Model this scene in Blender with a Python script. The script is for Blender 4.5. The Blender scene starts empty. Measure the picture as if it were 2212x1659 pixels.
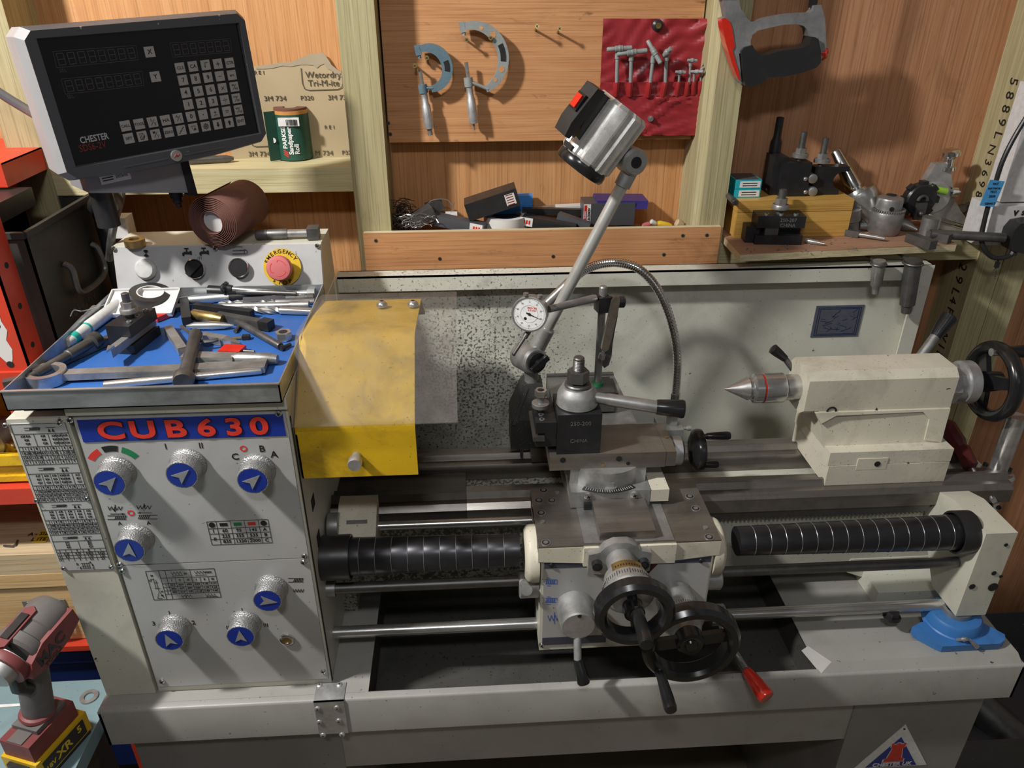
import bpy, bmesh, math, random
from mathutils import Vector as V, Matrix as MX, Euler
sc = bpy.context.scene
COL = sc.collection
# ---------------------------------------------------------------- camera
CH, PITCH, YAW, FPX = 1.66, math.radians(28.2), math.radians(3.5), 1640.0
cam = bpy.data.cameras.new('camera'); cam.sensor_width = 36; cam.lens = 36*FPX/2212; cam.clip_start = .02
camo = bpy.data.objects.new('camera', cam); COL.objects.link(camo)
camo.location = (0, 0, CH); camo.rotation_euler = (math.pi/2-PITCH, 0, -YAW)
sc.camera = camo
# ---------------------------------------------------------------- light and exposure
def area(name, loc, target, sx, sy, power, col):
    l = bpy.data.lights.new(name, 'AREA'); l.shape = 'RECTANGLE'; l.size = sx; l.size_y = sy; l.energy = power; l.color = col
    o = bpy.data.objects.new(name, l); COL.objects.link(o); o.location = loc
    o.rotation_euler = (V(target)-V(loc)).to_track_quat('-Z', 'Y').to_euler(); return o
area('ceiling_lamp_light', (-1.19, .45, 2.5), (.2, 1.1, .9), .12, .12, 42, (1, .975, .935))
area('overhead_lamp_light', (-.12, -.38, 2.5), (.25, 1.1, .9), .30, .10, 7.5, (.97, .985, 1))
area('far_fill_light', (1.0, -1.4, 2.5), (.5, 1.1, .8), 1.2, .8, 2, (.9, .95, 1))  # broad fill added to lift the shadows, not a real lamp
w = bpy.data.worlds.new('World'); sc.world = w; w.use_nodes = True
w.node_tree.nodes['Background'].inputs[0].default_value = (.80, .88, 1, 1)
w.node_tree.nodes['Background'].inputs[1].default_value = .16
sc.view_settings.view_transform = 'Standard'; sc.view_settings.look = 'None'
sc.view_settings.exposure = .0; sc.view_settings.gamma = 1; sc.view_settings.use_curve_mapping = False
sc.cycles.max_bounces = 6; sc.cycles.caustics_reflective = False; sc.cycles.caustics_refractive = False
sc.cycles.sample_clamp_indirect = 4; sc.cycles.use_denoising = True
# ---------------------------------------------------------------- main planes of the place (metres)
YP, XS = .835, -.230            # headstock front panel, headstock right side
YC, ZC, ZB = 1.065, 1.067, .913 # spindle axis, top of the bed
ZT, YT = .69, .805              # chip tray flange
YW, YBRD, YST = 1.46, 1.417, 1.362  # plywood wall, hanging board, stud fronts
YBS = 1.30                      # splash guard
_c, _s = math.cos(YAW), math.sin(YAW); _ct, _st = math.cos(PITCH), math.sin(PITCH)
FW = V((_s*_ct, _c*_ct, -_st)); RT = V((_c, -_s, 0)); UP = RT.cross(FW)
def P(u, v, X=None, Y=None, Z=None):
    """point of a real plane (X, Y or Z given) measured from the photograph"""
    d = FW+RT*((u-1106)/FPX)-UP*((v-829.5)/FPX)
    t = X/d.x if X is not None else Y/d.y if Y is not None else (Z-CH)/d.z
    return V((0, 0, CH))+d*t
# ---------------------------------------------------------------- mesh builder
def frame(z, up=None):
    z = V(z).normalized(); up = V(up) if up is not None else (V((0, 0, 1)) if abs(z.z) < .95 else V((0, 1, 0)))
    x = up.cross(z).normalized(); y = z.cross(x)
    return MX((x, y, z)).transposed()
class MB:
    def __init__(s): s.bm = bmesh.new(); s.m = 0
    def _mk(s, vs, fs):
        b = [s.bm.verts.new(v) for v in vs]; out = []
        for f in fs:
            try: q = s.bm.faces.new([b[i] for i in f]); q.material_index = s.m; out.append(q)
            except ValueError: pass
        return b, out
    def _bev(s, fs, bev, seg=1, ang=.5):
        es = {e for f in fs for e in f.edges if len(e.link_faces) == 2 and e.calc_face_angle(0) > ang}
        if bev > 0 and es:
            r = bmesh.ops.bevel(s.bm, geom=list(es), offset=bev, segments=seg, affect='EDGES', clamp_overlap=True)
            for f in r['faces']: f.material_index = s.m
    def hexa(s, p, bev=0, seg=1):
        """8 points: bottom 4 ccw then top 4"""
        b, f = s._mk(p, [(3, 2, 1, 0), (4, 5, 6, 7), (0, 1, 5, 4), (1, 2, 6, 5), (2, 3, 7, 6), (3, 0, 4, 7)])
        s._bev(f, bev, seg); return s
    def bx(s, x0, x1, y0, y1, z0, z1, bev=0, seg=1):
        if x0 > x1: x0, x1 = x1, x0
        if y0 > y1: y0, y1 = y1, y0
        if z0 > z1: z0, z1 = z1, z0
        return s.hexa([(x0, y0, z0), (x1, y0, z0), (x1, y1, z0), (x0, y1, z0), (x0, y0, z1), (x1, y0, z1), (x1, y1, z1), (x0, y1, z1)], bev, seg)
    def ob(s, c, sz, rot=None, bev=0, seg=1):
        """oriented box; rot = Matrix 3x3 or z angle"""
        R = MX.Rotation(rot, 3, 'Z') if isinstance(rot, (int, float)) else rot or MX.Identity(3)
        h = [a/2 for a in sz]; q = []
        for z in (-1, 1):
            for x, y in ((-1, -1), (1, -1), (1, 1), (-1, 1)): q.append(V(c)+R @ V((x*h[0], y*h[1], z*h[2])))
        return s.hexa(q, bev, seg)
    def cyl(s, a, b, r, r2=None, n=20, bev=0, up=None):
        a, b = V(a), V(b); r2 = r if r2 is None else r2; F = frame(b-a, up); vs = []
        for p, q in ((a, r), (b, r2)):
            for i in range(n):
                t = 2*math.pi*i/n; vs.append(p+F @ V((math.cos(t)*q, math.sin(t)*q, 0)))
        fs = [tuple(range(n-1, -1, -1)), tuple(range(n, 2*n))]+[(i, (i+1) % n, n+(i+1) % n, n+i) for i in range(n)]
        bb, f = s._mk(vs, fs); s._bev(f[:2] and f, bev, 1, .9); return s
    def rod(s, a, b, prof, n=24, close=True):
        """lathe: prof = [(t along a->b in metres, radius)]"""
        a, b = V(a), V(b); d = (b-a).normalized(); F = frame(d); vs = []; k = len(prof)
        for t, r in prof:
            for i in range(n):
                g = 2*math.pi*i/n; vs.append(a+d*t+F @ V((math.cos(g)*max(r, 1e-5), math.sin(g)*max(r, 1e-5), 0)))
        fs = [(j*n+i, j*n+(i+1) % n, (j+1)*n+(i+1) % n, (j+1)*n+i) for j in range(k-1) for i in range(n)]
        if close: fs += [tuple(range(n-1, -1, -1)), tuple(range((k-1)*n, k*n))]
        s._mk(vs, fs); return s
    def ring(s, c, ax, R, r0, h=None, n=32, k=10):
        """torus (r0 = tube) around ax"""
        F = frame(ax); h = h or r0; vs = []
        for i in range(n):
            t = 2*math.pi*i/n; e = F @ V((math.cos(t), math.sin(t), 0)); z = F @ V((0, 0, 1))
            for j in range(k):
                g = 2*math.pi*j/k; vs.append(V(c)+e*(R+r0*math.cos(g))+z*(h*math.sin(g)))
        s._mk(vs, [(i*k+j, ((i+1) % n)*k+j, ((i+1) % n)*k+(j+1) % k, i*k+(j+1) % k) for i in range(n) for j in range(k)]); return s
    def wash(s, c, ax, r0, r1, h, n=28):
        """flat washer / tube, from c along ax"""
        a = V(c); d = V(ax).normalized(); F = frame(d); vs = []
        for z, r in ((0, r1), (h, r1), (h, r0), (0, r0)):
            for i in range(n):
                g = 2*math.pi*i/n; vs.append(a+d*z+F @ V((math.cos(g)*r, math.sin(g)*r, 0)))
        s._mk(vs, [(j*n+i, j*n+(i+1) % n, ((j+1) % 4)*n+(i+1) % n, ((j+1) % 4)*n+i) for j in range(4) for i in range(n)]); return s
    def tube(s, pts, r, n=8, taper=None, flat=None):
        pts = [V(p) for p in pts]; k = len(pts); vs = []; up = None; x = None
        for i, p in enumerate(pts):
            d = (pts[min(i+1, k-1)]-pts[max(i-1, 0)]).normalized()
            if x is None: x = frame(d).col[0]
            x = (x-d*x.dot(d)).normalized(); y = d.cross(x); q = r if taper is None else r+(taper-r)*i/(k-1)
            for j in range(n):
                g = 2*math.pi*j/n; vs.append(p+x*(math.cos(g)*q)+y*(math.sin(g)*q*(flat or 1)))
        fs = [(i*n+j, i*n+(j+1) % n, (i+1)*n+(j+1) % n, (i+1)*n+j) for i in range(k-1) for j in range(n)]
        fs += [tuple(range(n-1, -1, -1)), tuple(range((k-1)*n, k*n))]
        s._mk(vs, fs); return s
    def prism(s, pts, off, bev=0, seg=1):
        """polygon (3d points) extruded by vector off"""
        n = len(pts); off = V(off); vs = [V(p) for p in pts]+[V(p)+off for p in pts]
        b, f = s._mk(vs, [tuple(range(n-1, -1, -1)), tuple(range(n, 2*n))]+[(i, (i+1) % n, n+(i+1) % n, n+i) for i in range(n)])
        s._bev(f, bev, seg); return s
    def quad(s, pts): s._mk(pts, [tuple(range(len(pts)))]); return s
    def ball(s, c, r, sc=(1, 1, 1), n=16, k=10, R=None):
        R = R or MX.Identity(3); vs = [V(c)+R @ V((0, 0, r*sc[2]))]
        for j in range(1, k):
            a = math.pi*j/k
            for i in range(n):
                t = 2*math.pi*i/n; vs.append(V(c)+R @ V((math.sin(a)*math.cos(t)*r*sc[0], math.sin(a)*math.sin(t)*r*sc[1], math.cos(a)*r*sc[2])))
        vs.append(V(c)-R @ V((0, 0, r*sc[2]))); L = len(vs)-1; fs = []
        for i in range(n):
            fs.append((0, 1+i, 1+(i+1) % n)); fs.append((L, 1+(k-2)*n+(i+1) % n, 1+(k-2)*n+i))
            for j in range(k-2): fs.append((1+j*n+i, 1+(j+1)*n+i, 1+(j+1)*n+(i+1) % n, 1+j*n+(i+1) % n))
        s._mk(vs, fs); return s
    def hexn(s, a, b, r, bev=0, up=None): return s.cyl(a, b, r, n=6, bev=bev, up=up)
    def line(s, a, b, w, nrm, h=.0003):
        """printed stroke from a to b on a surface with normal nrm"""
        a, b, nrm = V(a), V(b), V(nrm).normalized(); d = (b-a); t = nrm.cross(d).normalized()*(w/2)
        s.prism([a-t, b-t, b+t, a+t], nrm*h); return s
    def disc(s, c, nrm, r, h=.0003, n=24): return s.cyl(V(c), V(c)+V(nrm).normalized()*h, r, n=n)
    def mesh(s, me, M):
        t = bmesh.new(); t.from_mesh(me); t.transform(M); k = len(s.bm.verts)
        vs = [s.bm.verts.new(v.co) for v in t.verts]
        for f in t.faces:
            try: q = s.bm.faces.new([vs[v.index] for v in f.verts]); q.material_index = s.m
            except ValueError: pass
        t.free(); return s
    def text(s, body, o, ux, uy, size, bold=0, align='CENTER', h=.0003, sx=1):
        """lettering: o = anchor, ux / uy = reading and up directions"""
        ux, uy = V(ux).normalized(), V(uy).normalized(); n = ux.cross(uy)
        M = MX.Translation(V(o)) @ MX((ux*sx, uy, n)).transposed().to_4x4() @ MX.Scale(size, 4)
        return s.mesh(text_mesh(body, bold, align, h/size), M)
    def trans(s, M): s.bm.transform(M); return s
_tc = {}
def text_mesh(body, bold, align, h):
    k = (body, bold, align, round(h, 5))
    if k not in _tc:
        c = bpy.data.curves.new('t', 'FONT'); c.body = body; c.size = 1; c.offset = bold; c.extrude = h; c.align_x = align; c.align_y = 'CENTER'
        c.resolution_u = 5 if bold > .025 else 2
        o = bpy.data.objects.new('t', c); me = bpy.data.meshes.new_from_object(o); bpy.data.objects.remove(o)
        _tc[k] = me
    return _tc[k]
ROOTM = {}
def props(o, label=None, cat=None, group=None, kind=None):
    for k, v in (('label', label), ('category', cat), ('group', group), ('kind', kind)):
        if v: o[k] = v
    return o
def thing(name, label, cat, M=None, group=None):
    """an Empty at a thing's base; M = its place (Vector or Matrix)"""
    o = bpy.data.objects.new(name, None); COL.objects.link(o); o.empty_display_size = .02
    M = M if isinstance(M, MX) else MX.Translation(V(M) if M is not None else V((0, 0, 0)))
    o.matrix_world = M; ROOTM[o.name] = M
    return props(o, label, cat, group)
def obj(name, mb, mats, parent=None, label=None, ang=35, local=False):
    """ONE mesh object; parent = its thing or part. World-space meshes are moved into the thing's space"""
    me = bpy.data.meshes.new(name); bmesh.ops.recalc_face_normals(mb.bm, faces=mb.bm.faces[:])
    o = bpy.data.objects.new(name, me); COL.objects.link(o)
    if parent is not None:
        R = ROOTM[parent.name]; ROOTM[o.name] = R; o.parent = parent
        if not local: mb.bm.transform(R.inverted())
    else:
        vs = [v.co for v in mb.bm.verts]; c = V((sum(v.x for v in vs)/len(vs), sum(v.y for v in vs)/len(vs), min(v.z for v in vs)))
        mb.bm.transform(MX.Translation(-c)); o.location = c; ROOTM[o.name] = MX.Translation(c)
    mb.bm.to_mesh(me); mb.bm.free()
    for m in (mats if isinstance(mats, (list, tuple)) else [mats]): me.materials.append(m)
    me.polygons.foreach_set('use_smooth', [True]*len(me.polygons)); me.set_sharp_from_angle(angle=math.radians(ang))
    if label: o['label'] = label
    return o
def struct(name, mb, m): return props(obj(name, mb, m), kind='structure')
def solo(name, mb, m, label, cat, group=None): return props(obj(name, mb, m), label, cat, group)
def copy_tree(o, M, label=None, parent=None, group=None):
    c = o.copy(); COL.objects.link(c)
    if parent is None:
        c.matrix_world = M; ROOTM[c.name] = M
        if label: c['label'] = label
        if group: c['group'] = group
    else: c.parent = parent
    for ch in list(o.children): copy_tree(ch, None, parent=c)
    return c
def place(loc, rz=0, rx=0, ry=0): return MX.Translation(V(loc)) @ Euler((rx, ry, rz)).to_matrix().to_4x4()
def along(a, b, roll=0):
    """matrix whose X axis runs from a to b, origin at a"""
    a, b = V(a), V(b); x = (b-a).normalized(); z = V((0, 0, 1)); z = (z-x*z.dot(x)).normalized(); y = z.cross(x)
    return MX.Translation(a) @ MX((x, y, z)).transposed().to_4x4() @ MX.Rotation(roll, 4, 'X')
X_, Y_, Z_ = V((1, 0, 0)), V((0, 1, 0)), V((0, 0, 1))
# ---------------------------------------------------------------- materials
def nd(nt, t, **k):
    n = nt.nodes.new(t)
    for a, b in k.items():
        if a.startswith('i_'): n.inputs[a[2:]].default_value = b
        else: setattr(n, a, b)
    return n
def base(name, rough, metal=0, spec=.5):
    m = bpy.data.materials.new(name); m.use_nodes = True; nt = m.node_tree; b = nt.nodes['Principled BSDF']
    b.inputs['Roughness'].default_value = rough; b.inputs['Metallic'].default_value = metal; b.inputs['Specular IOR Level'].default_value = spec
    co = nd(nt, 'ShaderNodeTexCoord')
    return m, nt, b, co.outputs['Object']
def noise(nt, co, scale, det=4, rough=.6, st=(1, 1, 1), dist=0):
    mp = nd(nt, 'ShaderNodeMapping'); mp.inputs['Scale'].default_value = st; nt.links.new(co, mp.inputs[0])
    n = nd(nt, 'ShaderNodeTexNoise', i_Scale=scale, i_Detail=det, i_Roughness=rough, i_Distortion=dist); nt.links.new(mp.outputs[0], n.inputs['Vector'])
    return n.outputs['Fac']
def ramp(nt, f, stops):
    r = nd(nt, 'ShaderNodeValToRGB'); e = r.color_ramp.elements
    while len(e) < len(stops): e.new(.5)
    for x, (p, c) in zip(e, stops):
        x.position = p; x.color = (*c, 1) if len(c) == 3 else c
    nt.links.new(f, r.inputs[0]); return r.outputs['Color']
def mix(nt, f, a, b, mode='MIX'):
    m = nd(nt, 'ShaderNodeMix', data_type='RGBA', blend_type=mode)
    for i, x in ((0, f), (6, a), (7, b)):
        if isinstance(x, (int, float)): m.inputs[i].default_value = x
        elif isinstance(x, tuple): m.inputs[i].default_value = (*x, 1) if len(x) == 3 else x
        else: nt.links.new(x, m.inputs[i])
    return m.outputs[2]
def bump(nt, b, f, st=.1, dist=.001):
    n = nd(nt, 'ShaderNodeBump', i_Strength=st, i_Distance=dist); nt.links.new(f, n.inputs['Height']); nt.links.new(n.outputs[0], b.inputs['Normal'])
def paint(name, col, rough=.45, grime=(.10, .09, .075), g=.5, gs=9, chips=0, chip=(.06, .055, .05), specks=0, metal=0, var=.06, ss=160, bmp=0, spec=.5):
    """painted or moulded surface with cloudy grime, chips and fine specks"""
    m, nt, b, co = base(name, rough, metal, spec)
    d = tuple(c*(1-var*3) for c in col); l = tuple(min(1, c*(1+var)) for c in col)
    c = ramp(nt, noise(nt, co, gs*.6, 3), [(.3, d), (.7, l)])
    if g: c = mix(nt, ramp(nt, noise(nt, co, gs, 8, .7, dist=.6), [(.52, (0, 0, 0)), (.86, (g, g, g))]), c, grime)
    if specks: c = mix(nt, ramp(nt, noise(nt, co, ss, 2, .5), [(.735-specks*.09, (0, 0, 0)), (.775-specks*.09, (.8, .8, .8))]), c, grime)
    if chips: c = mix(nt, ramp(nt, noise(nt, co, 34, 5, .62), [(.745-chips*.1, (0, 0, 0)), (.75-chips*.1, (1, 1, 1))]), c, chip)
    nt.links.new(c, b.inputs['Base Color'])
    r = nd(nt, 'ShaderNodeMapRange'); r.inputs[3].default_value = max(0, rough-.12); r.inputs[4].default_value = min(1, rough+.15)
    nt.links.new(noise(nt, co, 60, 4), r.inputs[0]); nt.links.new(r.outputs[0], b.inputs['Roughness'])
    if bmp: bump(nt, b, noise(nt, co, 350, 2), bmp)
    return m
def metal(name, col, rough=.35, st=(1, 1, 1), grime=(.05, .045, .04), g=.5, scale=40, met=.9, bmp=.05, ns=14):
    """bare metal with directional scratches and oil stains"""
    m, nt, b, co = base(name, rough, met)
    f = noise(nt, co, scale, 6, .7, st)
    c = ramp(nt, f, [(.25, tuple(x*.68 for x in col)), (.75, tuple(min(1, x*1.2) for x in col))])
    if g: c = mix(nt, ramp(nt, noise(nt, co, ns, 7, .7, dist=.4), [(.5, (0, 0, 0)), (.8, (g, g, g))]), c, grime)
    nt.links.new(c, b.inputs['Base Color'])
    r = nd(nt, 'ShaderNodeMapRange'); r.inputs[3].default_value = max(.04, rough-.14); r.inputs[4].default_value = min(1, rough+.18)
    nt.links.new(f, r.inputs[0]); nt.links.new(r.outputs[0], b.inputs['Roughness'])
    if bmp: bump(nt, b, f, bmp)
    return m
def wood(name, a, bcol, c3, ax='Z', scale=1, rough=.6, dark=(.10, .045, .02), stain=.5, blotch=.5, knots=0):
    """veneer or sawn timber, grain along ax"""
    m, nt, b, co = base(name, rough, 0, .3)
    st = {'Z': (1, 1, .035), 'X': (.035, 1, 1), 'Y': (1, .035, 1)}[ax]
    f = noise(nt, co, 95*scale, 6, .72, st, .3)
    f2 = noise(nt, co, 420*scale, 3, .6, tuple(x if x == 1 else .012 for x in st))
    c = ramp(nt, f, [(.25, bcol), (.5, a), (.75, c3)])
    c = mix(nt, ramp(nt, f2, [(.50, (0, 0, 0)), (.66, (.55, .55, .55))]), c, tuple(x*.58 for x in bcol))
    if stain: c = mix(nt, ramp(nt, noise(nt, co, 11, 7, .72, tuple(x if x == 1 else .45 for x in st), .8), [(.56, (0, 0, 0)), (.80, (stain,)*3)]), c, dark)
    if blotch: c = mix(nt, ramp(nt, noise(nt, co, 55, 4, .6, tuple(x if x == 1 else .3 for x in st), .5), [(.64, (0, 0, 0)), (.78, (blotch,)*3)]), c, dark)
    nt.links.new(c, b.inputs['Base Color']); bump(nt, b, f2, .12)
    return m
def plain(name, col, rough=.5, metal=0, spec=.5, coat=0):
    m, nt, b, co = base(name, rough, metal, spec)
    f = noise(nt, co, 120, 3)
    nt.links.new(ramp(nt, f, [(.3, tuple(x*.88 for x in col)), (.7, tuple(min(1, x*1.06) for x in col))]), b.inputs['Base Color'])
    if coat: b.inputs['Coat Weight'].default_value = coat
    return m
M = {}
M['ply'] = wood('plywood_wall', (.60, .30, .125), (.51, .23, .085), (.68, .37, .17), 'Z', stain=.25, blotch=.25)
M['plyr'] = wood('plywood_reddish', (.52, .255, .13), (.42, .18, .085), (.60, .32, .175), 'Z', scale=.7, stain=.4, blotch=.35)
M['plyh'] = wood('plywood_board', (.57, .285, .125), (.47, .205, .085), (.65, .35, .17), 'X', stain=.6, blotch=.95, dark=(.14, .065, .03))
M['plyt'] = wood('plywood_offcut', (.42, .24, .15), (.34, .18, .11), (.50, .30, .20), 'X', stain=.5)
M['plye'] = wood('plywood_edge', (.66, .57, .36), (.52, .42, .24), (.74, .66, .46), 'X', scale=1.4, stain=.3, dark=(.2, .15, .08))
M['gap'] = metal('oily_black_gap_piece', (.10, .09, .08), .3, (.03, 1, 1), g=.85, met=.7, grime=(.015, .015, .02))
M['stud'] = wood('treated_timber', (.44, .39, .22), (.33, .28, .14), (.53, .48, .30), 'Z', stain=.35, blotch=.3, dark=(.17, .12, .045))
M['studx'] = wood('treated_rail_timber', (.62, .55, .32), (.52, .44, .22), (.70, .64, .42), 'X', stain=.35, blotch=.2, dark=(.2, .15, .07))
M['pine'] = wood('chest_pine', (.70, .48, .24), (.60, .38, .16), (.78, .58, .33), 'X', stain=.25, blotch=.2, dark=(.30, .16, .06))
M['oak'] = wood('grey_oak_boards', (.60, .46, .28), (.50, .36, .20), (.68, .55, .36), 'X', scale=1.2, stain=.35, dark=(.25, .18, .12))
M['boxw'] = wood('varnished_box_wood', (.62, .36, .09), (.52, .28, .055), (.70, .44, .14), 'X', stain=.3, blotch=.35, rough=.4)
M['cream'] = paint('cream_machine_paint', (.66, .645, .54), .42, g=.42, gs=7, chips=.25, specks=.1)
M['creamd'] = paint('oil_spattered_cream_paint', (.70, .70, .60), .45, g=.4, gs=6, specks=.62, ss=210, chips=.2)
M['creamt'] = paint('chipped_cream_casting', (.72, .675, .55), .45, g=.65, gs=9, chips=.55, specks=.6, ss=300, grime=(.17, .12, .07))
M['tray'] = paint('grey_chip_tray_paint', (.38, .37, .345), .38, g=.35, gs=8, specks=.25, chips=.12)
M['trayin'] = paint('swarf_covered_tray', (.075, .072, .066), .5, g=.8, gs=8, specks=.9, ss=150, grime=(.02, .02, .02))
M['stand'] = paint('grey_stand_paint', (.26, .255, .25), .45, g=.3, specks=.15)
M['panel'] = paint('brushed_panel', (.50, .495, .485), .34, g=.25, gs=5, specks=.1, metal=.15)
M['alu'] = metal('turned_aluminium', (.56, .56, .56), .40, g=.25, met=.7)
M['cast'] = metal('cast_aluminium', (.50, .50, .49), .45, g=.4, met=.7)
M['steel'] = metal('ground_steel', (.31, .28, .245), .33, (.06, 1, 1), g=.5, met=.75)
M['way'] = metal('oily_bed_way', (.25, .23, .205), .28, (.03, 1, 1), g=.6, met=.75)
M['bright'] = metal('bright_steel', (.58, .58, .57), .24, (.1, 1, 1), g=.3, met=.82)
M['tool'] = metal('dull_tool_steel', (.36, .355, .345), .38, g=.45, met=.65)
M['toold'] = metal('dark_tool_steel', (.165, .162, .158), .42, g=.5, met=.75)
M['black'] = metal('black_oxide', (.022, .022, .024), .40, g=.35, met=.2, grime=(.07, .068, .065))
M['chrome'] = metal('chrome_plate', (.74, .74, .74), .12, g=.12, met=1, bmp=.02)
M['zinc'] = metal('zinc_sheet', (.52, .54, .55), .36, (.2, 1, 1), g=.5, met=.8)
M['brass'] = metal('brass', (.50, .36, .14), .33, g=.5, met=.9)
M['cover'] = metal('spiral_spring_cover', (.055, .055, .062), .33, (.15, 1, 1), g=.3, met=.7, grime=(.02, .02, .03))
M['rubber'] = paint('black_plastic', (.022, .022, .023), .36, g=.25, grime=(.09, .085, .08), gs=16)
M['bakelite'] = paint('glossy_black_bakelite', (.016, .016, .017), .2, g=.15, grime=(.10, .10, .09), gs=20)
M['dro'] = paint('dark_grey_casing', (.075, .078, .088), .4, g=0, specks=.08, grime=(.5, .5, .5))
M['dro_lit'] = paint('lit_casing_side', (.33, .325, .33), .45, g=.2)  # casing plastic lightened to paint in the light from the left
M['screen'] = plain('black_screen', (.006, .006, .009), .12)
M['digit'] = plain('unlit_segment', (.06, .055, .06), .4)
M['key'] = plain('grey_key', (.36, .35, .34), .4)
M['ink'] = plain('black_print', (.012, .012, .012), .5)
M['white'] = plain('white_print', (.78, .78, .77), .45)
M['paper'] = paint('paper_label', (.72, .71, .68), .7, g=.15)
M['blue'] = plain('blue_sign', (.012, .035, .30), .3)
M['red'] = plain('red_lettering', (.72, .045, .03), .35)
M['redp'] = paint('red_rack_paint', (.62, .055, .025), .4, g=.45, gs=9, chips=.12, specks=.25, grime=(.28, .10, .07), chip=(.5, .45, .4))
M['redd'] = plain('dull_red_ink', (.22, .02, .02), .5)
M['green'] = plain('green_print', (.02, .22, .09), .4)
M['inkblue'] = plain('blue_print', (.02, .10, .5), .45)
M['yellow'] = paint('scuffed_yellow_paint', (.76, .47, .015), .42, g=.95, gs=11, specks=.55, ss=260, grime=(.13, .085, .02))
M['yellowp'] = plain('yellow_plastic', (.72, .48, .03), .45)
M['mat'] = paint('worn_blue_mat', (.03, .125, .42), .5, g=.7, gs=10, specks=.2, grime=(.035, .06, .12))
M['redv'] = paint('red_vinyl', (.33, .028, .035), .32, g=.5, gs=9, grime=(.09, .012, .014))
M['redg'] = plain('glossy_red', (.62, .025, .012), .2, coat=.4)
M['pinkr'] = paint('faded_red_button', (.60, .15, .15), .5, g=.2)
M['emery'] = paint('brown_emery_cloth', (.16, .065, .048), .8, g=.3, specks=.5, ss=900, bmp=.3)
M['backing'] = paint('tan_abrasive_backing', (.47, .37, .225), .75, g=.3, gs=6, grime=(.30, .23, .14))
M['cardg'] = plain('dark_green_card', (.018, .085, .060), .45)
M['teal'] = plain('teal_plastic', (.02, .42, .50), .4)
M['bluep'] = plain('bright_blue_plastic', (.05, .26, .72), .4)
M['navy'] = plain('navy_plastic', (.035, .025, .19), .38)
M['bluec'] = paint('blue_cast_paint', (.05, .20, .52), .4, g=.6, gs=22, grime=(.03, .05, .09), specks=.3)
M['bench'] = paint('pale_teal_worn_paint', (.22, .33, .36), .45, g=.5, gs=7, specks=.2, grime=(.10, .13, .14))
M['drillr'] = paint('dusty_maroon_plastic', (.20, .045, .045), .5, g=.5, gs=18, grime=(.22, .18, .17))
M['drillg'] = paint('dusty_grey_rubber', (.14, .13, .125), .6, g=.5, gs=22, grime=(.25, .235, .22))
M['socket'] = plain('white_socket_plastic', (.72, .70, .69), .35)
M['tag'] = plain('blue_cable_tag', (.08, .36, .72), .5)
M['vial'] = plain('green_spirit', (.32, .58, .05), .15)
M['dark'] = plain('dark_recess', (.012, .012, .012), .8)
M['headalu'] = metal('fluted_aluminium', (.78, .78, .77), .28, g=.1, met=.6, bmp=.02)
M['brv'] = plain('bright_red_vinyl', (.34, .022, .024), .35)
M['sawc'] = metal('worn_saw_casting', (.30, .30, .30), .5, g=.5, met=.5)
M['pale'] = paint('pale_painted_boards', (.40, .41, .42), .7, g=.2)
M['floor'] = paint('dusty_concrete', (.25, .21, .14), .8, g=.5)
M['sharp'] = plain('white_marker_plastic', (.58, .58, .56), .4)
M['tealink'] = plain('teal_band', (.02, .42, .34), .4)
M['mic'] = paint('hammered_grey_enamel', (.29, .31, .305), .35, g=.3, gs=40, bmp=.35)
M['micb'] = paint('hammered_blue_enamel', (.12, .19, .23), .35, g=.35, gs=40, grime=(.35, .42, .44), bmp=.35)
def sooty(name, col, c0, r0, r1, amt, blot=(.05, .045, .035)):
    """cream paint with oil spatter thickest around one place"""
    m = paint(name, col, .45, g=.4, gs=6, specks=.5, ss=230, chips=.15); nt = m.node_tree; b = nt.nodes['Principled BSDF']
    old = b.inputs['Base Color'].links[0].from_socket; co = [n for n in nt.nodes if n.type == 'TEX_COORD'][0].outputs['Object']
    d = nd(nt, 'ShaderNodeVectorMath', operation='DISTANCE'); mp = nd(nt, 'ShaderNodeMapping'); mp.inputs['Location'].default_value = tuple(-x for x in c0); nt.links.new(co, mp.inputs[0]); nt.links.new(mp.outputs[0], d.inputs[0]); d.inputs[1].default_value = (0, 0, 0)
    r = nd(nt, 'ShaderNodeMapRange'); r.inputs[1].default_value = r0; r.inputs[2].default_value = r1; r.inputs[3].default_value = amt; r.inputs[4].default_value = 0; nt.links.new(d.outputs['Value'], r.inputs[0])
    def thr(n, lo, hi, mx):
        a = nd(nt, 'ShaderNodeMath', operation='ADD'); nt.links.new(n, a.inputs[0]); nt.links.new(r.outputs[0], a.inputs[1]); return ramp(nt, a.outputs[0], [(lo, (0, 0, 0)), (hi, (mx,)*3)])
    c = mix(nt, thr(noise(nt, co, 200, 3, .6), .70, .76, .85), old, blot); c = mix(nt, thr(noise(nt, co, 16, 8, .75), .62, .95, .75), c, blot)
    nt.links.new(c, b.inputs['Base Color']); return m
M['splash'] = sooty('spattered_splash_guard_paint', (.70, .695, .60), (-.17, .30, .98), .05, .42, .20)
M['bedp'] = sooty('oily_bed_paint', (.66, .66, .57), (-.25, 0, .88), .10, .50, .26)
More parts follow.
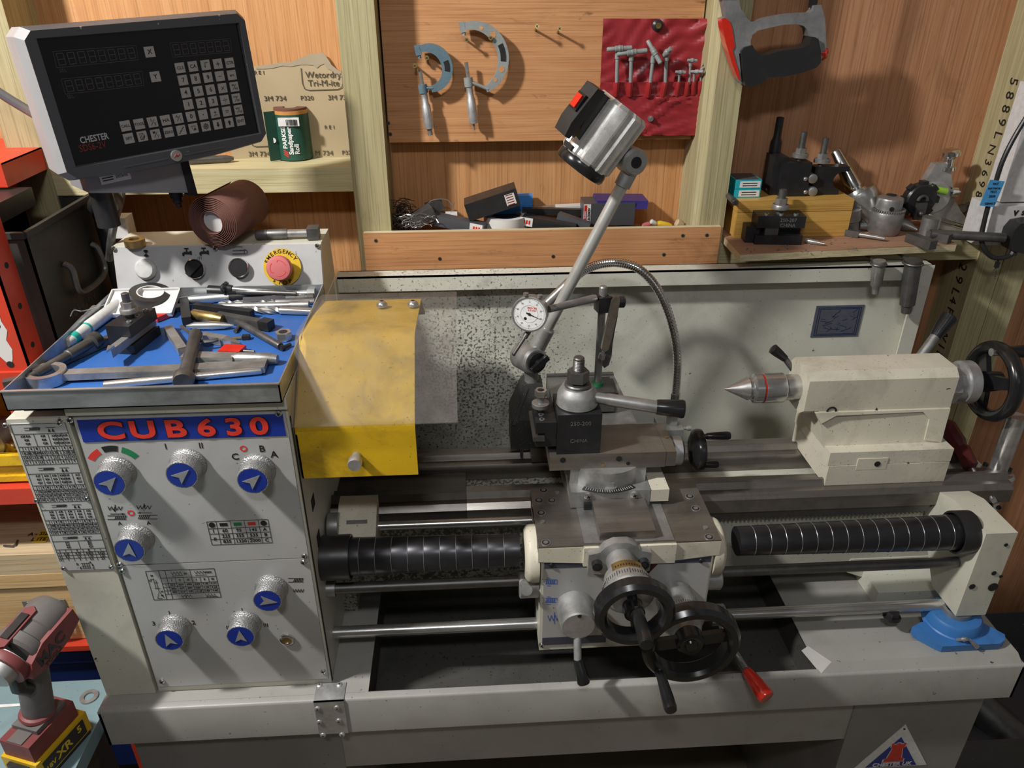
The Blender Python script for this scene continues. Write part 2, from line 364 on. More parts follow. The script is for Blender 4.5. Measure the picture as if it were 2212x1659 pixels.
def clear(name):
    m, nt, b, co = base(name, .3)
    out = nt.nodes['Material Output']; tr = nd(nt, 'ShaderNodeBsdfTransparent'); ms = nd(nt, 'ShaderNodeMixShader')
    b.inputs['Roughness'].default_value = .28
    nt.links.new(ramp(nt, noise(nt, co, 45, 6, .7, dist=.5), [(.3, (.20, .185, .165)), (.8, (.34, .31, .28))]), b.inputs['Base Color'])
    f = ramp(nt, noise(nt, co, 9, 9, .75, dist=.8), [(.3, (.10,)*3), (.8, (.34,)*3)])
    nt.links.new(f, ms.inputs[0]); nt.links.new(tr.outputs[0], ms.inputs[1]); nt.links.new(b.outputs[0], ms.inputs[2]); nt.links.new(ms.outputs[0], out.inputs[0])
    return m
M['clear'] = clear('scuffed_clear_plastic')
# ---------------------------------------------------------------- the room
XWL, XWR = -1.9, 2.2
struct('floor', MB().bx(XWL, XWR, -2.2, YW+.02, -.05, 0), M['floor'])
xj = P(1570, 200, Y=YW).x
struct('wall_back', MB().bx(XWL, xj, YW, YW+.02, 0, 2.62), M['ply'])
struct('wall_back', MB().bx(xj, XWR, YW, YW+.02, 0, 2.62), M['plyr'])
struct('wall_left', MB().bx(XWL-.02, XWL, -2.2, YW+.02, 0, 2.62), M['pale'])
struct('wall_right', MB().bx(XWR, XWR+.02, -2.2, YW+.02, 0, 2.62), M['pale'])
struct('wall_front', MB().bx(XWL, XWR, -2.22, -2.2, 0, 2.62), M['pale'])
struct('ceiling', MB().bx(XWL-.02, XWR+.02, -2.22, YW+.02, 2.62, 2.65), M['pale'])
# ---------------------------------------------------------------- the lathe
L = thing('metal_lathe', 'large cream and grey metalworking lathe with a blue sign reading CUB630', 'lathe', (.15, 1.0, 0))
def screw(mb, c, n, r, h=None, slot=True):
    """pan or socket head seen from n"""
    c, n = V(c), V(n).normalized(); h = h or r*.7
    mb.m = 0; mb.rod(c-n*.001, c+n*h, [(0, r), (h*.5+.001, r), (h*.9+.001, r*.75), (h+.001, r*.3)], 16)
    if slot:
        mb.m = 1; F = frame(n); e = c+n*(h+.0004)
        for i in (0, 1):
            mb.ob(e, (r*1.0, r*.24, .0006), F @ MX.Rotation(i*math.pi/2+.4, 3, 'Z'))
        mb.m = 0
# stand and chip tray
xl0, xl1, xr0, xr1 = -.5725, -.226, .62, .875
def px_x(u, v, Y): return P(u, v, Y=Y).x
TL0, TL1 = -.5725, .872
zlo = .6165
bas0, bas1 = P(795, 1500, Z=ZT).x, P(1765, 1440, Z=ZT).x
mb = MB()
t = .004
mb.prism([(TL0, y, z) for y, z in ((YT, zlo), (YT, ZT-.0035), (YT+.0012, ZT-.001), (YT+.0035, ZT+.0005), (YT+.013, ZT+.0005), (YT+.013, ZT-.004), (YT+.006, ZT-.004), (YT+.004, ZT-.006), (YT+.004, zlo))], (TL1-TL0, 0, 0))   # front apron with its rolled edge
mb.bx(TL0, TL0+t, YT, 1.36, zlo, ZT); mb.bx(TL1-t, TL1, YT, 1.36, zlo, ZT); mb.bx(TL0, TL1, 1.356, 1.36, zlo, ZT)
mb.bx(TL0, bas0, YT+.0128, 1.36, ZT-t, ZT+.0005); mb.bx(bas1, TL1, YT+.0128, 1.36, ZT-t, ZT+.0005)
mb.bx(bas0, bas1, 1.33, 1.36, ZT-t, ZT+.0005)
mb.m = 1; zb_ = .625
mb.hexa([(bas0, YT+.012, ZT-.003), (bas1, YT+.012, ZT-.003), (bas1, YT+.016, ZT-.003), (bas0, YT+.016, ZT-.003)][:0] or
        [(bas0, YT+.010, zb_), (bas1, YT+.010, zb_), (bas1, YT+.050, zb_), (bas0, YT+.050, zb_), (bas0, YT+.010, ZT-.002), (bas1, YT+.010, ZT-.002), (bas1, YT+.016, ZT-.002), (bas0, YT+.016, ZT-.002)])
mb.bx(bas0, bas1, YT+.04, 1.34, zb_-.004, zb_)
mb.bx(bas0-.003, bas0, YT+.01, 1.34, zb_, ZT-.002); mb.bx(bas1, bas1+.003, YT+.01, 1.34, zb_, ZT-.002); mb.bx(bas0, bas1, 1.33, 1.334, zb_, ZT-.002)
mb.m = 0                                                                  # raised coolant kerb at the right end of the basin
k0 = P(1768, 1425, Z=ZT+.02)
mb.hexa([(bas1, YT+.004, ZT), (TL1-.003, YT+.004, ZT), (TL1-.003, YT+.052, ZT), (bas1-.012, YT+.052, ZT), (bas1+.02, YT+.016, ZT+.012), (TL1-.006, YT+.016, ZT+.012), (TL1-.006, YT+.05, ZT+.012), (bas1-.004, YT+.05, ZT+.012)], .003)
tr = obj('chip_tray', mb, [M['tray'], M['trayin']], L)
mb = MB(); u0, u1 = P(682, 1540, Y=YT).x, P(747, 1540, Y=YT).x
mb.bx(u0, u1, YT-.002, YT, zlo+.001, ZT+.002); mb.bx(u0, u1, YT-.002, YT+.032, ZT, ZT+.002)
sp = obj('splice_plate', mb, M['alu'], L, label='bare aluminium joint plate with rivets')
mb = MB()
for u, v in ((690, 1480), (733, 1479), (686, 1531), (728, 1529), (690, 1560), (732, 1557), (698, 1588), (739, 1587)):
    top = v < 1500; c = P(u, v, Z=ZT+.002) if top else P(u, v, Y=YT-.002); n = Z_ if top else -Y_
    mb.m = 0; mb.rod(c, c+n*.002, [(0, .0048), (.001, .0045), (.002, .003)], 14); mb.m = 1; mb.disc(c+n*.0019, n, .0013)
obj('rivet', mb, [M['alu'], M['dark']], sp)['kind'] = 'stuff'
YSD = .835
def pedestal(x0, x1, name, z0=0):
    return obj(name, MB().bx(x0, x1, YSD, 1.33, z0, zlo+.002, .004), M['stand'], L)
pl0, pl1 = P(292, 1612, Y=YSD).x, P(745, 1640, Y=YSD).x
pr0, pr1 = P(1836, 1560, Y=YSD).x, P(2122, 1520, Y=YSD).x
pedestal(pl0, pl1, 'left_pedestal'); pr = pedestal(pr0, pr1, 'right_pedestal')
zc_ = P(1300, 1625, Y=YSD+.002).z
obj('stand_front_panel', MB().bx(pl1, pr0, YSD+.002, YSD+.006, zc_, zlo+.002), M['tray'], L)
obj('stand_cavity', MB().bx(pl1, pr0, 1.25, 1.26, .0, zlo), M['stand'], L)
# triangular maker's badge: a red castle tower on a blue triangle
mb = MB(); yb = YSD-.001
def bq(u, v): return P(u, v, Y=yb)
ap, lb, rb = bq(1964, 1565), bq(1855, 1672), bq(2005, 1690)
w_ = .135; apx = bq(1964, 1565); ax, az = apx.x-.006, apx.z
tri = lambda s, dz: [(ax, yb, az-dz), (ax-s*w_*.5, yb, az-dz-s*w_*.84), (ax+s*w_*.5, yb, az-dz-s*w_*.84)]
mb.prism(tri(1, 0), (0, .0012, 0)); mb.m = 1; mb.trans(MX.Identity(4))
mb.prism([V(p)-V((0, .0004, 0)) for p in tri(.70, .032)], (0, .0004, 0))
mb.m = 0; cx, cz = ax, az-.047
tw = [(-.013, 0), (-.009, 0), (-.009, -.003), (-.003, -.003), (-.003, 0), (.003, 0), (.003, -.003), (.009, -.003), (.009, 0), (.013, 0), (.012, -.012), (.009, -.014), (.013, -.040), (.018, -.043), (.018, -.050), (-.018, -.050), (-.018, -.043), (-.013, -.040), (-.009, -.014), (-.012, -.012)]
mb.prism([(cx+a*1.12, yb-.0009, cz+b*1.05+.001) for a, b in tw], (0, .0005, 0))
mb.m = 2; mb.prism([(cx+a, yb-.0013, cz+b) for a, b in tw], (0, .0005, 0))
mb.m = 0; mb.text('CHESTER UK', (cx, yb-.0012, az-.1045), X_, Z_, .0125, .03)
mb.m = 3; mb.cyl((ax, yb-.001, az-.011), (ax, yb+.0003, az-.011), .0018, n=10)
obj('badge', mb, [M['white'], M['blue'], M['red'], M['dark']], pr, label='white triangle with a red castle tower on blue')
# headstock casing, end cover, front panels
xpl = -.4925; zsp = P(450, 1213, Y=YP).z; zpt = P(380, 896, Y=YP).z; zpb = P(520, 1474, Y=YP).z; ztop = P(380, 868, Y=YP).z
mb = MB(); mb.bx(xpl, XS, YP+.003, 1.25, ZT+.001, ztop, .004, 2)
mb.bx(xpl-.004, XS+.001, YP-.002, YP+.02, zpt+.004, ztop+.001, .002)
mb.m = 1
for z in (1.06, .99, .925): mb.bx(XS-.001, XS+.0006, .88, .90, z, z+.02)
mb.bx(XS-.0005, XS+.0008, YP+.006, YP+.010, ZT+.002, ztop-.03)
hs = obj('headstock_casing', mb, [M['cream'], M['dark']], L)
mb = MB(); cz1 = P(60, 905, Y=YP).z; cx0 = -.570
mb.bx(cx0, xpl-.004, YP, 1.25, ZT+.001, cz1, .006, 2); mb.m = 1
mb.bx(cx0+.012, xpl-.006, YP+.02, 1.22, cz1-.001, cz1+.0015)
ec = obj('gear_end_cover', mb, [M['cream'], M['rubber']], L)
up_ = obj('upper_control_panel', MB().bx(xpl+.003, XS-.003, YP-.001, YP+.004, zsp+.0008, zpt, .0008), M['panel'], L)
lo_ = obj('lower_control_panel', MB().bx(xpl+.003, XS-.003, YP-.001, YP+.004, zpb, zsp-.0008, .0008), M['panel'], L)
yf = YP-.0012
def pp(u, v): return P(u, v, Y=yf)
def pscrew(par, pts, r=.0042):
    for u, v in pts:
        mb = MB(); screw(mb, pp(u, v), -Y_, r); obj('screw', mb, [M['chrome'], M['dark']], par)
pscrew(up_, [(151, 907), (602, 893), (259, 1218), (657, 1200)]); pscrew(lo_, [(264, 1232), (655, 1213), (350, 1471), (698, 1450)])
# blue sign
a, b = pp(163, 905), pp(613, 935); sx0, sx1, sz1, sz0 = P(163, 910, Y=yf).x+.002, XS-.006, pp(380, 901).z, pp(390, 948).z
sign = obj('name_plate', MB().bx(sx0, sx1, yf-.0008, yf+.0003, sz0, sz1), M['blue'], up_, label='blue sign with red letters CUB630')
mb = MB(); sc_ = (sz1-sz0)
for s_, off, mi, dy in (('CUB630', .052, 0, .0005), ('CUB630', .030, 1, .0010)):
    mb.m = mi
    xs = [sx0+(sx1-sx0)*f for f in (.150, .305, .463, .615, .752, .876)]
    for ch, x in zip(s_, xs): mb.text(ch, (x, yf-.0008-dy, (sz0+sz1)/2-.001), X_, Z_, sc_*1.08, off, sx=1.36 if ch in 'CUB' else 1.32)
obj('lettering', mb, [M['ink'], M['red']], up_)
# selector knobs
def knob(c, ang, par, chip=False):
    x, z = c.x, c.z; Lk = .027; k = MB()
    k.rod((x, YP-.001, z), (x, YP-Lk, z), [(0, .0232), (.003, .0232), (.0036, .0222), (.007, .0200), (.0075, .0190), (.008, .0200), (.0250, .0200), (.027, .0194), (.027, .0182), (.0264, .0180)], 48)
    ko = obj('selector_knob', k, M['knurl'], L)
    m = MB(); y = YP-Lk-.0010; m.cyl((x, YP-Lk+.0004, z), (x, y-.0002, z), .0179, n=36); m.m = 1
    ca, sa = math.cos(ang), math.sin(ang)
    ar = [(.0135, 0), (-.0095, .0085), (-.0045, 0), (-.0095, -.0085)]
    m.prism([(x+p*ca-q*sa, y-.0006, z+p*sa+q*ca) for p, q in ar], (0, -.0006, 0))
    obj('arrow_cap', m, [M['blue'], M['alu']], ko, label='blue cap with a pale arrowhead')
    return ko
M['knurl'] = metal('knurled_aluminium', (.42, .42, .42), .45, g=.35, met=.7)
_nt = M['knurl'].node_tree; _v = nd(_nt, 'ShaderNodeTexVoronoi', i_Scale=520); _co = [n for n in _nt.nodes if n.type == 'TEX_COORD'][0]
_nt.links.new(_co.outputs['Object'], _v.inputs['Vector']); bump(_nt, _nt.nodes['Principled BSDF'], _v.outputs['Distance'], .5, .0015)
for u, v, a in ((237, 1043, 42), (393, 1026, 38), (546, 1038, 40), (280, 1188, 80), (578, 1297, -12), (366, 1382, 103), (520, 1374, 88)):
    knob(P(u, v, Y=YP-.027), math.radians(a), None)
mb = MB(); c = pp(620, 1380); mb.rod(c, c-Y_*.004, [(0, .0105), (.003, .0105), (.004, .009), (.004, .0065), (.002, .006)], 24); mb.m = 1; mb.cyl(c-Y_*.0015, c-Y_*.0022, .006)
obj('oil_sight_glass', mb, [M['chrome'], M['brass']], L)
# printing on the panels
def arc(mb, c, r0, r1, a0, a1, n=10):
    q = [c+V((math.cos(t)*r, 0, math.sin(t)*r)) for r, rng in ((r1, range(n+1)), (r0, range(n, -1, -1))) for t in [math.radians(a0+(a1-a0)*i/n) for i in rng]]
    mb.prism(q, (0, -.0003, 0))
kb = P(237, 1043, Y=YP-.027); kb.y = yf
mb = MB()
for i, (a0, a1) in enumerate(((117, 147), (77, 108), (36, 69))):
    mb = MB(); arc(mb, kb, .030, .0385, a0, a1); obj('colour_band', mb, M[('red', 'ink', 'green')[i]], up_)
mb = MB(); mb.m = 1
def pt(mb, s, u, v, size, **k): mb.text(s, pp(u, v), X_, Z_, size, k.pop('bold', .0), **k)
for s, u, v, z in (('I', 358, 965, .012), ('II', 434, 963, .012), ('B', 566, 970, .0135), ('C', 508, 987, .0135), ('A', 592, 982, .0135), ('A', 259, 1131, .0085), ('A', 321, 1130, .0085), ('1', 366, 1325, .011), ('3', 332, 1347, .011), ('2', 418, 1345, .011), ('I', 523, 1318, .010), ('II', 492, 1356, .010), ('III', 574, 1351, .010)):
    mb = MB(); pt(mb, s, u, v, z, bold=.012 if s in 'ABC' and z > .01 else 0); obj('position_mark', mb, M['ink'], up_ if v < 1213 else lo_)
def zig(mb, u0, u1, v, h, n, w=.0007, arrow=0):
    q = [pp(u0+(u1-u0)*i/(2*n), v+(h if i % 2 else -h)) for i in range(2*n+1)]
    for a, b in zip(q, q[1:]): mb.line(a, b, w, -Y_)
    if arrow:
        um = (u0+u1)/2; mb.line(pp(um, v-2*h*arrow), pp(um, v+2*h*arrow), w, -Y_); arrowhead(mb, pp(um, v+2*h*arrow), V((0, 0, -arrow)), .004)
def arrowhead(mb, p, d, s):
    d = V(d).normalized(); t = V((d.z, 0, -d.x)); mb.prism([p, p-d*s+t*s*.4, p-d*s-t*s*.4], (0, -.0003, 0))
def harrow(mb, u0, u1, v, w=.0007): mb.line(pp(u0, v), pp(u1, v), w, -Y_); arrowhead(mb, pp(u1, v), X_*(1 if u1 > u0 else -1), .004)
def coil(mb, u0, u1, v, h, n=6, w=.0007, lead=16, left=True):
    for i in range(n): mb.line(pp(u0+(u1-u0)*i/n, v+h), pp(u0+(u1-u0)*(i+.8)/n, v-h), w*1.4, -Y_)
    e = u0 if left else u1; s = -lead if left else lead
    for q in (-h, h): mb.line(pp(e, v+q), pp(e+s, v+q), w, -Y_); mb.line(pp(u0, v+q), pp(u1, v+q), w*.6, -Y_)
mb = MB(); zig(mb, 233, 264, 1098, 4, 4, arrow=1); harrow(mb, 238, 270, 1110); coil(mb, 248, 273, 1118, 4); obj('feed_symbol', mb, M['ink'], up_)
mb = MB(); zig(mb, 295, 327, 1096, 4, 4, arrow=-1); harrow(mb, 328, 297, 1108); coil(mb, 299, 324, 1117, 4, left=False); obj('feed_symbol', mb, M['ink'], up_)
mb = MB(); coil(mb, 634, 655, 1253, 4, lead=12); obj('thread_symbol', mb, M['ink'], lo_)
mb = MB(); zig(mb, 633, 656, 1276, 3.5, 4); obj('feed_symbol', mb, M['ink'], lo_)
for u, v in ((526, 969), (283, 1108)):
    c = pp(u, v); mb = MB(); mb.wash(c, -Y_, .0028, .0045, .0003); obj('neutral_mark', mb, M['red'], up_)
# speed table
def table(mb, x0, x1, z0, z1, xs, zs, w=.0005):
    for x in xs: mb.line((x0+(x1-x0)*x, yf, z0), (x0+(x1-x0)*x, yf, z1), w, -Y_)
    for z in zs: mb.line((x0, yf, z1-(z1-z0)*z), (x1, yf, z1-(z1-z0)*z), w, -Y_)
mb = MB(); mb.m = 1
T0, T1 = pp(446, 1127), pp(588, 1172); tx0, tx1, tz1, tz0 = T0.x, T1.x, T0.z, T1.z
table(mb, tx0, tx1, tz0, tz1, (0, .15, .38, .61, .84, 1), (0, .30, .53, .76, 1))
def cell(mb, s, fx, fz, size, box=None, **k):
    b = box or (tx0, tx1, tz0, tz1); mb.text(s, (b[0]+(b[1]-b[0])*fx, yf, b[3]-(b[3]-b[2])*fz), X_, Z_, size, k.pop('bold', .01), **k)
for r, row in enumerate((('I', '60', '95', '145', 'A'), ('', '225', '355', '535', 'B'), ('II', '835', '1320', '2000', 'C'))):
    for q, s in enumerate(row): cell(mb, s, (.075, .265, .495, .725, .92)[q], (.415, .645, .88)[r] if s != 'II' else .76, .0075)
for fx in (.075, .92): mb.disc((tx0+(tx1-tx0)*fx, yf, tz1-(tz1-tz0)*.15), -Y_, .0042)
for i, fx in enumerate((.265, .495, .725)):
    mb.m = (1, 2, 0)[i]; x = tx0+(tx1-tx0)*fx; z = tz1-(tz1-tz0)*.15; mb.bx(x-.0052, x+.0052, yf-.0003, yf, z-.0026, z+.0026)
obj('speed_table', mb, [M['red'], M['ink'], M['green']], up_)
# feed table on the lower panel
mb = MB(); B = pp(314, 1234); E_ = pp(480, 1291); bx_ = (B.x, pp(464, 1234).x, pp(400, 1293).z, B.z)
table(mb, *bx_, (0, .19, .28, .40, .53, .66, .77, .88, 1)[:2]+(.28, 1), (0, 1)); x0, x1, z0, z1 = bx_
def seg(fx0, fz0, fx1, fz1): mb.line((x0+(x1-x0)*fx0, yf, z1-(z1-z0)*fz0), (x0+(x1-x0)*fx1, yf, z1-(z1-z0)*fz1), .0004, -Y_)
for f in (.26, .45, .575, .70, .82): seg(.19, f, 1, f)
for f in (.40, .52, .64, .76, .88): seg(f, .26, f, .82)
seg(.64, 0, .64, .26)
for q, s in enumerate(('I', 'II', 'III')*2): cell(mb, s, .34+.12*q, .355, .0052, bx_, bold=0)
for r, row in enumerate((('1', '0013', '0039', '0050', '0.034', '0.100', '0.117'), ('2', '0026', '0079', '0091', '0.067', '0.200', '0.235'), ('3', '0053', '0160', '0182', '0.134', '0.406', '0.469'))):
    for q, s in enumerate(row): cell(mb, s, .235 if q == 0 else .22+.12*q, (.51, .64, .76)[r], .0048, bx_, bold=0, sx=.72)
cell(mb, 'in', .565, .13, .006, bx_); cell(mb, 'mm', .90, .11, .006, bx_)
for f in (.36, .70): zigx = [(f+.022*i, .10+(.06 if i % 2 else -.04)) for i in range(8)]; [seg(*a, *b) for a, b in zip(zigx, zigx[1:])]; seg(f, .2, f+.17, .2)
for f in (.42, .78): zigx = [(f+.022*i, .91+(.05 if i % 2 else -.04)) for i in range(8)]; [seg(*a, *b) for a, b in zip(zigx, zigx[1:])]
seg(.78, .97, .96, .97); seg(.49, .84, .49, .99)
for a, b in (((.08, .25), (.08, .6)), ((.11, .3), (.11, .75)), ((.06, .6), (.14, .6)), ((.07, .4), (.13, .4)), ((.10, .75), (.06, .95)), ((.12, .75), (.16, .95)), ((.06, .95), (.13, .95)), ((.03, .28), (.09, .28))): seg(*a, *b)
for s, f in (('28', (.07, .16)), ('23', (.03, .33)), ('30', (.15, .72)), ('45', (.14, .86))): cell(mb, s, *f, .0038, bx_, bold=0)
obj('feed_table', mb, M['ink'], lo_)
# gear chart on the end cover
g0, g1 = cx0+.004, xpl-.008; gz1, gz0 = P(65, 914, Y=YP).z, P(190, 1229, Y=YP).z
gc = obj('gear_chart', MB().bx(g0, g1, YP-.0016, YP+.002, gz0, gz1, .0005), M['panel'], ec); yf2, yf = yf, YP-.0018
for u, v in ((11, 918), (128, 914), (78, 1081), (187, 1077), (137, 1227), (240, 1224)):
    mb = MB(); screw(mb, P(u, v, Y=yf), -Y_, .0032); obj('screw', mb, [M['chrome'], M['dark']], gc)
mb = MB(); H = gz1-gz0; gw = g1-g0
def gcell(s, fx, fz, size): mb.text(s, (g0+gw*fx, yf, gz1-H*fz), X_, Z_, size, 0.0, sx=.8)
def gl(a, b, c, d, w=.00035): mb.line((g0+gw*a, yf, gz1-H*b), (g0+gw*c, yf, gz1-H*d), w, -Y_)
secs = [(.0, .255, [('A28 B30', .2), ('A28', .52), ('A30', .72), ('A28', .82), ('A30', .93)], 9, (('0.25', '0.75', '0.875', '0.5', '1.5', '1.75', '2', '1.25', '2.25'), ('0.5', '1.5', '1.75', '1', '3', '3.5', '4', '2.5', '4.5'), ('1', '3', '3.5', '2', '6', '7', '8', '5', '9'))),
        (.255, .505, [('A27', .17), ('A36', .33), ('A36', .48), ('A36', .62), ('A30', .72), ('A27', .92)], 11, (('72', '24', '80', '20', '56', '16', '54', '32', '52', '23', '19'), ('36', '12', '30', '10', '28', '8', '27', '11', '26', '11', '9'), ('18', '6', '15', '5', '14', '4', '13', '5', '13', '5', '4'))),
        (.505, .735, [('A36', .18), ('A30', .36), ('A36', .54), ('A36', .72), ('A36', .90)], 10, (('108', '36', '144', '48', '112', '32', '120', '40', '104', '44'), ('54', '18', '72', '24', '56', '16', '60', '20', '52', '22'), ('27', '9', '36', '12', '28', '8', '30', '10', '26', '11'))),
        (.735, .93, [('A41', .28), ('B27', .72)], 4, (('0.25', '0.75', '0.875', '0.625'), ('0.5', '1.5', '1.75', '1.25'), ('1', '3', '3.5', '2.5')))]
gl(.02, .0, .98, .0)
for z0, z1, heads, n, rows in secs:
    h = z1-z0; gl(.0, z0, 1, z0); gl(0, z0, 0, z1); gl(1, z0, 1, z1); a = z0+h*.24; gl(0, a, 1, a)
    coil2 = [(.32+.022*i, z0+h*.12) for i in range(9)]
    for c in coil2: gl(c[0], c[1]+.007, c[0]+.022, c[1]-.007, .0008)
    gl(.22, z0+h*.09, .50, z0+h*.09); gl(.22, z0+h*.15, .50, z0+h*.15); gl(.62, z0+h*.1, .80, z0+h*.1)
    for f in (.67, .74): mb.prism([(g0+gw*f, yf, gz1-H*(z0+h*.12)), (g0+gw*(f-.025), yf, gz1-H*(z0+h*.2)), (g0+gw*(f+.025), yf, gz1-H*(z0+h*.2))], (0, -.0003, 0))
    hh = z0+h*.55; gl(0, hh, 1, hh)
    for s, f in heads: gcell(s, f, z0+h*.30, .0042); gcell('B'+s[1:3], f, z0+h*.39, .0042); gcell('C'+s[1:3], f, z0+h*.48, .0042)
    for s0, s1 in zip(heads, heads[1:]): gl((s0[1]+s1[1])/2, a, (s0[1]+s1[1])/2, hh)
    for i in range(n+1): gl(.07+.93*i/n, hh, .07+.93*i/n, z1)
    for r in range(1, 4): gl(0, hh+(z1-hh)*r/4, 1, hh+(z1-hh)*r/4)
    for q in range(n): gcell(('I', 'II', 'III')[q % 3], .07+.93*(q+.5)/n, hh+(z1-hh)*.125, .0042)
    for r, row in enumerate(rows):
        gcell(str(r+1), .035, hh+(z1-hh)*(r+1.5)/4, .0042)
        for q, s in enumerate(row): gcell(s, .07+.93*(q+.5)/n, hh+(z1-hh)*(r+1.5)/4, .0046 if n > 5 else .0052)
for s, x, z in (('D', .33, .955), ('E', .37, .985), ('A', .60, .945), ('B', .63, .965), ('C', .63, .988)): gcell(s, x, z, .0052)
for f in (.43, .47, .52, .56): gl(f, .945, f, .99)
for f in (.95, .97, .985): gl(.40, f, .58, f)
obj('printing', mb, M['ink'], gc); yf = yf2
# ---------------------------------------------------------------- control box behind the tool tray
cb0, cb1 = -.556, -.232; zb0, zb1 = ztop, 1.287; yb0, yb1 = 1.163, 1.187; ybk = 1.275
mb = MB(); mb.hexa([(cb0, yb0+.003, zb0), (cb1, yb0+.003, zb0), (cb1, ybk, zb0), (cb0, ybk, zb0), (cb0, yb1+.003, zb1), (cb1, yb1+.003, zb1), (cb1, ybk-.01, zb1), (cb0, ybk-.01, zb1)], .003)
cbx = obj('control_box', mb, M['cream'], L)
uy = V((0, yb1-yb0, zb1-zb0)).normalized(); nrm = X_.cross(uy)
def cbp(u, v):
    d = P(u, v, Y=1.18)-V((0, 0, CH)); o = V((0, yb0, zb0)); t_ = (o-V((0, 0, CH))).dot(nrm)/d.dot(nrm); return V((0, 0, CH))+d*t_
mb = MB(); mb.prism([V((cb0+.001, yb0+.002, zb0+.001)), V((cb1-.001, yb0+.002, zb0+.001)), V((cb1-.001, yb1+.0022, zb1-.002)), V((cb0+.001, yb1+.0022, zb1-.002))], nrm*.003)
cf = obj('switch_panel', mb, M['panel2'] if 'panel2' in M else paint('white_switch_panel', (.52, .52, .525), .36, g=.2, gs=14, specks=.2), cbx)
for u, v in ((246, 537), (466, 537), (686, 531)):
    mb = MB(); screw(mb, cbp(u, v)+nrm*.0022, nrm, .0038); obj('screw', mb, [M['chrome'], M['dark']], cbx)
def cdial(name, u, v, prof, mats, cap=None, label=None):
    c = cbp(u, v); mb = MB(); mb.rod(c, c+nrm, prof, 32)
    if cap: mb.m = 1; cap(mb, c)
    return obj(name, mb, mats, cbx, label)
cdial('push_button', 317, 581, [(0, .0165), (.006, .0165), (.008, .0155), (.010, .014), (.0115, .013), (.012, .010)], [M['sharp']], label='round white push button')
def bar(mb, c): mb.ob(c+nrm*.012, (.026, .008, .010), frame(nrm) @ MX.Rotation(.75, 3, 'Z'), .002)
cdial('rotary_switch', 424, 580, [(0, .0155), (.009, .0155), (.010, .0145), (.008, .013)], [M['chrome'], M['rubber']], lambda mb, c: (mb.cyl(c+nrm*.004, c+nrm*.010, .0132, n=28), bar(mb, c)), 'black rotary switch with a bar grip')
cdial('selector_switch', 518, 578, [(0, .0155), (.009, .0155), (.010, .0145), (.008, .013)], [M['chrome'], M['rubber']], lambda mb, c: mb.cyl(c+nrm*.004, c+nrm*.0085, .0132, n=28), 'plain round black button')
c = cbp(611, 577); mb = MB(); mb.cyl(c+nrm*.0025, c+nrm*.004, .0295, n=40); mb.m = 1
for s, a0, st in (('EMERGENCY', 158, -15.6), ('STOP', 236, 20)):
    for i, ch in enumerate(s):
        a = math.radians(a0+st*i); e = X_*math.cos(a)+uy*math.sin(a); tt = (X_*math.sin(a)-uy*math.cos(a))*(1 if s[0] == 'E' else -1)
        mb.text(ch, c+nrm*.0042+e*.0248, tt, nrm.cross(tt), .0088, .012)
obj('warning_disc', mb, [M['yellowp'], M['ink']], cbx, label='yellow disc lettered EMERGENCY STOP')
mb = MB(); mb.rod(c+nrm*.003, c+nrm*.03, [(0, .011), (.012, .011), (.013, .0185), (.016, .0195), (.024, .0195), (.0265, .018), (.0275, .014)], 32); mb.m = 1
for a0 in (20, 140, 260):
    q = [c+nrm*.0305+X_*math.cos(math.radians(a0+i*8))*.0125+uy*math.sin(math.radians(a0+i*8))*.0125 for i in range(10)]
    for p, r in zip(q, q[1:]): mb.line(p, r, .0007, nrm)
    mb.line(q[-1], q[-1]-(X_*math.cos(math.radians(a0+50))+uy*math.sin(math.radians(a0+50)))*.003, .0007, nrm)
obj('emergency_stop_button', mb, [M['pinkr'], M['red']], cbx, label='faded red mushroom button')
mb = MB()
def tap(u, v):
    o = cbp(u, v)+nrm*.0032
    def q(a, b, w, h): mb.prism([o+X_*(a+x*w/2)+uy*(b+y*h/2) for x, y in ((-1, -1), (1, -1), (1, 1), (-1, 1))], nrm*.0003)
    q(0, 0, .010, .0035); q(.006, 0, .003, .006); q(0, .004, .0018, .005); q(0, .0068, .007, .0016); q(-.0055, -.0022, .003, .005)
tap(405, 546); tap(442, 545); o = cbp(317, 547)+nrm*.0032
for a in (45, 225):
    for b in range(0, 90, 15):
        f = [math.radians(a+b+k) for k in (0, 15)]; mb.prism([o]+[o+X_*math.cos(g)*.0055+uy*math.sin(g)*.0055 for g in f], nrm*.0003)
for d in (-3, 0, 3): mb.line(cbp(433+d, 554)+nrm*.0032, cbp(432+d*1.6, 560)+nrm*.0032, .0005, nrm)
for dv in (0, 7): mb.line(cbp(503, 541+dv)+nrm*.0032, cbp(529, 540+dv)+nrm*.0032, .0008, nrm)
for a, b in (((529, 538), (529, 549)), ((529, 538), (535, 541)), ((535, 541), (535, 546)), ((535, 546), (529, 549)), ((504, 535), (512, 532)), ((512, 532), (525, 533))): mb.line(cbp(*a)+nrm*.0032, cbp(*b)+nrm*.0032, .0007, nrm)
obj('switch_symbols', mb, M['ink'], cbx)
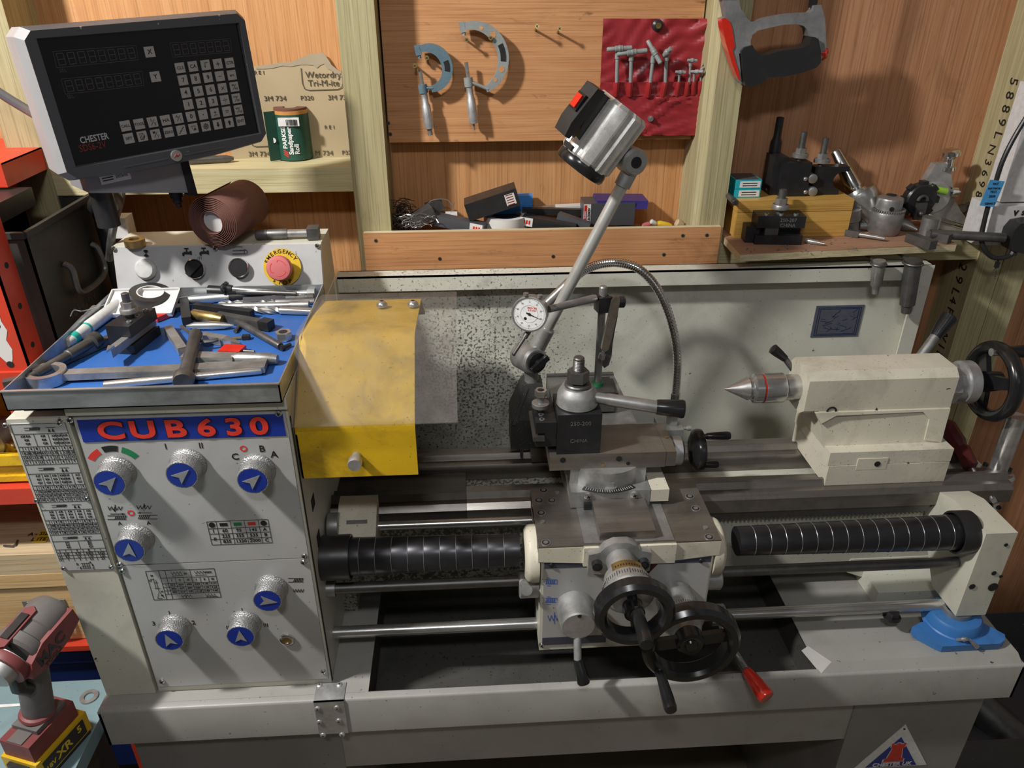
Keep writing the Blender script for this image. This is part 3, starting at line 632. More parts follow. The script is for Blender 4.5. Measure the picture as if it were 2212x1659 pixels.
# ---------------------------------------------------------------- chuck and guard
mb = MB(); mb.rod((XS+.004, YC, ZC), (XS+.2, YC, ZC), [(0, .05), (.02, .05), (.02, .078), (.085, .080), (.09, .076), (.09, .02), (.086, .018)], 40)
for k in range(3):
    R = MX.Rotation(k*2.094+.5, 3, 'X'); mb.ob(V((XS+.105, YC, ZC))+R @ V((0, 0, .052)), (.03, .02, .04), R, .002)
obj('chuck', mb, M['tool'], L)
YG = .85; gx0, gx1 = XS+.0015, -.0745
gz = [1.66-.695*YG, 1.66-.60*YG, 1.66-.4505*.945, 1.2145]; gy = [YG, YG, .945, 1.125]
prof = [(gy[0], gz[0]), (gy[1], gz[1]), (gy[2], gz[2]), (gy[3], gz[3]), (1.20, 1.16)]
def sheet(prof, x0, x1, th, bev=0):
    mb = MB(); n = len(prof); inn = []
    for i, (y, z) in enumerate(prof):
        a = V(prof[max(i-1, 0)]); b = V(prof[min(i+1, n-1)]); d = (b-a).normalized(); nn = V((d.y, -d.x)) if (d.y or d.x) else V((1, 0)); inn.append((y+nn.x*th, z+nn.y*th))
    mb.prism([(x0, *p) for p in prof]+[(x0, *p) for p in reversed(inn)], (x1-x0, 0, 0), bev); return mb
def smooth_prof(p, r):
    out = [p[0]]
    for a, b, c in zip(p, p[1:], p[2:]):
        a, b, c = V(a), V(b), V(c); d0, d1 = (a-b).normalized(), (c-b).normalized(); q = min(r, (a-b).length*.4, (c-b).length*.4)
        for t_ in (0, .25, .5, .75, 1): out.append(tuple((b+d0*q)*(1-t_)**2+b*2*t_*(1-t_)+(b+d1*q)*t_**2))
    return out+[p[-1]]
mb = sheet(smooth_prof(prof, .012), gx0, gx1, .003)
mb.prism([(gx0, y, z) for y, z in prof]+[(gx0, 1.17, 1.11), (gx0, 1.10, 1.15), (gx0, .99, 1.13)], (.002, 0, 0))   # left cheek
gd = obj('chuck_guard', mb, M['yellow'], L, label='scuffed yellow sheet metal guard')
kc = P(766, 1004, Y=YG-.022); mb = MB(); mb.rod((kc.x, YG, kc.z), (kc.x, YG-.024, kc.z), [(0, .006), (.010, .006), (.011, .0085), (.013, .0092), (.022, .0092), (.024, .0085)], 28)
obj('guard_knob', mb, M['alu'], gd)
s0, s1 = XS+.0005, -.0185
sp_ = [(.836, 1.66-.5985*.836), (.93, 1.66-.4495*.93+.004), (1.125, 1.2235)]
obj('clear_shield', sheet(smooth_prof([(.836, P(800, 918, Y=.836).z)]+sp_[1:], .01), s0, s1, .004), M['clear'], gd, label='scratched clear plastic shield')
for u, v in ((825, 658), (892, 657)):
    c = P(u, v, Z=1.226); mb = MB(); mb.rod(c-Z_*.012, c+Z_*.006, [(0, .004), (.010, .004), (.0101, .0085), (.013, .0082), (.016, .006), (.018, .003)], 20); mb.m = 1; mb.hexn(c+Z_*.0052, c+Z_*.0062, .003)
    obj('guard_bolt', mb, [M['bright'], M['dark']], gd)
mb = MB(); mb.cyl((XS, 1.20, 1.163), (-.0745, 1.20, 1.163), .008); obj('guard_hinge_bar', mb, M['toold'], gd)
# ---------------------------------------------------------------- bed, ways, rack
XE = .900                                   # right end of the bed
YF, YR = .979, 1.151
mb = MB()                                   # painted casting: web, inner floor, feet, end lugs
mb.bx(XS-.05, XE-.02, 1.002, 1.03, .72, .885, .003)                     # front web
mb.bx(XS-.05, XE-.02, 1.02, 1.095, .868, .884)                           # floor between the ways
mb.bx(XS-.05, XE-.02, 1.10, 1.14, .72, .89, .003)                        # rear web
mb.prism([(XE-.02, .99, .70), (XE-.02, .99, .905), (XE-.02, 1.15, .905), (XE-.02, 1.15, .70)], (.012, 0, 0), .002)
fx0, fx1 = P(1880, 1340, Y=.945).x, .86
mb.bx(fx0, XE-.01, .945, 1.16, ZT+.001, ZT+.032, .006, 2); mb.bx(XS-.05, P(812, 1400, Y=.95).x-.03, .99, 1.16, ZT+.0, .73)
mb.prism([(fx0-.03, 1.0, .72), (fx0+.02, 1.0, .70), (XE-.02, 1.0, .70), (XE-.02, 1.0, .75), (fx0-.03, 1.0, .75)], (0, .1, 0))
bed = obj('bed', mb, M['bedp'], L)
mb = MB()                                   # ground front way with a raised V
fw = [(YF+.002, .880), (YF+.002, .905), (YF+.010, ZB), (1.0, ZB), (1.006, ZB+.010), (1.012, ZB+.010), (1.018, ZB), (1.036, ZB), (1.036, .884), (1.002, .884), (1.002, .880)]
xg = P(1008, 1080, Y=1.0).x; mb.prism([(xg, y, z) for y, z in fw], (XE-xg, 0, 0)); obj('front_way', mb, M['way'], L)
mb = MB(); mb.prism([(XS-.02, y+.0004, z-.0006) for y, z in fw], (xg-XS+.0195, 0, 0)); mb.bx(XS, xg-.001, 1.03, 1.10, .88, .90, .004); obj('gap_piece', mb, M['gap'], L, label='black oily gap piece of the bed under the guard')
mb = MB()
rw = [(1.093, .884), (1.093, ZB-.006), (1.097, ZB), (1.112, ZB), (1.118, ZB+.009), (1.124, ZB+.009), (1.130, ZB), (YR, ZB), (YR, .884)]
mb.prism([(XS-.02, y, z) for y, z in rw], (XE-XS+.005, 0, 0)); obj('rear_way', mb, M['way'], L)
mb = MB(); q = []; xa, xb = P(1010, 1130, Y=.985).x, P(2010, 1100, Y=.985).x; n = 110
for i in range(n):
    x = xa+(xb-xa)*i/n; s = (xb-xa)/n; q += [(x, .988, .862), (x+s*.28, .988, .857), (x+s*.5, .988, .857), (x+s*.78, .988, .862)]
mb.prism(q+[(xb, .988, .880), (xa, .988, .880)], (0, .015, 0)); obj('gear_rack', mb, M['toold'], L)
mb = MB(); mb.rod((XS, .965, .905-.012), (P(1145, 1100, Y=.965).x, .965, .893), [(0, .0075), (.33, .0075)], 16); obj('stop_bar', mb, M['bright'], L)
c = P(2135, 1092, Y=.99)
for u, v, r in ((2134, 1096, .0085), (2157, 1096, .004)):
    mb = MB(); c = P(u, v, Y=.989); mb.rod(c+Y_*.004, c-Y_*.003, [(0, r), (.005, r), (.007, r*.85), (.007, r*.5), (.004, r*.45)], 18); obj('cap_screw', mb, M['black'], L)
for u, v in ((1926, 1333), (2055, 1322)):
    c = P(u, v, Z=ZT+.033); mb = MB(); mb.cyl(c, c+Z_*.003, .014); mb.hexn(c+Z_*.003, c+Z_*.013, .0105, .001); obj('holding_down_bolt', mb, M['black'], L)
# rods
YL = .895; zl, zf, zr_ = .893, .8315, .739
xsd0, xsd1 = .094, .357                     # saddle sides
def cyl_x(name, x0, x1, y, z, prof=None, r=.01, m='bright', n=28, par=L, label=None):
    mb = MB(); mb.rod((x0, y, z), (x1, y, z), prof or [(0, r), (x1-x0, r)], n); return obj(name, mb, M[m], par, label)
def spiral(x0, x1, r0, r1, n, cup0, cup1, cr, name):
    pr = []; L_ = abs(x1-x0)
    for i in range(n):
        a = L_*i/n; b = L_*(i+1)/n; r = r0+(r1-r0)*i/(n-1); pr += [(a, r), (b-.0004, r+.0002), (b, r)]
    mb = MB(); mb.rod((x0, YL, zl), (x1, YL, zl), pr, 36); o = obj(name, mb, M['cover'], L, label='black spiral spring leadscrew cover'); mb = MB(); d_ = 1 if x1 > x0 else -1
    for i in range(1, n): mb.ring((x0+d_*L_*i/n, YL, zl), X_, r0+(r1-r0)*i/(n-1), .00045, n=36, k=6)
    obj('coil_edges', mb, M['bright'] if d_ > 0 else M['tool'], o)
    mb = MB(); s = 1 if cup1 > cup0 else -1; w_ = abs(cup1-cup0)
    mb.rod((cup0, YL, zl), (cup1, YL, zl), [(.012, cr-.004), (0, cr-.003), (0, cr), (.002, cr+.0004), (w_, cr), (w_, .01)], 40); obj('cover_cup', mb, M['rubber'], o); return o
xe0 = P(2054, 1160, Y=YL).x; xe1 = .772
spiral(P(1588, 1180, Y=YL).x, xe0+.01, .0225, .0275, 15, xe0, xe1+.002, .0335, 'leadscrew_cover')
xc = P(762, 1225, Y=YL).x
spiral(P(1122, 1190, Y=YL).x, xc-.01, .0245, .0285, 11, xc, XS, .0335, 'leadscrew_cover')
cyl_x('feed_rod', XS, xe1, YL, zf, r=.0085, m='toold'); cyl_x('feed_rod_collar', XS, P(727, 1280, Y=YL).x, YL, zf, r=.0125, m='tool'); cyl_x('control_rod', XS, xe1+.008, YL, zr_, r=.0095, m='bright')
mb = MB()                                   # right-hand rod bracket
mb.prism([(.772, .86, .748), (.772, .86, .917), (.772, .945, .917), (.772, 1.0, .90), (.772, 1.0, .84), (.772, .93, .748)], (.05, 0, 0), .004, 2)
mb.m = 1
for u, v, r in ((2100, 1267, .005), (2145, 1268, .008), (2147, 1238, .004), (2162, 1245, .003), (2173, 1177, .003)):
    c = P(u, v, Y=.8592); mb.disc(c, -Y_, r, .0006)
obj('rod_end_bracket', mb, [M['cream'], M['dark']], L)
# carriage stop on the left
mb = MB(); sx0_, sx1_ = P(728, 1120, Y=.95).x, P(812, 1120, Y=.95).x
za = P(770, 1068, Y=.985).z
mb.prism([(sx0_, .925, .862), (sx0_, .925, .897), (sx0_, .975, .932), (sx0_, .995, .932), (sx0_, .995, .862)], (sx1_-sx0_, 0, 0), .004, 2)
cs_ = obj('carriage_stop', mb, M['creamt'], L)
mb = MB(); c = P(705, 1137, Y=.95); mb.rod((XS+.003, .95, c.z), (sx0_+.002, .95, c.z), [(0, .02), (.004, .021), (.016, .021), (.017, .019), (sx0_-XS-.001, .019)], 32); obj('stop_dial', mb, M['tool'], cs_)
mb = MB(); q0, q1 = P(733, 1098, Y=.955), P(798, 1096, Y=.955); e = V((0, .050, .035)).normalized(); nn = V((0, -.035, .050)).normalized(); o = V(((sx0_+sx1_)/2, .950, .9145))+nn*.0004
mb.prism([o+X_*a+e*b for a, b in ((-.016, -.003), (.016, -.003), (.016, .003), (-.016, .003))], nn*.0008); obj('stop_nameplate', mb, M['toold'], cs_)
# ---------------------------------------------------------------- carriage
ZS = .935
mb = MB()
mb.prism([(xsd0-.004, .850, ZS), (xsd1+.002, .850, ZS), (xsd1+.002, .992, ZS), (.268, .992, ZS), (.268, 1.085, ZS), (.330, 1.085, ZS), (.330, 1.17, ZS), (.10, 1.17, ZS), (.10, 1.085, ZS), (.146, 1.085, ZS), (.146, .992, ZS), (xsd0-.004, .992, ZS)], (0, 0, -.012))
mb.m = 1
mb.prism([(xsd0-.004, .8495, ZS-.003), (.160, .8495, ZS-.003), (.160, .8495, ZS-.030), (.157, .8495, ZS-.033), (xsd0-.004, .8495, ZS-.028)], (0, .13, 0))
mb.prism([(.156, .8455, ZS-.002), (.292, .8455, ZS-.002), (.292, .8455, ZS-.036), (.156, .8455, ZS-.036)], (0, .13, 0))
mb.prism([(.288, .8495, ZS-.003), (xsd1+.002, .8495, ZS-.003), (xsd1+.002, .8495, ZS-.028), (.288, .8495, ZS-.036)], (0, .13, 0))
mb.m = 2
for u, v in ((1174, 1059), (1164, 1081), (1192, 1081), (1169, 1108), (1179, 1172), (1490, 1072), (1503, 1098), (1532, 1160)):
    c = P(u, v, Z=ZS+.0004); mb.m = 2; mb.wash(c-Z_*.0006, Z_, .0058, .0072, .0010); mb.m = 3; mb.disc(c-Z_*.0003, Z_, .0058, .0006); mb.m = 2; mb.cyl(c, c+Z_*.0012, .0036, n=10)
for u, v in ((1203, 1064), (1172, 1127), (1524, 1139)):
    c = P(u, v, Z=ZS+.0004); mb.disc(c, Z_, .004, .0008)
sd = obj('saddle', mb, [M['steel'], M['creamt'], M['tool'], M['dark']], L)
mb = MB(); mb.bx(.157, .290, .853, .985, ZS+.0003, ZS+.0012); obj('saddle_wear_strip', mb, M['tool'], L)
ax0, ax1 = .099, .352
azb = .724
mb = MB(); mb.bx(ax0-.004, ax1, .853, .93, azb, ZS-.03, .004, 2); ap_ = obj('apron', mb, M['cream'], L)
mb = MB(); yq = .8525; mb.bx(ax0, ax1-.003, yq-.001, .856, azb+.012, ZS-.034); mb.m = 1
mb.bx(ax0+.0005, ax1-.0035, yq-.0015, yq, .893, .907-.004); mb.bx(ax0+.0005, .20, yq-.0015, yq, azb+.0125, azb+.028); mb.m = 2
mb.hexa([(.225, yq-.0018, .874), (.255, yq-.0018, .874), (.255, yq, .874), (.225, yq, .874), (.245, yq-.0018, .902), (.275, yq-.0018, .902), (.275, yq, .902), (.245, yq, .902)])
mb.m = 3
def ap(u, v): return P(u, v, Y=yq-.0012)
for v in (1257, 1297):
    for i in range(5): mb.line(ap(1180+i*4, v+4), ap(1182+i*4, v-4), .0012, -Y_)
    for a, b in (((1178, v-5), (1203, v-5)), ((1203, v-5), (1203, v+4)), ((1203, v+4), (1178, v+4)), ((1181, v-8), (1189, v-8)), ((1181, v+8), (1189, v+8)), ((1171, v-6), (1174, v-6)), ((1171, v+6), (1174, v+6))): mb.line(ap(*a), ap(*b), .0005, -Y_)
qz = [ap(1183+4*i, 1335+(6 if i % 2 else -6)) for i in range(8)]
for a, b in zip(qz, qz[1:]): mb.line(a, b, .0007, -Y_)
mb.line(ap(1197, 1322), ap(1197, 1347), .0007, -Y_)
fp = obj('apron_faceplate', mb, [M['panel'], plain('slate_stripe', (.055, .058, .085), .4), plain('maroon_stripe', (.05, .012, .012), .4), M['inkblue']], ap_)
for u, v in ((1191, 1220), (1514, 1210), (1170, 1393)):
    m2 = MB(); screw(m2, ap(u, v), -Y_, .0042); obj('screw', m2, [M['chrome'] if v > 1300 else M['black'], M['dark']], ap_)
# left and right wiper flanges on the leadscrew
for x, s in ((ax0-.006, -1), (ax1+.002, 1)):
    mb = MB(); mb.rod((x, YL-.004, zl-.004), (x+s*.02, YL-.004, zl-.004), [(0, .044), (.012, .044), (.016, .042), (.02, .036)], 40)
    obj('leadscrew_flange', mb, M['creamt'], L)
    mb = MB(); mb.rod((x-s*.002, YL-.006, zf-.004), (x+s*.03, YL-.006, zf-.004), [(0, .02), (.028, .02), (.03, .018)], 32); obj('feed_rod_boss', mb, M['cast'], L)
mb = MB(); c0 = P(1133, 1262, Y=.872); c1 = P(1138, 1275, Y=.845); mb.rod(c0, c1, [(0, .0075), (.02, .0075), (.0205, .0085), ((V(c1)-c0).length, .0085)], 18); obj('thread_dial_knob', mb, M['cast'], L)
# cross slide with dovetail plate, front block, compound base and compound slide
mb = MB(); zs1 = .951
yfz = lambda u, v, z: P(u, v, Z=z)
mb.bx(.180, .262, .8575, 1.0, ZS+.001, zs1, .0008)
obj('dovetail_slide', mb, M['steel'], L)
zb2 = .9655
mb = MB(); mb.bx(.148, .271, .9365, .985, ZS+.0015, zb2, .002); mb.bx(.150, .268, .985, 1.20, ZS+.0015, zb2, .002)
mb.m = 1; mb.bx(.168, .262, .930, .937, ZS+.0012, ZS+.012)
csl = obj('cross_slide', mb, [M['cast'], M['rubber']], L)
for u, v in ((1271, 1072), (1371, 1069)):
    m2 = MB(); screw(m2, P(u, v, Y=.936), -Y_, .0065, .003); obj('screw', m2, [M['bright'], M['dark']], csl)
mb = MB(); mb.bx(.272, .300, .936, 1.0, .9435, .9655, .003); obj('end_stop_block', mb, M['creamt'], L)
CX, CY = .207, 1.005
mb = MB(); mb.cyl((CX, CY, zb2), (CX, CY, .994), .064, n=48, bev=.002); mb.bx(CX-.058, CX+.060, CY-.045, CY+.04, zb2, .9935, .002)
mb.m = 1
q = [(CX+math.sin(math.radians(a))*r, CY-math.cos(math.radians(a))*r, zb2+.0006) for r, rg in ((.0745, range(-34, 35, 4)), (.0655, range(34, -35, -4))) for a in rg]
mb.prism(q, (0, 0, .0006)); mb.m = 2
for a in range(-30, 31, 3):
    e = V((math.sin(math.radians(a)), -math.cos(math.radians(a)), 0)); p = V((CX, CY, zb2+.0013)); mb.line(p+e*.067, p+e*(.072 if a % 15 else .0735), .0005, Z_)
mb.m = 0; c = P(1321, 1022, Y=.945); mb.cyl((c.x, .948, zb2), (c.x, .948, zb2+.004), .0115); mb.hexn((c.x, .948, zb2+.004), (c.x, .948, zb2+.012), .0085, .001); mb.cyl((c.x, .948, zb2+.012), (c.x, .948, zb2+.016), .0045)
obj('compound_swivel_base', mb, [M['cast'], M['rubber'], M['white']], L, label='grey swivel base with a black degree scale')
zc1, yc0, yc1 = 1.02, .958, 1.042
x0c, x1c = P(1188, 985, Y=yc0).x, P(1462, 975, Y=yc0).x; zc0 = P(1300, 1013, Y=yc0).z
mb = MB(); mb.bx(x0c, x1c-.016, yc0, yc1, zc0, zc1, .0012); mb.bx(x1c-.0155, x1c, yc0+.0004, yc1, zc0+.001, zc1-.0005, .001); mb.m = 1
for u, v in ((1216, 994), (1337, 991), (1357, 1001)):
    c = P(u, v, Y=yc0-.0002); mb.disc(c, -Y_, .0045 if v < 1000 else .003, .0006)
mb.m = 2
for c in (P(1302, 1004, Y=yc0-.0004), P(1440, 944, Z=zc1+.0002)): mb.disc(c, -Y_ if c.z < zc1 else Z_, .0028, .0006)
obj('compound_slide', mb, [M['steel'], M['dark'], M['brass']], L)
zq = P(1492, 972, Y=1.0).z; yq2 = 1.0; xq0 = x1c
mb = MB(); mb.rod((xq0, yq2, zq), (xq0+.022, yq2, zq), [(0, .020), (.004, .020), (.005, .0235), (.018, .0235), (.020, .021), (.022, .018)], 36); obj('compound_dial', mb, M['alu'], L)
xh = P(1497, 972, Y=yq2).x
mb = MB(); mb.rod((xh-.004, yq2, zq), (xh+.018, yq2, zq), [(0, .012), (.002, .025), (.006, .0325), (.011, .034), (.017, .033), (.0185, .029), (.015, .024), (.014, .01)], 40)
ch = obj('compound_handwheel', mb, M['bakelite'], L)
for u0, v0, u1, r, z in ((1512, 940, 1575, .0062, .0275), (1512, 1004, 1549, .0055, -.0265)):
    a = P(u0, v0, Y=yq2); b = P(u1, v0, Y=yq2); mb = MB(); ln = b.x-xh-.012
    mb.rod((xh+.012, yq2-.004, zq+z), (b.x, yq2-.004, zq+z), [(0, r*.6), (.004, r*.62), (.006, r*.85), (ln*.5, r), (ln*.9, r*1.1), (ln, r*.9)], 20); obj('crank_handle', mb, M['bakelite'], ch)
# cross-slide screw bracket, dial, handwheel
bx_c = .2075; bz = P(1335, 1195, Y=.85).z
mb = MB(); mb.prism([(bx_c-.046, .849, ZS-.006), (bx_c-.03, .849, ZS-.002), (bx_c-.022, .849, ZS+.008), (bx_c-.010, .849, ZS+.014), (bx_c+.010, .849, ZS+.014), (bx_c+.022, .849, ZS+.008), (bx_c+.03, .849, ZS-.002), (bx_c+.045, .849, ZS-.006), (bx_c+.045, .849, ZS-.04), (bx_c+.02, .849, ZS-.044), (bx_c-.02, .849, ZS-.044), (bx_c-.046, .849, ZS-.04)], (0, -.014, 0), .003, 2)
mb.rod((bx_c, .838, bz), (bx_c, .795, bz), [(0, .021), (.03, .020), (.043, .022)], 36)
br = obj('feed_screw_bracket', mb, M['cast'], L)
for dx in (-.034, .034):
    mb = MB(); mb.cyl((bx_c+dx, .836, bz-.004), (bx_c+dx, .826, bz-.004), .0075, n=20); mb.m = 1; mb.hexn((bx_c+dx, .8265, bz-.004), (bx_c+dx, .8255, bz-.004), .004); obj('cap_screw', mb, [M['black'], M['dark']], br)
mb = MB(); mb.rod((bx_c, .800, bz), (bx_c, .755, bz), [(0, .021), (.002, .030), (.016, .030), (.017, .0345), (.034, .0355), (.036, .033), (.045, .026)], 48)
for i in range(60):
    a = 2*math.pi*i/60; e = V((math.cos(a), 0, math.sin(a))); mb.m = 1; mb.ob(V((bx_c, .775, bz))+e*.0352, (.0006, .006 if i % 5 else .010, .0006), MX.Rotation(-a, 3, 'Y'))
mb.m = 2; q0 = []
for i in range(13):
    a0 = math.radians(48+7*i); a1 = math.radians(48+7*i+7)
    if i < 12: mb.prism([V((bx_c+math.cos(a)*.0308, y, bz+math.sin(a)*.0308)) for a, y in ((a0, .800), (a1, .800), (a1, .783), (a0, .783))], V((math.cos(a0), 0, math.sin(a0)))*.0008)
mb.m = 1
for i in range(1, 11):
    a = math.radians(51+7*i); e = V((math.cos(a), 0, math.sin(a))); mb.ob(V((bx_c, .7915, bz))+e*.0318, (.0016, .003, .0005), MX.Rotation(math.pi/2-a, 3, 'Y'))
obj('feed_dial', mb, [M['cast'], M['ink'], M['brass']], L, label='engraved feed dial with a brass scale')
def wheel(name, c, R, rt, th, spokes, hub, hand, hl, hr, handr='bakelite', a0=1.571, web=False, mat='bakelite'):
    """handwheel facing -Y"""
    mb = MB(); c = V(c)
    mb.rod(c+Y_*th*.5, c-Y_*th*.5, [(0, R-rt*1.5), (0, R-rt*.4), (th*.18, R), (th*.75, R), (th, R-rt*.5), (th, R-rt*1.3), (th*.8, R-rt*1.7), (th*.1, R-rt*1.7), (0, R-rt*1.5)], 56, close=False)
    mb.rod(c+Y_*th*.55, c-Y_*th*.35, [(0, hub*.8), (.002, hub), (th*.75, hub), (th*.85, hub*.8), (th*.8, hub*.5), (th*.9, hub*.4), (th*.9, .002)], 32)
    for i in range(spokes):
        a = a0+2*math.pi*i/spokes; e = V((math.cos(a), 0, math.sin(a))); F = MX.Rotation(-a, 3, 'Y')
        mb.ob(c+e*(R-rt)*.5+Y_*th*.18, (R-rt*1.2, th*.3, hub*.95), F, .002)
    if web: mb.cyl(c+Y_*th*.46, c+Y_*th*.3, R-rt, n=48)
    w_ = obj(name, mb, M[mat], L)
    mb = MB(); h0 = V(hand); mb.rod(h0, h0-Y_*hl, [(0, hr*.62), (.006, hr*.62), (.0065, hr*.95), (.008, hr*.8), (hl*.35, hr*.85), (hl*.7, hr), (hl*.93, hr*1.02), (hl*.99, hr*.9), (hl, hr*.6)], 24)
    obj('crank_handle', mb, M[handr], w_); return w_
hy = .735
wheel('cross_slide_handwheel', (bx_c, hy, bz-.0005), .0540, .0095, .024, 2, .014, (bx_c+.003, hy+.003, bz+.004), .066, .0098, a0=1.75)
cw = P(1455, 1290, Y=.85); cwz = cw.z+.004; cwx = cw.x
mb = MB(); mb.rod((cwx, .855, cwz), (cwx, .77, cwz), [(0, .028), (.03, .028), (.031, .031), (.058, .032), (.060, .028), (.085, .02)], 44)
for i in range(60):
    a = 2*math.pi*i/60; e = V((math.cos(a), 0, math.sin(a))); mb.m = 1; mb.ob(V((cwx, .806, cwz))+e*.0319, (.0006, .005 if i % 5 else .009, .0006), MX.Rotation(-a, 3, 'Y'))
obj('carriage_dial', mb, [M['cast'], M['ink']], L)
wheel('carriage_handwheel', (cwx, .757, cwz), .0705, .0105, .026, 2, .020, (cwx-.042, .75, cwz-.043), .070, .0088, a0=.12, web=False)
# feed selector with lever
fc = P(1248, 1345, Y=.815)
mb = MB(); mb.rod((fc.x, .853, fc.z), (fc.x, .807, fc.z), [(0, .0285), (.03, .0275), (.044, .026), (.046, .024)], 44); mb.m = 1; c = P(1252, 1331, Y=.8066); mb.disc(c, -Y_, .003, .0006); mb.m = 0
fs = obj('feed_selector', mb, [M['cast'], M['dark']], L)
a = V((fc.x, .815, fc.z-.02)); b = P(1248, 1425, Y=.795); d = P(1262, 1478, Y=.775)
mb = MB(); mb.tube([a, (a+b)/2, b], .0058, 12); obj('lever_arm', mb, M['alu'], fs)
mb = MB(); ln = (d-b).length; mb.rod(b, d, [(0, .0065), (.004, .0075), (ln*.5, .0088), (ln*.92, .0098), (ln, .008)], 20); obj('lever_grip', mb, M['bakelite'], fs)
# spindle control lever with the red grip
a = V((P(1545, 1345, Y=YL).x, YL, zr_)); b = P(1578, 1395, Y=.86); c = P(1612, 1448, Y=.80); d = P(1657, 1508, Y=.755)
mb = MB(); mb.cyl(a-X_*.012, a+X_*.012, .018); mb.tube([a, b, (b+c)/2, c], .0062, 12); sl = obj('spindle_control_lever', mb, M['bright'], L)
mb = MB(); ln = (d-c).length; mb.rod(c, d, [(0, .0075), (.005, .009), (ln*.5, .0115), (ln*.93, .0132), (ln*.99, .012), (ln, .007)], 28); obj('lever_grip', mb, M['redg'], sl, label='glossy red lever grip')
# rear of the carriage: flat table, brackets
rt_z = 1.006; ry1 = 1.245
rx0, rx1 = P(1181, 806, Y=ry1).x, P(1325, 803, Y=ry1).x
mb = MB(); mb.prism([(rx0, 1.03, rt_z), (rx1+.01, 1.03, rt_z), (rx1, ry1, rt_z), (rx0, ry1, rt_z)], (0, 0, -.04), .001); mb.m = 1
mb.bx(rx0, rx1, ry1-.006, ry1+.004, rt_z-.03, rt_z+.003)
obj('rear_cross_slide_cover', mb, [M['tool'], M['toold']], L)
# ---------------------------------------------------------------- tailstock
tx0, tx1 = .582, .787; tz = [ZB+.001, .953, .978, 1.005]
mb = MB(); yt0, yt1 = 1.0, 1.14
mb.bx(tx0, tx1, yt0, yt1, tz[0], tz[1]-.0006, .003)
tb = obj('tailstock_base', mb, M['creamt'], L)
mb = MB()
mb.bx(tx0-.002, tx1+.001, yt0+.001, yt1, tz[1]+.0004, tz[2], .004, 2)
px0 = P(1848, 1015, Y=yt0).x; px1 = P(1912, 1015, Y=yt0).x
mb.bx(px0, px1, yt0-.0004, yt0+.02, tz[1]-.010, tz[1]+.012, .002)
mb.hexa([(tx0-.004, yt0+.022, tz[2]-.002), (tx1-.008, yt0+.022, tz[2]-.002), (tx1-.008, yt1-.02, tz[2]-.002), (tx0-.004, yt1-.02, tz[2]-.002), (tx0-.025, yt0+.028, 1.05), (tx1-.008, yt0+.028, 1.05), (tx1-.008, yt1-.03, 1.05), (tx0-.025, yt1-.03, 1.05)], .005, 2)
hw = .038; yc = YC
bl0, bl1 = .534, .778
oc = [(yc-hw, ZC-.024), (yc-hw, ZC+.030), (yc-hw+.012, ZC+.042), (yc+hw-.012, ZC+.042), (yc+hw, ZC+.030), (yc+hw, ZC-.024), (yc+hw*.6, ZC-.036), (yc-hw*.6, ZC-.036)]
mb.prism([(bl0, y, z) for y, z in oc], (bl1-bl0, 0, 0), .004, 2)
mb.m = 1; c = P(1796, 888, Y=yc-hw); mb.rod(c+Y_*.004, c-Y_*.0012, [(0, .0085), (.005, .0085), (.0055, .006), (.002, .0055)], 20); c = P(1895, 1002, Y=yt0-.0006); mb.disc(c, -Y_, .005, .0008)
tsb = obj('tailstock_body', mb, [M['creamt'], M['dark']], L)
mb = MB()                                    # raised webs that frame the recessed side panel
mb.prism([(bl0+.03, yt0+.020, ZC-.045), (bl0+.052, yt0+.020, ZC-.030), (tx1-.055, yt0+.0235, ZC-.030), (tx1-.04, yt0+.0235, ZC-.045), (tx1-.04, yt0+.0205, tz[2]+.006), (tx1-.010, yt0+.0205, tz[2]), (tx1-.010, yt0+.0235, ZC-.026), (bl0+.018, yt0+.0235, ZC-.026)], (0, .012, 0), .003, 2)
obj('side_rib', mb, M['creamt'], tsb)
xq = P(1737, 838, Y=YC).x; xl0, xl1, xl2 = P(1563, 842, Y=YC).x, P(1622, 842, Y=YC).x, P(1692, 838, Y=YC).x
cyl_x('quill', xl2+.0005, bl0+.004, YC, ZC, r=.0212, m='bright', par=tsb)
mb = MB(); mb.rod((bl1-.002, YC, ZC), (bl1+.02, YC, ZC), [(0, .036), (.018, .036), (.02, .034)], 8); mb.m = 1; mb.rod((bl1+.018, YC, ZC), (bl1+.052, YC, ZC), [(0, .030), (.012, .031), (.013, .036), (.03, .036), (.033, .033), (.034, .02)], 44)
obj('tailstock_dial', mb, [M['cast'], M['alu']], L)
hx = .866; wc = V((hx, YC, ZC)); R = .067
mb = MB(); mb.ring(wc, X_, R-.009, .010, .012, 56, 12); mb.rod(wc-X_*.028, wc+X_*.012, [(0, .016), (.02, .018), (.04, .016)], 28)
for k in range(3):
    a = .35+k*2.094; e = V((0, -math.cos(a), math.sin(a))); t_ = V((0, math.sin(a), math.cos(a)))
    mb.prism([wc+t_*.013-X_*.018, wc-t_*.013-X_*.018, wc+e*(R-.011)-t_*.008, wc+e*(R-.011)+t_*.008], X_*.009, .001)
th = obj('tailstock_handwheel', mb, M['bakelite'], L)
hc = wc+V((0, .006, R-.016)); mb = MB(); mb.rod(hc, hc+X_*.09, [(0, .006), (.012, .006), (.014, .009), (.05, .011), (.085, .011), (.09, .008)], 20); obj('crank_handle', mb, M['bakelite'], th)
mb = MB(); c = hc-X_*.014; mb.cyl(c, c+X_*.012, .0065, n=16); obj('handle_bolt', mb, M['bright'], th)
a, b, c = P(1712, 797, Y=1.10), P(1696, 775, Y=1.105), P(1668, 752, Y=1.11)
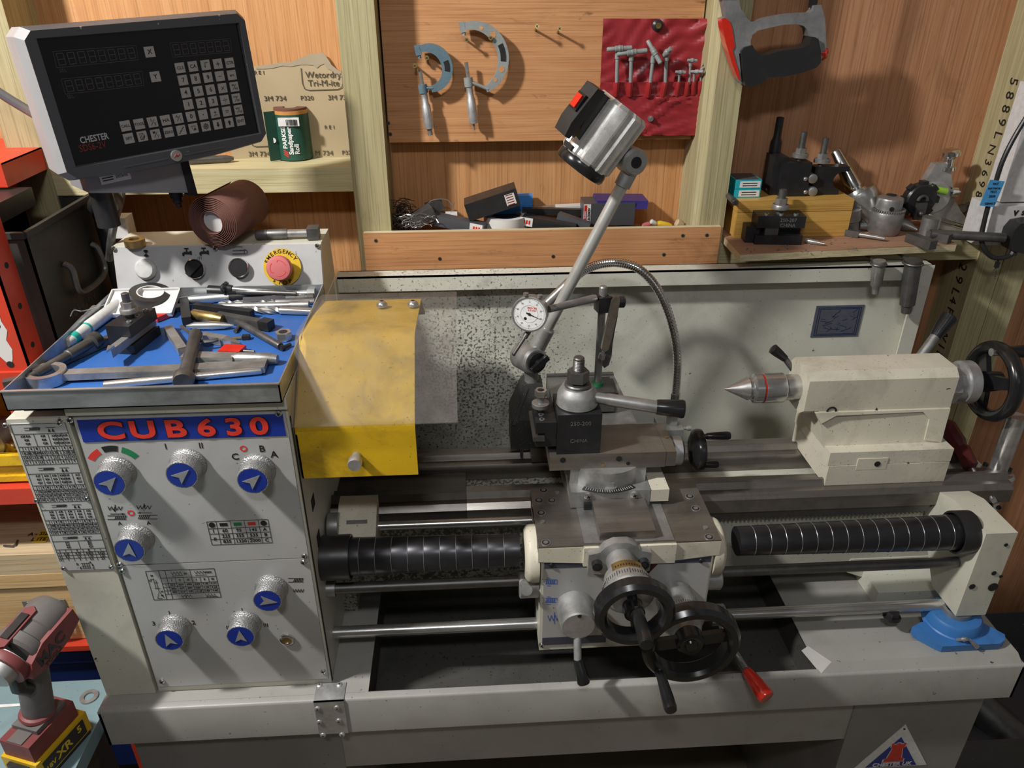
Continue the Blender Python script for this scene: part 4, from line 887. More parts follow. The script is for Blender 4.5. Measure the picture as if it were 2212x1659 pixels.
mb = MB(); mb.tube([a-V((-.01, 0, .02)), a, b], .005, 12); ql = obj('quill_lock_lever', mb, M['toold'], L); mb = MB(); ln = (c-b).length; mb.rod(b, c, [(0, .006), (ln*.6, .0082), (ln*.95, .0088), (ln, .006)], 18); obj('lever_grip', mb, M['bakelite'], ql)
a, b, c = P(1985, 775, Y=1.15), P(2020, 727, Y=1.165), P(2053, 682, Y=1.18)
mb = MB(); mb.tube([P(1930, 850, Y=1.13), a, b], .0085, 14); cl = obj('clamp_lever', mb, M['tool'], L); mb = MB(); ln = (c-b).length; mb.rod(b, c, [(0, .010), (ln*.5, .0125), (ln*.93, .0145), (ln*.99, .012), (ln, .008)], 22); obj('lever_grip', mb, M['bakelite'], cl)
mb = MB(); c = P(2153, 1022, Z=ZB-.01); mb.rod(c-Z_*.025, c+Z_*.004, [(0, .028), (.025, .028), (.029, .024)], 36); mb.cyl(c, c+Z_*.115, .0145, n=28); pst = obj('end_post', mb, M['bright'], L)
for k in range(3):
    a = k*2.094; m2 = MB(); q = c+V((math.cos(a)*.021, math.sin(a)*.021, .003)); m2.cyl(q, q+Z_*.006, .004, n=12); obj('cap_screw', m2, M['black'], pst)
# ---------------------------------------------------------------- splash guard behind the lathe
bx0, bx1 = P(737, 620, Y=YBS).x, P(1990, 600, Y=YBS).x; bzt = P(1000, 594, Y=YBS-.03).z
mb = MB(); mb.bx(bx0, bx1, YBS, YBS+.003, .70, bzt); mb.bx(bx0, bx1, YBS-.03, YBS+.003, bzt-.003, bzt, .001); mb.bx(bx0, bx1, YBS-.03, YBS-.027, bzt-.028, bzt, .001)
mb.hexa([(bx0-.003, YBS-.05, .70), (bx0, YBS-.05, .70), (bx0, YBS+.003, .70), (bx0-.003, YBS+.003, .70), (bx0-.003, YBS-.05, bzt), (bx0, YBS-.05, bzt), (bx0, YBS+.003, bzt), (bx0-.003, YBS+.003, bzt)])
mb.bx(bx1-.028, bx1, YBS-.031, YBS-.027, .70, bzt, .001); mb.bx(bx1-.003, bx1, YBS-.03, YBS+.003, .70, bzt)
sg = obj('splash_guard', mb, M['splash'], L)
mb = MB(); q = [P(u, v, Y=YBS-.001) for u, v in ((1764, 661), (1872, 660))]; z0_ = P(1810, 727, Y=YBS-.001).z
mb.bx(q[0].x, q[1].x-.004, YBS-.0016, YBS, z0_, q[0].z, .0006); mb.m = 1; x0, x1, z1 = q[0].x, q[1].x-.004, q[0].z
for i, k in enumerate((.06, .10)):
    for a, b in (((k, k), (1-k, k)), ((1-k, k), (1-k, 1-k)), ((1-k, 1-k), (k, 1-k)), ((k, 1-k), (k, k))): mb.line((x0+(x1-x0)*a[0], YBS-.0018, z0_+(z1-z0_)*a[1]), (x0+(x1-x0)*b[0], YBS-.0018, z0_+(z1-z0_)*b[1]), .0008, -Y_)
random.seed(4)
for i in range(26):
    a = (random.uniform(.2, .85), random.uniform(.2, .8)); b = (a[0]+random.uniform(-.2, .2), a[1]+random.uniform(-.15, .15)); mb.line((x0+(x1-x0)*a[0], YBS-.0018, z0_+(z1-z0_)*a[1]), (x0+(x1-x0)*min(.9, max(.1, b[0])), YBS-.0018, z0_+(z1-z0_)*min(.88, max(.12, b[1]))), .0006, -Y_)
obj('diagram_plate', mb, [plain('slate_plate', (.10, .11, .14), .35), plain('plate_print', (.012, .02, .10), .5)], sg, label='dark diagram plate')
# coolant hose
hp = [(1459, 858), (1462, 820), (1463, 770), (1455, 715), (1438, 660), (1412, 612), (1378, 580), (1338, 568), (1300, 570), (1266, 582), (1238, 603)]
Yh = [1.185]*11
ctl = [P(u, v, Y=y) for (u, v), y in zip(hp, Yh)]
def catmull(p, n=10):
    p = [p[0]*2-p[1]]+list(p)+[p[-1]*2-p[-2]]; out = []
    for i in range(1, len(p)-2):
        for k in range(n):
            t_ = k/n; a, b, c, d = p[i-1:i+3]; out.append(.5*((2*b)+(c-a)*t_+(2*a-5*b+4*c-d)*t_*t_+(3*b-a-3*c+d)*t_**3))
    return out+[p[-2]]
pts = catmull(ctl, 16); mb = MB(); vs = []; n = 14; k = len(pts); x = None
for i, p in enumerate(pts):
    d = (pts[min(i+1, k-1)]-pts[max(i-1, 0)]).normalized(); x = frame(d).col[0] if x is None else x; x = (x-d*x.dot(d)).normalized(); y = d.cross(x)
    r = .0078 if i % 2 else .0069
    vs += [p+x*(math.cos(2*math.pi*j/n)*r)+y*(math.sin(2*math.pi*j/n)*r) for j in range(n)]
mb._mk(vs, [(i*n+j, i*n+(j+1) % n, (i+1)*n+(j+1) % n, (i+1)*n+j) for i in range(k-1) for j in range(n)])
ho = obj('coolant_hose', mb, M['chrome'], L, label='ribbed bright metal coolant hose', ang=25)
a, b = ctl[-1], P(1168, 668, Y=1.185); ln = (b-a).length
mb = MB(); mb.rod(a, b, [(0, .0088), (.03, .0088), (.0305, .0080), (ln*.98, .0080), (ln, .006)], 22); obj('hose_nozzle', mb, M['bright'], ho)
a = ctl[0]; mb = MB(); mb.rod(a+Z_*.008, a-Z_*.06, [(0, .0085), (.03, .0085), (.031, .0105), (.04, .0105), (.041, .012), (.068, .012)], 6); obj('hose_fitting', mb, M['bright'], ho)
mb = MB(); c = P(1452, 912, Y=1.185); mb.bx(c.x-.028, c.x+.016, 1.16, 1.21, c.z-.03, a.z-.055, .004, 2); mb.bx(c.x-.06, c.x+.01, 1.165, 1.205, c.z-.03, c.z-.012, .003); mb.bx(c.x-.012, c.x+.008, 1.175, 1.20, ZS-.10, c.z-.02)
mb.rod((c.x+.014, 1.172, c.z-.006), (c.x+.032, 1.172, c.z-.006), [(0, .003), (.01, .003), (.011, .005), (.018, .005)], 14)
obj('hose_bracket', mb, M['cast'], L)
# ---------------------------------------------------------------- timber frame of the shed wall
def stud(n, x0, x1, y0=YST, z0=0, z1=2.62, m='stud', wane=0):
    mb = MB()
    if wane: mb.prism([(x0, YW, z0), (x0, y0+wane, z0), (x0+wane*.9, y0, z0), (x1, y0, z0), (x1, YW, z0)], (0, 0, z1-z0))
    else: mb.bx(x0, x1, y0, YW, z0, z1, .002)
    return struct('trim_%d' % n, mb, M[m])
st1a, st1b = P(765-32, 100, Y=YST).x, P(815, 100, Y=YST).x
stud(1, st1a, st1b)
st2a, st2b = P(1515, 300, Y=YST).x, P(1588, 300, Y=YST).x
stud(2, st2a, st2b, wane=.016)
st3b = P(45, 150, Y=YST).x; stud(3, st3b-.06, st3b)
st4a = P(2076, 680, Y=YST).x; st4b = P(2190, 665, Y=YST).x
stud(4, st4a, (st4a+st4b)/2-.0008); stud(5, (st4a+st4b)/2+.0008, st4b)
zn1, zn0 = P(650, 363, Y=YST+.003).z, P(650, 415, Y=YST+.003).z
struct('trim_6', MB().bx(st3b, st1a, YST+.003, YW, zn0, zn1, .002), M['studx'])
ZSH = P(1800, 541, Y=1.265).z
struct('trim_7', MB().bx(st2b, st4a, YST+.004, YW, ZSH-.058, ZSH-.0145, .002), M['studx'])
struct('trim_8', MB().bx(st1b, st2a, YST+.004, YW, .9, .95, .002), M['studx'])
mb = MB()                                   # rubbed timber grading stamps
for s, u, v, sz in (('5 8 8 9 L', 2172, 235, .030), ('N 3 6 9 8', 2128, 370, .026)):
    mb.text(s, P(u, v, X=st4a-.0006), -Z_, -Y_, sz, 0, h=.0003)
for s, u, v, sz in (('6 2 9 L', 2075, 590, .034), ('4 P', 2055, 660, .03), ('W I P', 2035, 740, .03)):
    mb.text(s, P(u, v, X=st4a-.0006), -Z_, -Y_, sz, 0, h=.0003)
struct('trim_9', mb, M['ink'])
mb = MB(); mb.text('C 2 4  K D', P(72, 215, X=st3b+.0006), -Z_, Y_, .022, 0, h=.0003); mb.text('U C 1', P(90, 285, X=st3b+.0006), -Z_, Y_, .022, 0, h=.0003)
struct('trim_10', mb, M['ink'])
# shelf trough between the studs
zt1, zt0 = P(1100, 498, Y=YST-.012).z, P(1100, 594, Y=YST-.012).z
fb0, fb1 = P(788, 545, Y=YST-.012).x, P(1551, 545, Y=YST-.012).x
mb = MB(); mb.bx(fb0, fb1, YST-.013, YST-.001, zt0-.004, zt1, .0008); mb.m = 1; mb.bx(fb0+.001, fb1-.001, YST-.0125, YST-.0015, zt1, zt1+.0006)
fbo = thing('shelf_front_board', 'long plywood board screwed across the two studs as a shelf front', 'board', ((fb0+fb1)/2, YST, zt0))
obj('plank', mb, [M['plyh'], M['plye']], fbo)
def wscrew(par, u, v, y, r=.0034, name='wood_screw'):
    c = P(u, v, Y=y); mb = MB(); mb.cyl(c+Y_*.002, c-Y_*.0006, r, n=14); mb.m = 1
    for i in (0, 1): mb.ob(c-Y_*.0008, (r*1.3, .0005, r*.3), MX.Rotation(i*1.571+.6, 3, 'Y'))
    obj(name, mb, [M['toold'], M['dark']], par)
for u, v in ((812, 520), (950, 559), (1195, 554), (1434, 550), (1475, 509), (1527, 508)): wscrew(fbo, u, v, YST-.013)
zfl = zt1-.03
solo('shelf_plank', MB().bx(st1b+.001, st2a-.001, YST, YW-.001, zfl-.018, zfl, .001), M['plyh'], 'plywood shelf floor in the trough between the two studs', 'shelf')
# hanging board
hb0, hb1 = st1b+.003, st2a-.003; hz0 = P(1000, 306, Y=YBRD).z
hb = thing('tool_hanging_board', 'plywood board between the studs with tools hung on it', 'board', ((hb0+hb1)/2, YW, hz0))
obj('panel', MB().bx(hb0, hb1, YBRD, YBRD+.012, hz0, 1.85, .0015), M['plyh'], hb)
for x in (hb0+.03, hb1-.06): obj('batten', MB().bx(x, x+.03, YBRD+.0125, YW-.0005, hz0+.03, 1.84), M['stud'], hb)
for u, v in ((839, 266), (843, 290)): wscrew(hb, u, v, YBRD)
def hook(u, v, ln, label, group=None, up=.25):
    """wood screw standing out of the board; u, v = its head"""
    c = P(u, v, Y=YBRD-ln); d = V((0, -1, up)).normalized(); a = c-d*(ln/-d.y*1.0+.006)
    t_ = thing('hook_screw', label, 'screw', a, group)
    mb = MB(); mb.rod(a, c, [(0, .0018), ((c-a).length-.003, .0019), ((c-a).length, .0036)], 12); obj('shank', mb, M['brass'], t_)
    mb = MB(); mb.cyl(c-d*.0002, c+d*.0009, .0037, n=16); mb.m = 1
    F = frame(d)
    for i in (0, 1): mb.ob(c+d*.0011, (.0048, .0010, .0004), F @ MX.Rotation(i*1.571+.7, 3, 'Z'))
    obj('head', mb, [M['brass'], M['dark']], t_)
hook(1160, 57, .03, 'bare brass screw standing out of the board, left one of the empty pair', 'empty hook screws')
hook(1209, 62, .03, 'bare brass screw standing out of the board, right one of the empty pair', 'empty hook screws')
hook(922, 125, .026, 'brass screw through the frame of the small blue micrometer', 'micrometer hook screws', .1)
hook(896, 142, .026, 'brass screw left of the small blue micrometer spindle', 'micrometer hook screws', .1)
hook(1008, 86, .026, 'brass screw under the anvil of the large grey micrometer', 'micrometer hook screws', .1)
hook(1060, 82, .026, 'brass screw in a frame hole of the large grey micrometer', 'micrometer hook screws', .1)
# micrometers, built in the plane of the board
def micro(name, label, cpx, R, wid, a0, a1, spx, epx, m, big):
    y = YBRD-.018; c = P(*cpx, Y=y); t_ = thing(name, label, 'micrometer', P(epx[0], epx[1], Y=y))
    q = []; n = 26
    for r_, rng in ((1, range(n+1)), (0, range(n, -1, -1))):
        for i in rng:
            s = i/n; a = math.radians(a0+(a1-a0)*s); w_ = wid*(.62+.5*math.sin(math.pi*s)); r = R if r_ else R-w_
            q.append(c+V((math.cos(a)*r, 0, math.sin(a)*r)))
    mb = MB(); mb.prism([p+Y_*.004 for p in q], (0, -.008, 0), .0012)
    fr = obj('frame', mb, M[m], t_)
    am = math.radians((a0+a1)/2-8); mb = MB(); rr = R-wid*.56
    pts = [c+V((math.cos(am+d)*r, 0, math.sin(am+d)*r))-Y_*.0042 for r, ds in ((rr+wid*.26, (-.28, -.14, 0, .14, .28)), (rr-wid*.26, (.28, .14, 0, -.14, -.28))) for d in ds]
    mb.prism(pts, (0, -.0008, 0)); obj('grip_plate', mb, M['rubber'], fr)
    if big:
        for d in (52, 28, -36, -58):
            a = math.radians((a0+a1)/2+d*1.1); mb = MB(); mb.disc(c+V((math.cos(a)*rr, 0, math.sin(a)*rr))-Y_*.0038, -Y_, wid*(.3 if abs(d) < 50 else .2), .0006); obj('frame_hole', mb, M['plyh'], fr)
    s0, s1 = P(*spx, Y=y), P(*epx, Y=y); d = (s1-s0).normalized(); ln = (s1-s0).length
    mb = MB(); mb.rod(s0, s1, [(0, .0032), (ln*.25, .0032)], 16); obj('spindle', mb, M['bright'], t_)
    mb = MB(); mb.rod(s0+d*ln*.22, s1, [(0, .0078), (ln*.13, .0078)], 20); obj('sleeve_clamp', mb, M[m], t_)
    mb = MB(); mb.rod(s0+d*ln*.34, s1, [(0, .0058), (ln*.17, .0058), (ln*.20, .0076), (ln*.36, .0080), (ln*.37, .0083), (ln*.55, .0083), (ln*.56, .006)], 28); obj('thimble', mb, M['alu'], t_)
    mb = MB(); mb.rod(s0+d*ln*.88, s1, [(0, .0045 if not big else .0022), (ln*.12, .0042 if not big else .0014)], 16); obj('ratchet', mb, M['tool'], t_)
    ea = c+V((math.cos(math.radians(a0))*(R-wid*.4), 0, math.sin(math.radians(a0))*(R-wid*.4))); mb = MB(); mb.ob(ea-X_*.004, (.010, .008, .016), MX.Rotation(-math.radians(10), 3, 'Y'), .0015); mb.cyl(ea-X_*.003, ea-X_*.003+d*.013, .003, n=12); obj('anvil', mb, M[m], t_)
    eb = c+V((math.cos(math.radians(a1))*(R-wid*.4), 0, math.sin(math.radians(a1))*(R-wid*.4))); e2 = s0+d*ln*.27; mb = MB(); mb.tube([eb+(eb-e2)*.15, (eb+e2)/2, e2], wid*.30, 10, flat=.6); obj('frame_neck', mb, M[m], t_)
micro('micrometer', 'small micrometer with a blue hammered frame hung on the board', (929, 147), .0385, .0165, 118, -88, (907, 150), (930, 292), 'micb', False)
micro('micrometer', 'large micrometer with a grey frame full of holes hung on the board', (1026, 126), .0575, .017, 108, -70, (1007, 134), (1025, 281), 'mic', True)
# red vinyl wallet with telescopic gauges
yv = YBRD-.003; pc = [P(u, v, Y=yv) for u, v in ((1303, 40), (1540, 40), (1513, 292), (1291, 293))]
pch = thing('red_vinyl_wallet', 'open red vinyl wallet with slots screwed to the hanging board', 'tool wallet', (pc[3]+pc[2])/2)
def vpatch(c, nx, nz, amp, seed, off=0, th=.0015):
    random.seed(seed); ph = [(random.uniform(2, 9), random.uniform(2, 9), random.uniform(0, 6)) for _ in range(7)]; mb = MB(); vs = []
    for j in range(nz+1):
        for i in range(nx+1):
            a, b = i/nx, j/nz; p = (c[0]*(1-a)+c[1]*a)*(1-b)+(c[3]*(1-a)+c[2]*a)*b
            h = sum(math.sin(f*a*3+g*b*3+s) for f, g, s in ph)/7*amp
            vs.append(p-Y_*(abs(h)+off))
    f = [(j*(nx+1)+i, j*(nx+1)+i+1, (j+1)*(nx+1)+i+1, (j+1)*(nx+1)+i) for j in range(nz) for i in range(nx)]; k = len(vs)
    vs += [v+Y_*th for v in vs]; f += [tuple(k+i for i in reversed(q)) for q in f]
    bd = [i for i in range(nx+1)]+[(j)*(nx+1)+nx for j in range(1, nz+1)]+[nz*(nx+1)+i for i in range(nx-1, -1, -1)]+[j*(nx+1) for j in range(nz-1, 0, -1)]
    f += [(bd[i], bd[(i+1) % len(bd)], k+bd[(i+1) % len(bd)], k+bd[i]) for i in range(len(bd))]
    mb._mk(vs, f); return mb
obj('wallet_back', vpatch(pc, 34, 40, .016, 3), M['redv'], pch, ang=60)
def yv_(u, v, d): return P(u, v, Y=yv-d)
b2 = [yv_(u, v, .011) for u, v in ((1297, 178), (1529, 176), (1523, 205), (1294, 208))]
obj('slot_strip', vpatch(b2, 30, 6, .006, 5), M['redv'], pch, ang=60)
b3 = [yv_(u, v, .010) for u, v in ((1294, 207), (1524, 203), (1514, 292), (1290, 293))]
obj('lower_pocket', vpatch(b3, 26, 14, .012, 8), M['redv'], pch, ang=60)
slots = [(1332, 178, 1330, 206), (1361, 178, 1360, 206), (1403, 178, 1399, 208), (1437, 178, 1431, 207), (1466, 177, 1461, 206), (1486, 177, 1482, 205), (1499, 176, 1496, 204), (1514, 175, 1510, 204)]
for a, b, c_, d in slots:
    mb = MB(); mb.tube([yv_(a, b, .016), yv_((a+c_)/2, (b+d)/2, .017), yv_(c_, d, .012)], .0058 if a < 1450 else .0042, 8); obj('tool_slot', mb, M['redg'] if a < 1300 else plain('bright_red_vinyl', (.48, .03, .03), .35) if 'brv' not in M else M['brv'], pch)
c = yv_(1421, 55, .006); mb = MB(); mb.rod(c+Y_*.006, c-Y_*.004, [(0, .0095), (.007, .0095), (.010, .006)], 24); mb.m = 1; mb.cyl(c-Y_*.0041, c-Y_*.006, .0048, n=14); obj('fixing_screw_and_washer', mb, [M['rubber'], M['brass']], pch)
c = yv_(1406, 257, .018); mb = MB(); mb.rod(c+Y_*.006, c-Y_*.004, [(0, .005), (.005, .005), (.0055, .0025), (.008, .0025), (.010, .0034)], 16); obj('snap_stud', mb, M['bright'], pch)
gz_ = [('leftmost of the large ones in the red wallet', 1334, 106, 1332, 178, (1311, 107), (1366, 103), .0050),
       ('second large one in the red wallet, head to the right', 1364, 112, 1362, 178, (1333, 117), (1399, 109), .0052),
       ('third large one, its head turned towards the viewer', 1412, 118, 1404, 178, (1400, 88), (1424, 136), .0050),
       ('fourth large one, short head seen end-on', 1440, 112, 1437, 178, (1434, 122), (1446, 103), .0052),
       ('first small one beside the large four', 1468, 156, 1466, 176, (1459, 155), (1481, 157), .0034),
       ('second small one, standing tallest of the small four', 1492, 130, 1489, 174, (1485, 130), (1506, 131), .0034),
       ('third small one, low beside the tallest small one', 1500, 153, 1498, 174, (1494, 155), (1516, 153), .0034),
       ('rightmost and thinnest of the small ones at the wallet edge', 1515, 148, 1513, 173, (1513, 153), (1520, 145), .0028)]
for lab, u0, v0, u1, v1, h0, h1, r in gz_:
    d = .020; a, b, p, q = yv_(u0, v0, d), yv_(u1, v1+8, d-.003), yv_(*h0, d+.004), yv_(*h1, d+.004)
    if lab[:5] in ('third', 'fourt'): q.y -= .012; p.y += .004
    t_ = thing('telescopic_gauge', 'grey telescopic gauge, '+lab, 'gauge', b, 'telescopic gauges in the red wallet')
    mb = MB(); ln = (b-a).length; mb.rod(a, b, [(0, r*.9), (ln*.25, r*.85), (ln*.27, r*.62), (ln, r*.62)], 16); obj('stem', mb, M['mic'], t_)
    mb = MB(); ln = (q-p).length; mb.rod(p, q, [(0, r*.6), (.0015, r*.72), (ln*.32, r*.72), (ln*.33, r), (ln*.62, r), (ln*.63, r*.78), (ln*.97, r*.78), (ln, r*.5)], 18); mb.ball((p+q)/2, r*1.12, n=12, k=8); obj('head', mb, M['mic'], t_)
# hacksaw hanging from the roof
ys = 1.342
hk = thing('hacksaw', 'grey hacksaw with black and red grip hanging above the right shelf', 'hacksaw', P(1665, 180, Y=ys))
def hs_(pts, y0=0, y1=0): return [P(u, v, Y=ys+y0) for u, v in pts]
def sp(c): # crop coordinates of the close view to photo pixels
    return [(1480+x*420/2212, y*300/1580) for x, y in c]
fr_o = sp([(385, 0), (570, 0), (590, 105), (625, 130), (640, 180), (700, 240), (760, 240), (870, 200), (1000, 172), (1150, 150), (1370, 140), (1400, 110), (1415, 60), (1490, 50), (1510, 120), (1535, 200), (1550, 530), (1510, 640), (1465, 700), (1440, 420), (1345, 400), (1330, 320), (1290, 285), (1200, 268), (1060, 275), (900, 310), (780, 340), (720, 390), (700, 450), (700, 520), (640, 560), (570, 600), (600, 940), (560, 900), (430, 300), (372, 205), (420, 185), (405, 100)])
def solid2d(pts, th, bev, y=ys):
    mb = MB(); mb.prism([P(u, v, Y=y+th/2) for u, v in pts], (0, -th, 0), bev, 2); return mb
obj('frame', solid2d(fr_o, .020, .005), M['sawc'], hk)
gp = sp([(565, 560), (600, 520), (690, 497), (715, 545), (770, 595), (860, 603), (1000, 560), (1250, 525), (1320, 490), (1345, 405), (1420, 425), (1450, 560), (1450, 690), (1400, 745), (1250, 800), (1060, 845), (870, 860), (800, 905), (740, 945), (650, 958), (610, 945), (580, 760)])
obj('grip', solid2d(gp, .034, .010), M['rubber'], hk)
rp = sp([(368, 205), (410, 197), (455, 235), (480, 300), (500, 420), (512, 520), (488, 560), (520, 680), (560, 800), (575, 905), (545, 870), (480, 700), (410, 470), (375, 290)])
obj('bumper', solid2d(rp, .024, .005), M['redp'] if 0 else M['redg'], hk, label='red front bumper')
mb = MB(); c = P(*sp([(1550, 605)])[0], Y=ys); mb.rod(c-X_*.006, c+X_*.008, [(0, .010), (.010, .0115), (.014, .009)], 20); obj('tension_knob', mb, M['redg'], hk)
c = P(*sp([(1515, 120)])[0], Y=ys); mb = MB(); mb.rod(c-X_*.004, c+X_*.004, [(0, .0015), (.006, .0015), (.007, .003), (.008, .002)], 12); obj('blade_pin', mb, M['bright'], hk)
a = P(*sp([(1450, 55)])[0], Y=ys); mb = MB(); mb.prism([a+V((x, -.001, z)) for x, z in ((-.007, -.004), (.007, -.004), (.010, .28), (-.004, .28))], (0, .002, 0)); obj('blade', mb, M['black'], hk)
a0_, a1_ = P(*sp([(385, 0)])[0], Y=ys), P(*sp([(570, 0)])[0], Y=ys); mb = MB(); mb.prism([a0_-Y_*.007, a1_-Y_*.007, a1_+V((0, -.007, .24)), a0_+V((0, -.007, .24))], (0, .014, 0), .003); mb.bx(a0_.x, a.x+.012, ys-.007, ys+.007, a0_.z+.24, a0_.z+.265, .003); obj('bow', mb, M['sawc'], hk)
mb = MB(); zz = a0_.z+.27; mb.tube([V((a0_.x+.06, ys, 2.62)), V((a0_.x+.06, ys, zz+.01)), V((a0_.x+.068, ys, zz-.03)), V((a0_.x+.08, ys, zz-.032))], .003, 8); solo('roof_hook', mb, M['toold'], 'steel hook from the roof that carries the hacksaw', 'hook')
# torn abrasive sheet behind the left shelf rail
ysd = YW-.008
tp = [(500, 342), (500, 150), (553, 143), (570, 141), (590, 138), (610, 134), (628, 134), (648, 126), (662, 120), (676, 115), (685, 117), (692, 113), (700, 116), (708, 127), (716, 140), (728, 150), (748, 163), (775, 168), (785, 342)]
tsht = thing('abrasive_paper_sheet', 'torn tan sheet of wet-and-dry abrasive paper leaning on the wall', 'abrasive paper', P(640, 342, Y=ysd))
mb = MB(); mb.prism([P(u, v, Y=ysd) for u, v in tp], (0, .0012, 0)); obj('sheet', mb, M['backing'], tsht)
mb = MB(); te = tp[2:-2]; mb.prism([P(u, v, Y=ysd-.0004) for u, v in te]+[P(u, v+h, Y=ysd-.0004) for (u, v), h in zip(reversed(te), (6, 14, 12, 22, 22, 28, 30, 26, 20, 14, 10, 8, 9, 8, 6))], (0, -.0006, 0)); obj('torn_edge', mb, paint('pale_torn_fibre', (.40, .33, .23), .8, g=.4), tsht)
mb = MB(); yt_ = ysd-.0012
def st_(s, u, v, size, **k): mb.text(s, P(u, v, Y=yt_), X_, Z_, size, k.pop('bold', 0), **k)
st_('Wetordry', 698, 162, .0150, align='CENTER'); st_('Tri-M-ite', 699, 180, .0150)
for s, u, v in (('3M 734', 594, 213), ('P320', 663, 212), ('3M 734', 732, 211), ('3M 734', 560, 333), ('M 734', 700, 331), ('P320', 752, 330)): st_(s, u, v, .0118 if 'M' in s else .0105, sx=1.1)
for s, u, v in (('R E 1', 560, 157), ('R E 1', 712, 275)): st_(s, u, v, .0088)
rb = [(650, 147), (653, 180), (658, 192), (668, 195), (730, 193), (738, 189), (741, 180), (738, 152)]
for a, b in zip(rb, rb[1:]): mb.line(P(*a, Y=yt_), P(*b, Y=yt_), .0013, -Y_)
rb = [(540, 300), (545, 314), (553, 317), (600, 315)]
for a, b in zip(rb, rb[1:]): mb.line(P(*a, Y=yt_), P(*b, Y=yt_), .0013, -Y_)
obj('printing', mb, plain('grey_brown_print', (.10, .085, .06), .7), tsht)
# sandpaper roll in its green card sleeve
cb = P(640, 341, Z=zn1+.001); R_ = .0305; hgt = P(625, 233, Y=cb.y).z-zn1
sr = thing('sandpaper_roll', 'roll of sandpaper in a dark green card sleeve on the left shelf rail', 'sandpaper roll', cb)
mb = MB(); mb.rod(cb+Z_*.0005, cb+Z_*(hgt+.001), [(0, R_-.002), (hgt, R_-.002), (hgt+.0005, R_*.4), (hgt-.003, R_*.38)], 40); obj('paper_coil', mb, M['emery'], sr)
mb = MB(); mb.wash(cb+Z_*.001, Z_, R_-.0015, R_, hgt-.010, 44); mb.m = 1; mb.wash(cb+Z_*(hgt-.009), Z_, R_-.0015, R_+.0002, .006, 44)
mb.m = 0; fl = [cb+V((-R_*.75, -R_*.62, .001)), cb+V((-R_*.75-.017, -R_*.62-.012, .001))]; mb.prism([fl[0], fl[1], fl[1]+Z_*(hgt-.004), fl[0]+Z_*(hgt-.004)], (.0006, -.0012, 0)); obj('card_sleeve', mb, [M['cardg'], plain('orange_band', (.55, .25, .06), .5)], sr)
mb = MB()
def onsl(a, z, r=R_+.0004): return cb+V((math.sin(a)*r, -math.cos(a)*r, z))
def sltext(s, a, z0, size, bold=.01, m=0):
    mb.m = m; n = V((math.sin(a), -math.cos(a), 0)); tx = V((math.cos(a), math.sin(a), 0))
    mb.text(s, onsl(a, z0), Z_, -tx, size, bold, align='LEFT')
sltext('PARKSIDE', -.33, .022, .0112, .03); sltext('Sandpaper', .0, .012, .0112, .03); sltext('Roll', .33, .012, .0112, .03); mb.m = 1
for i in range(3): mb.ob(onsl(-.33, .010+.0035*i), (.010, .0005, .0016), MX.Rotation(-.33, 3, 'Z') @ MX.Rotation(.5, 3, 'Y'))
mb.m = 0; a_ = .05; mb.ob(onsl(a_, hgt-.020), (.036, .004, .014), MX.Rotation(a_, 3, 'Z')); mb.m = 2
for i in range(15): mb.ob(onsl(a_, hgt-.021)+V((-.014+.002*i, -.0021, 0)), (.0010 if i % 3 else .0016, .0004, .010), MX.Rotation(a_, 3, 'Z'))
mb.m = 0; mb.disc(fl[1]*.45+fl[0]*.55+Z_*.035-Y_*.0012, -Y_, .0045, .0004)
obj('sleeve_printing', mb, [M['white'], M['red'], M['ink']], sr)
a, b = P(408, 347, Z=zn1+.007), P(505, 342, Z=zn1+.007); mb = MB(); mb.rod(a, b, [(0, .0065), ((b-a).length-.012, .0065), ((b-a).length, .003)], 16); solo('steel_punch', mb, M['toold'], 'short dark steel punch lying on the left shelf rail', 'punch')
# ---------------------------------------------------------------- tool tray on top of the headstock
zt_ = ztop+.0015; ty0, ty1 = .822, 1.160; tx0_, tx1_ = -.556, XS-.001; lip = .026
tt = thing('tool_tray', 'shallow galvanised sheet tray lying on top of the headstock', 'tray', ((tx0_+tx1_)/2, 1.0, zt_))
tth = .0016
mb = MB(); mb.bx(tx0_, tx1_, ty0, ty1, zt_, zt_+tth)
for a in ((tx0_, tx1_, ty0, ty0+tth), (tx0_, tx1_, ty1-tth, ty1)): mb.bx(*a, zt_, zt_+lip)
for a in ((tx0_, tx0_+tth, ty0, ty1), (tx1_-tth, tx1_, ty0, ty1)): mb.bx(*a, zt_, zt_+lip)
mb.bx(tx0_, tx1_, ty0-.0015, ty0+.003, zt_+lip-.0005, zt_+lip+.001)
obj('sheet_tray', mb, M['zinc'], tt)
zm = zt_+tth+.0015
mb = MB(); mb.bx(tx0_+.006, tx1_-.006, ty0+.006, ty1-.012, zt_+tth+.0002, zm, .0005); obj('mat', mb, M['mat'], tt, label='worn blue tray mat')
zm += .0004
def at(u, v, h=0): return P(u, v, Z=zm+h)
def tool(name, label, cat, u0, v0, u1, v1, h0, h1=None, group=None):
    """a tool lying between two photographed points whose axis is h above the mat; local X along it"""
    a, b = P(u0, v0, Z=zm+h0), P(u1, v1, Z=zm+(h0 if h1 is None else h1)); t_ = thing(name, label, cat, along(a, b), group)
    return t_, (b-a).length
def lrod(t_, name, prof, m, n=20, label=None, y=0, z=0): 
    mb = MB(); mb.rod((0, y, z), (1, y, z), prof, n); return obj(name, mb, m if not isinstance(m, str) else M[m], t_, label, local=True)
def lbox(t_, name, x0, x1, y0, y1, z0, z1, m, bev=.0006, label=None):
    mb = MB(); mb.bx(x0, x1, y0, y1, z0, z1, bev); return obj(name, mb, m if not isinstance(m, str) else M[m], t_, label, local=True)
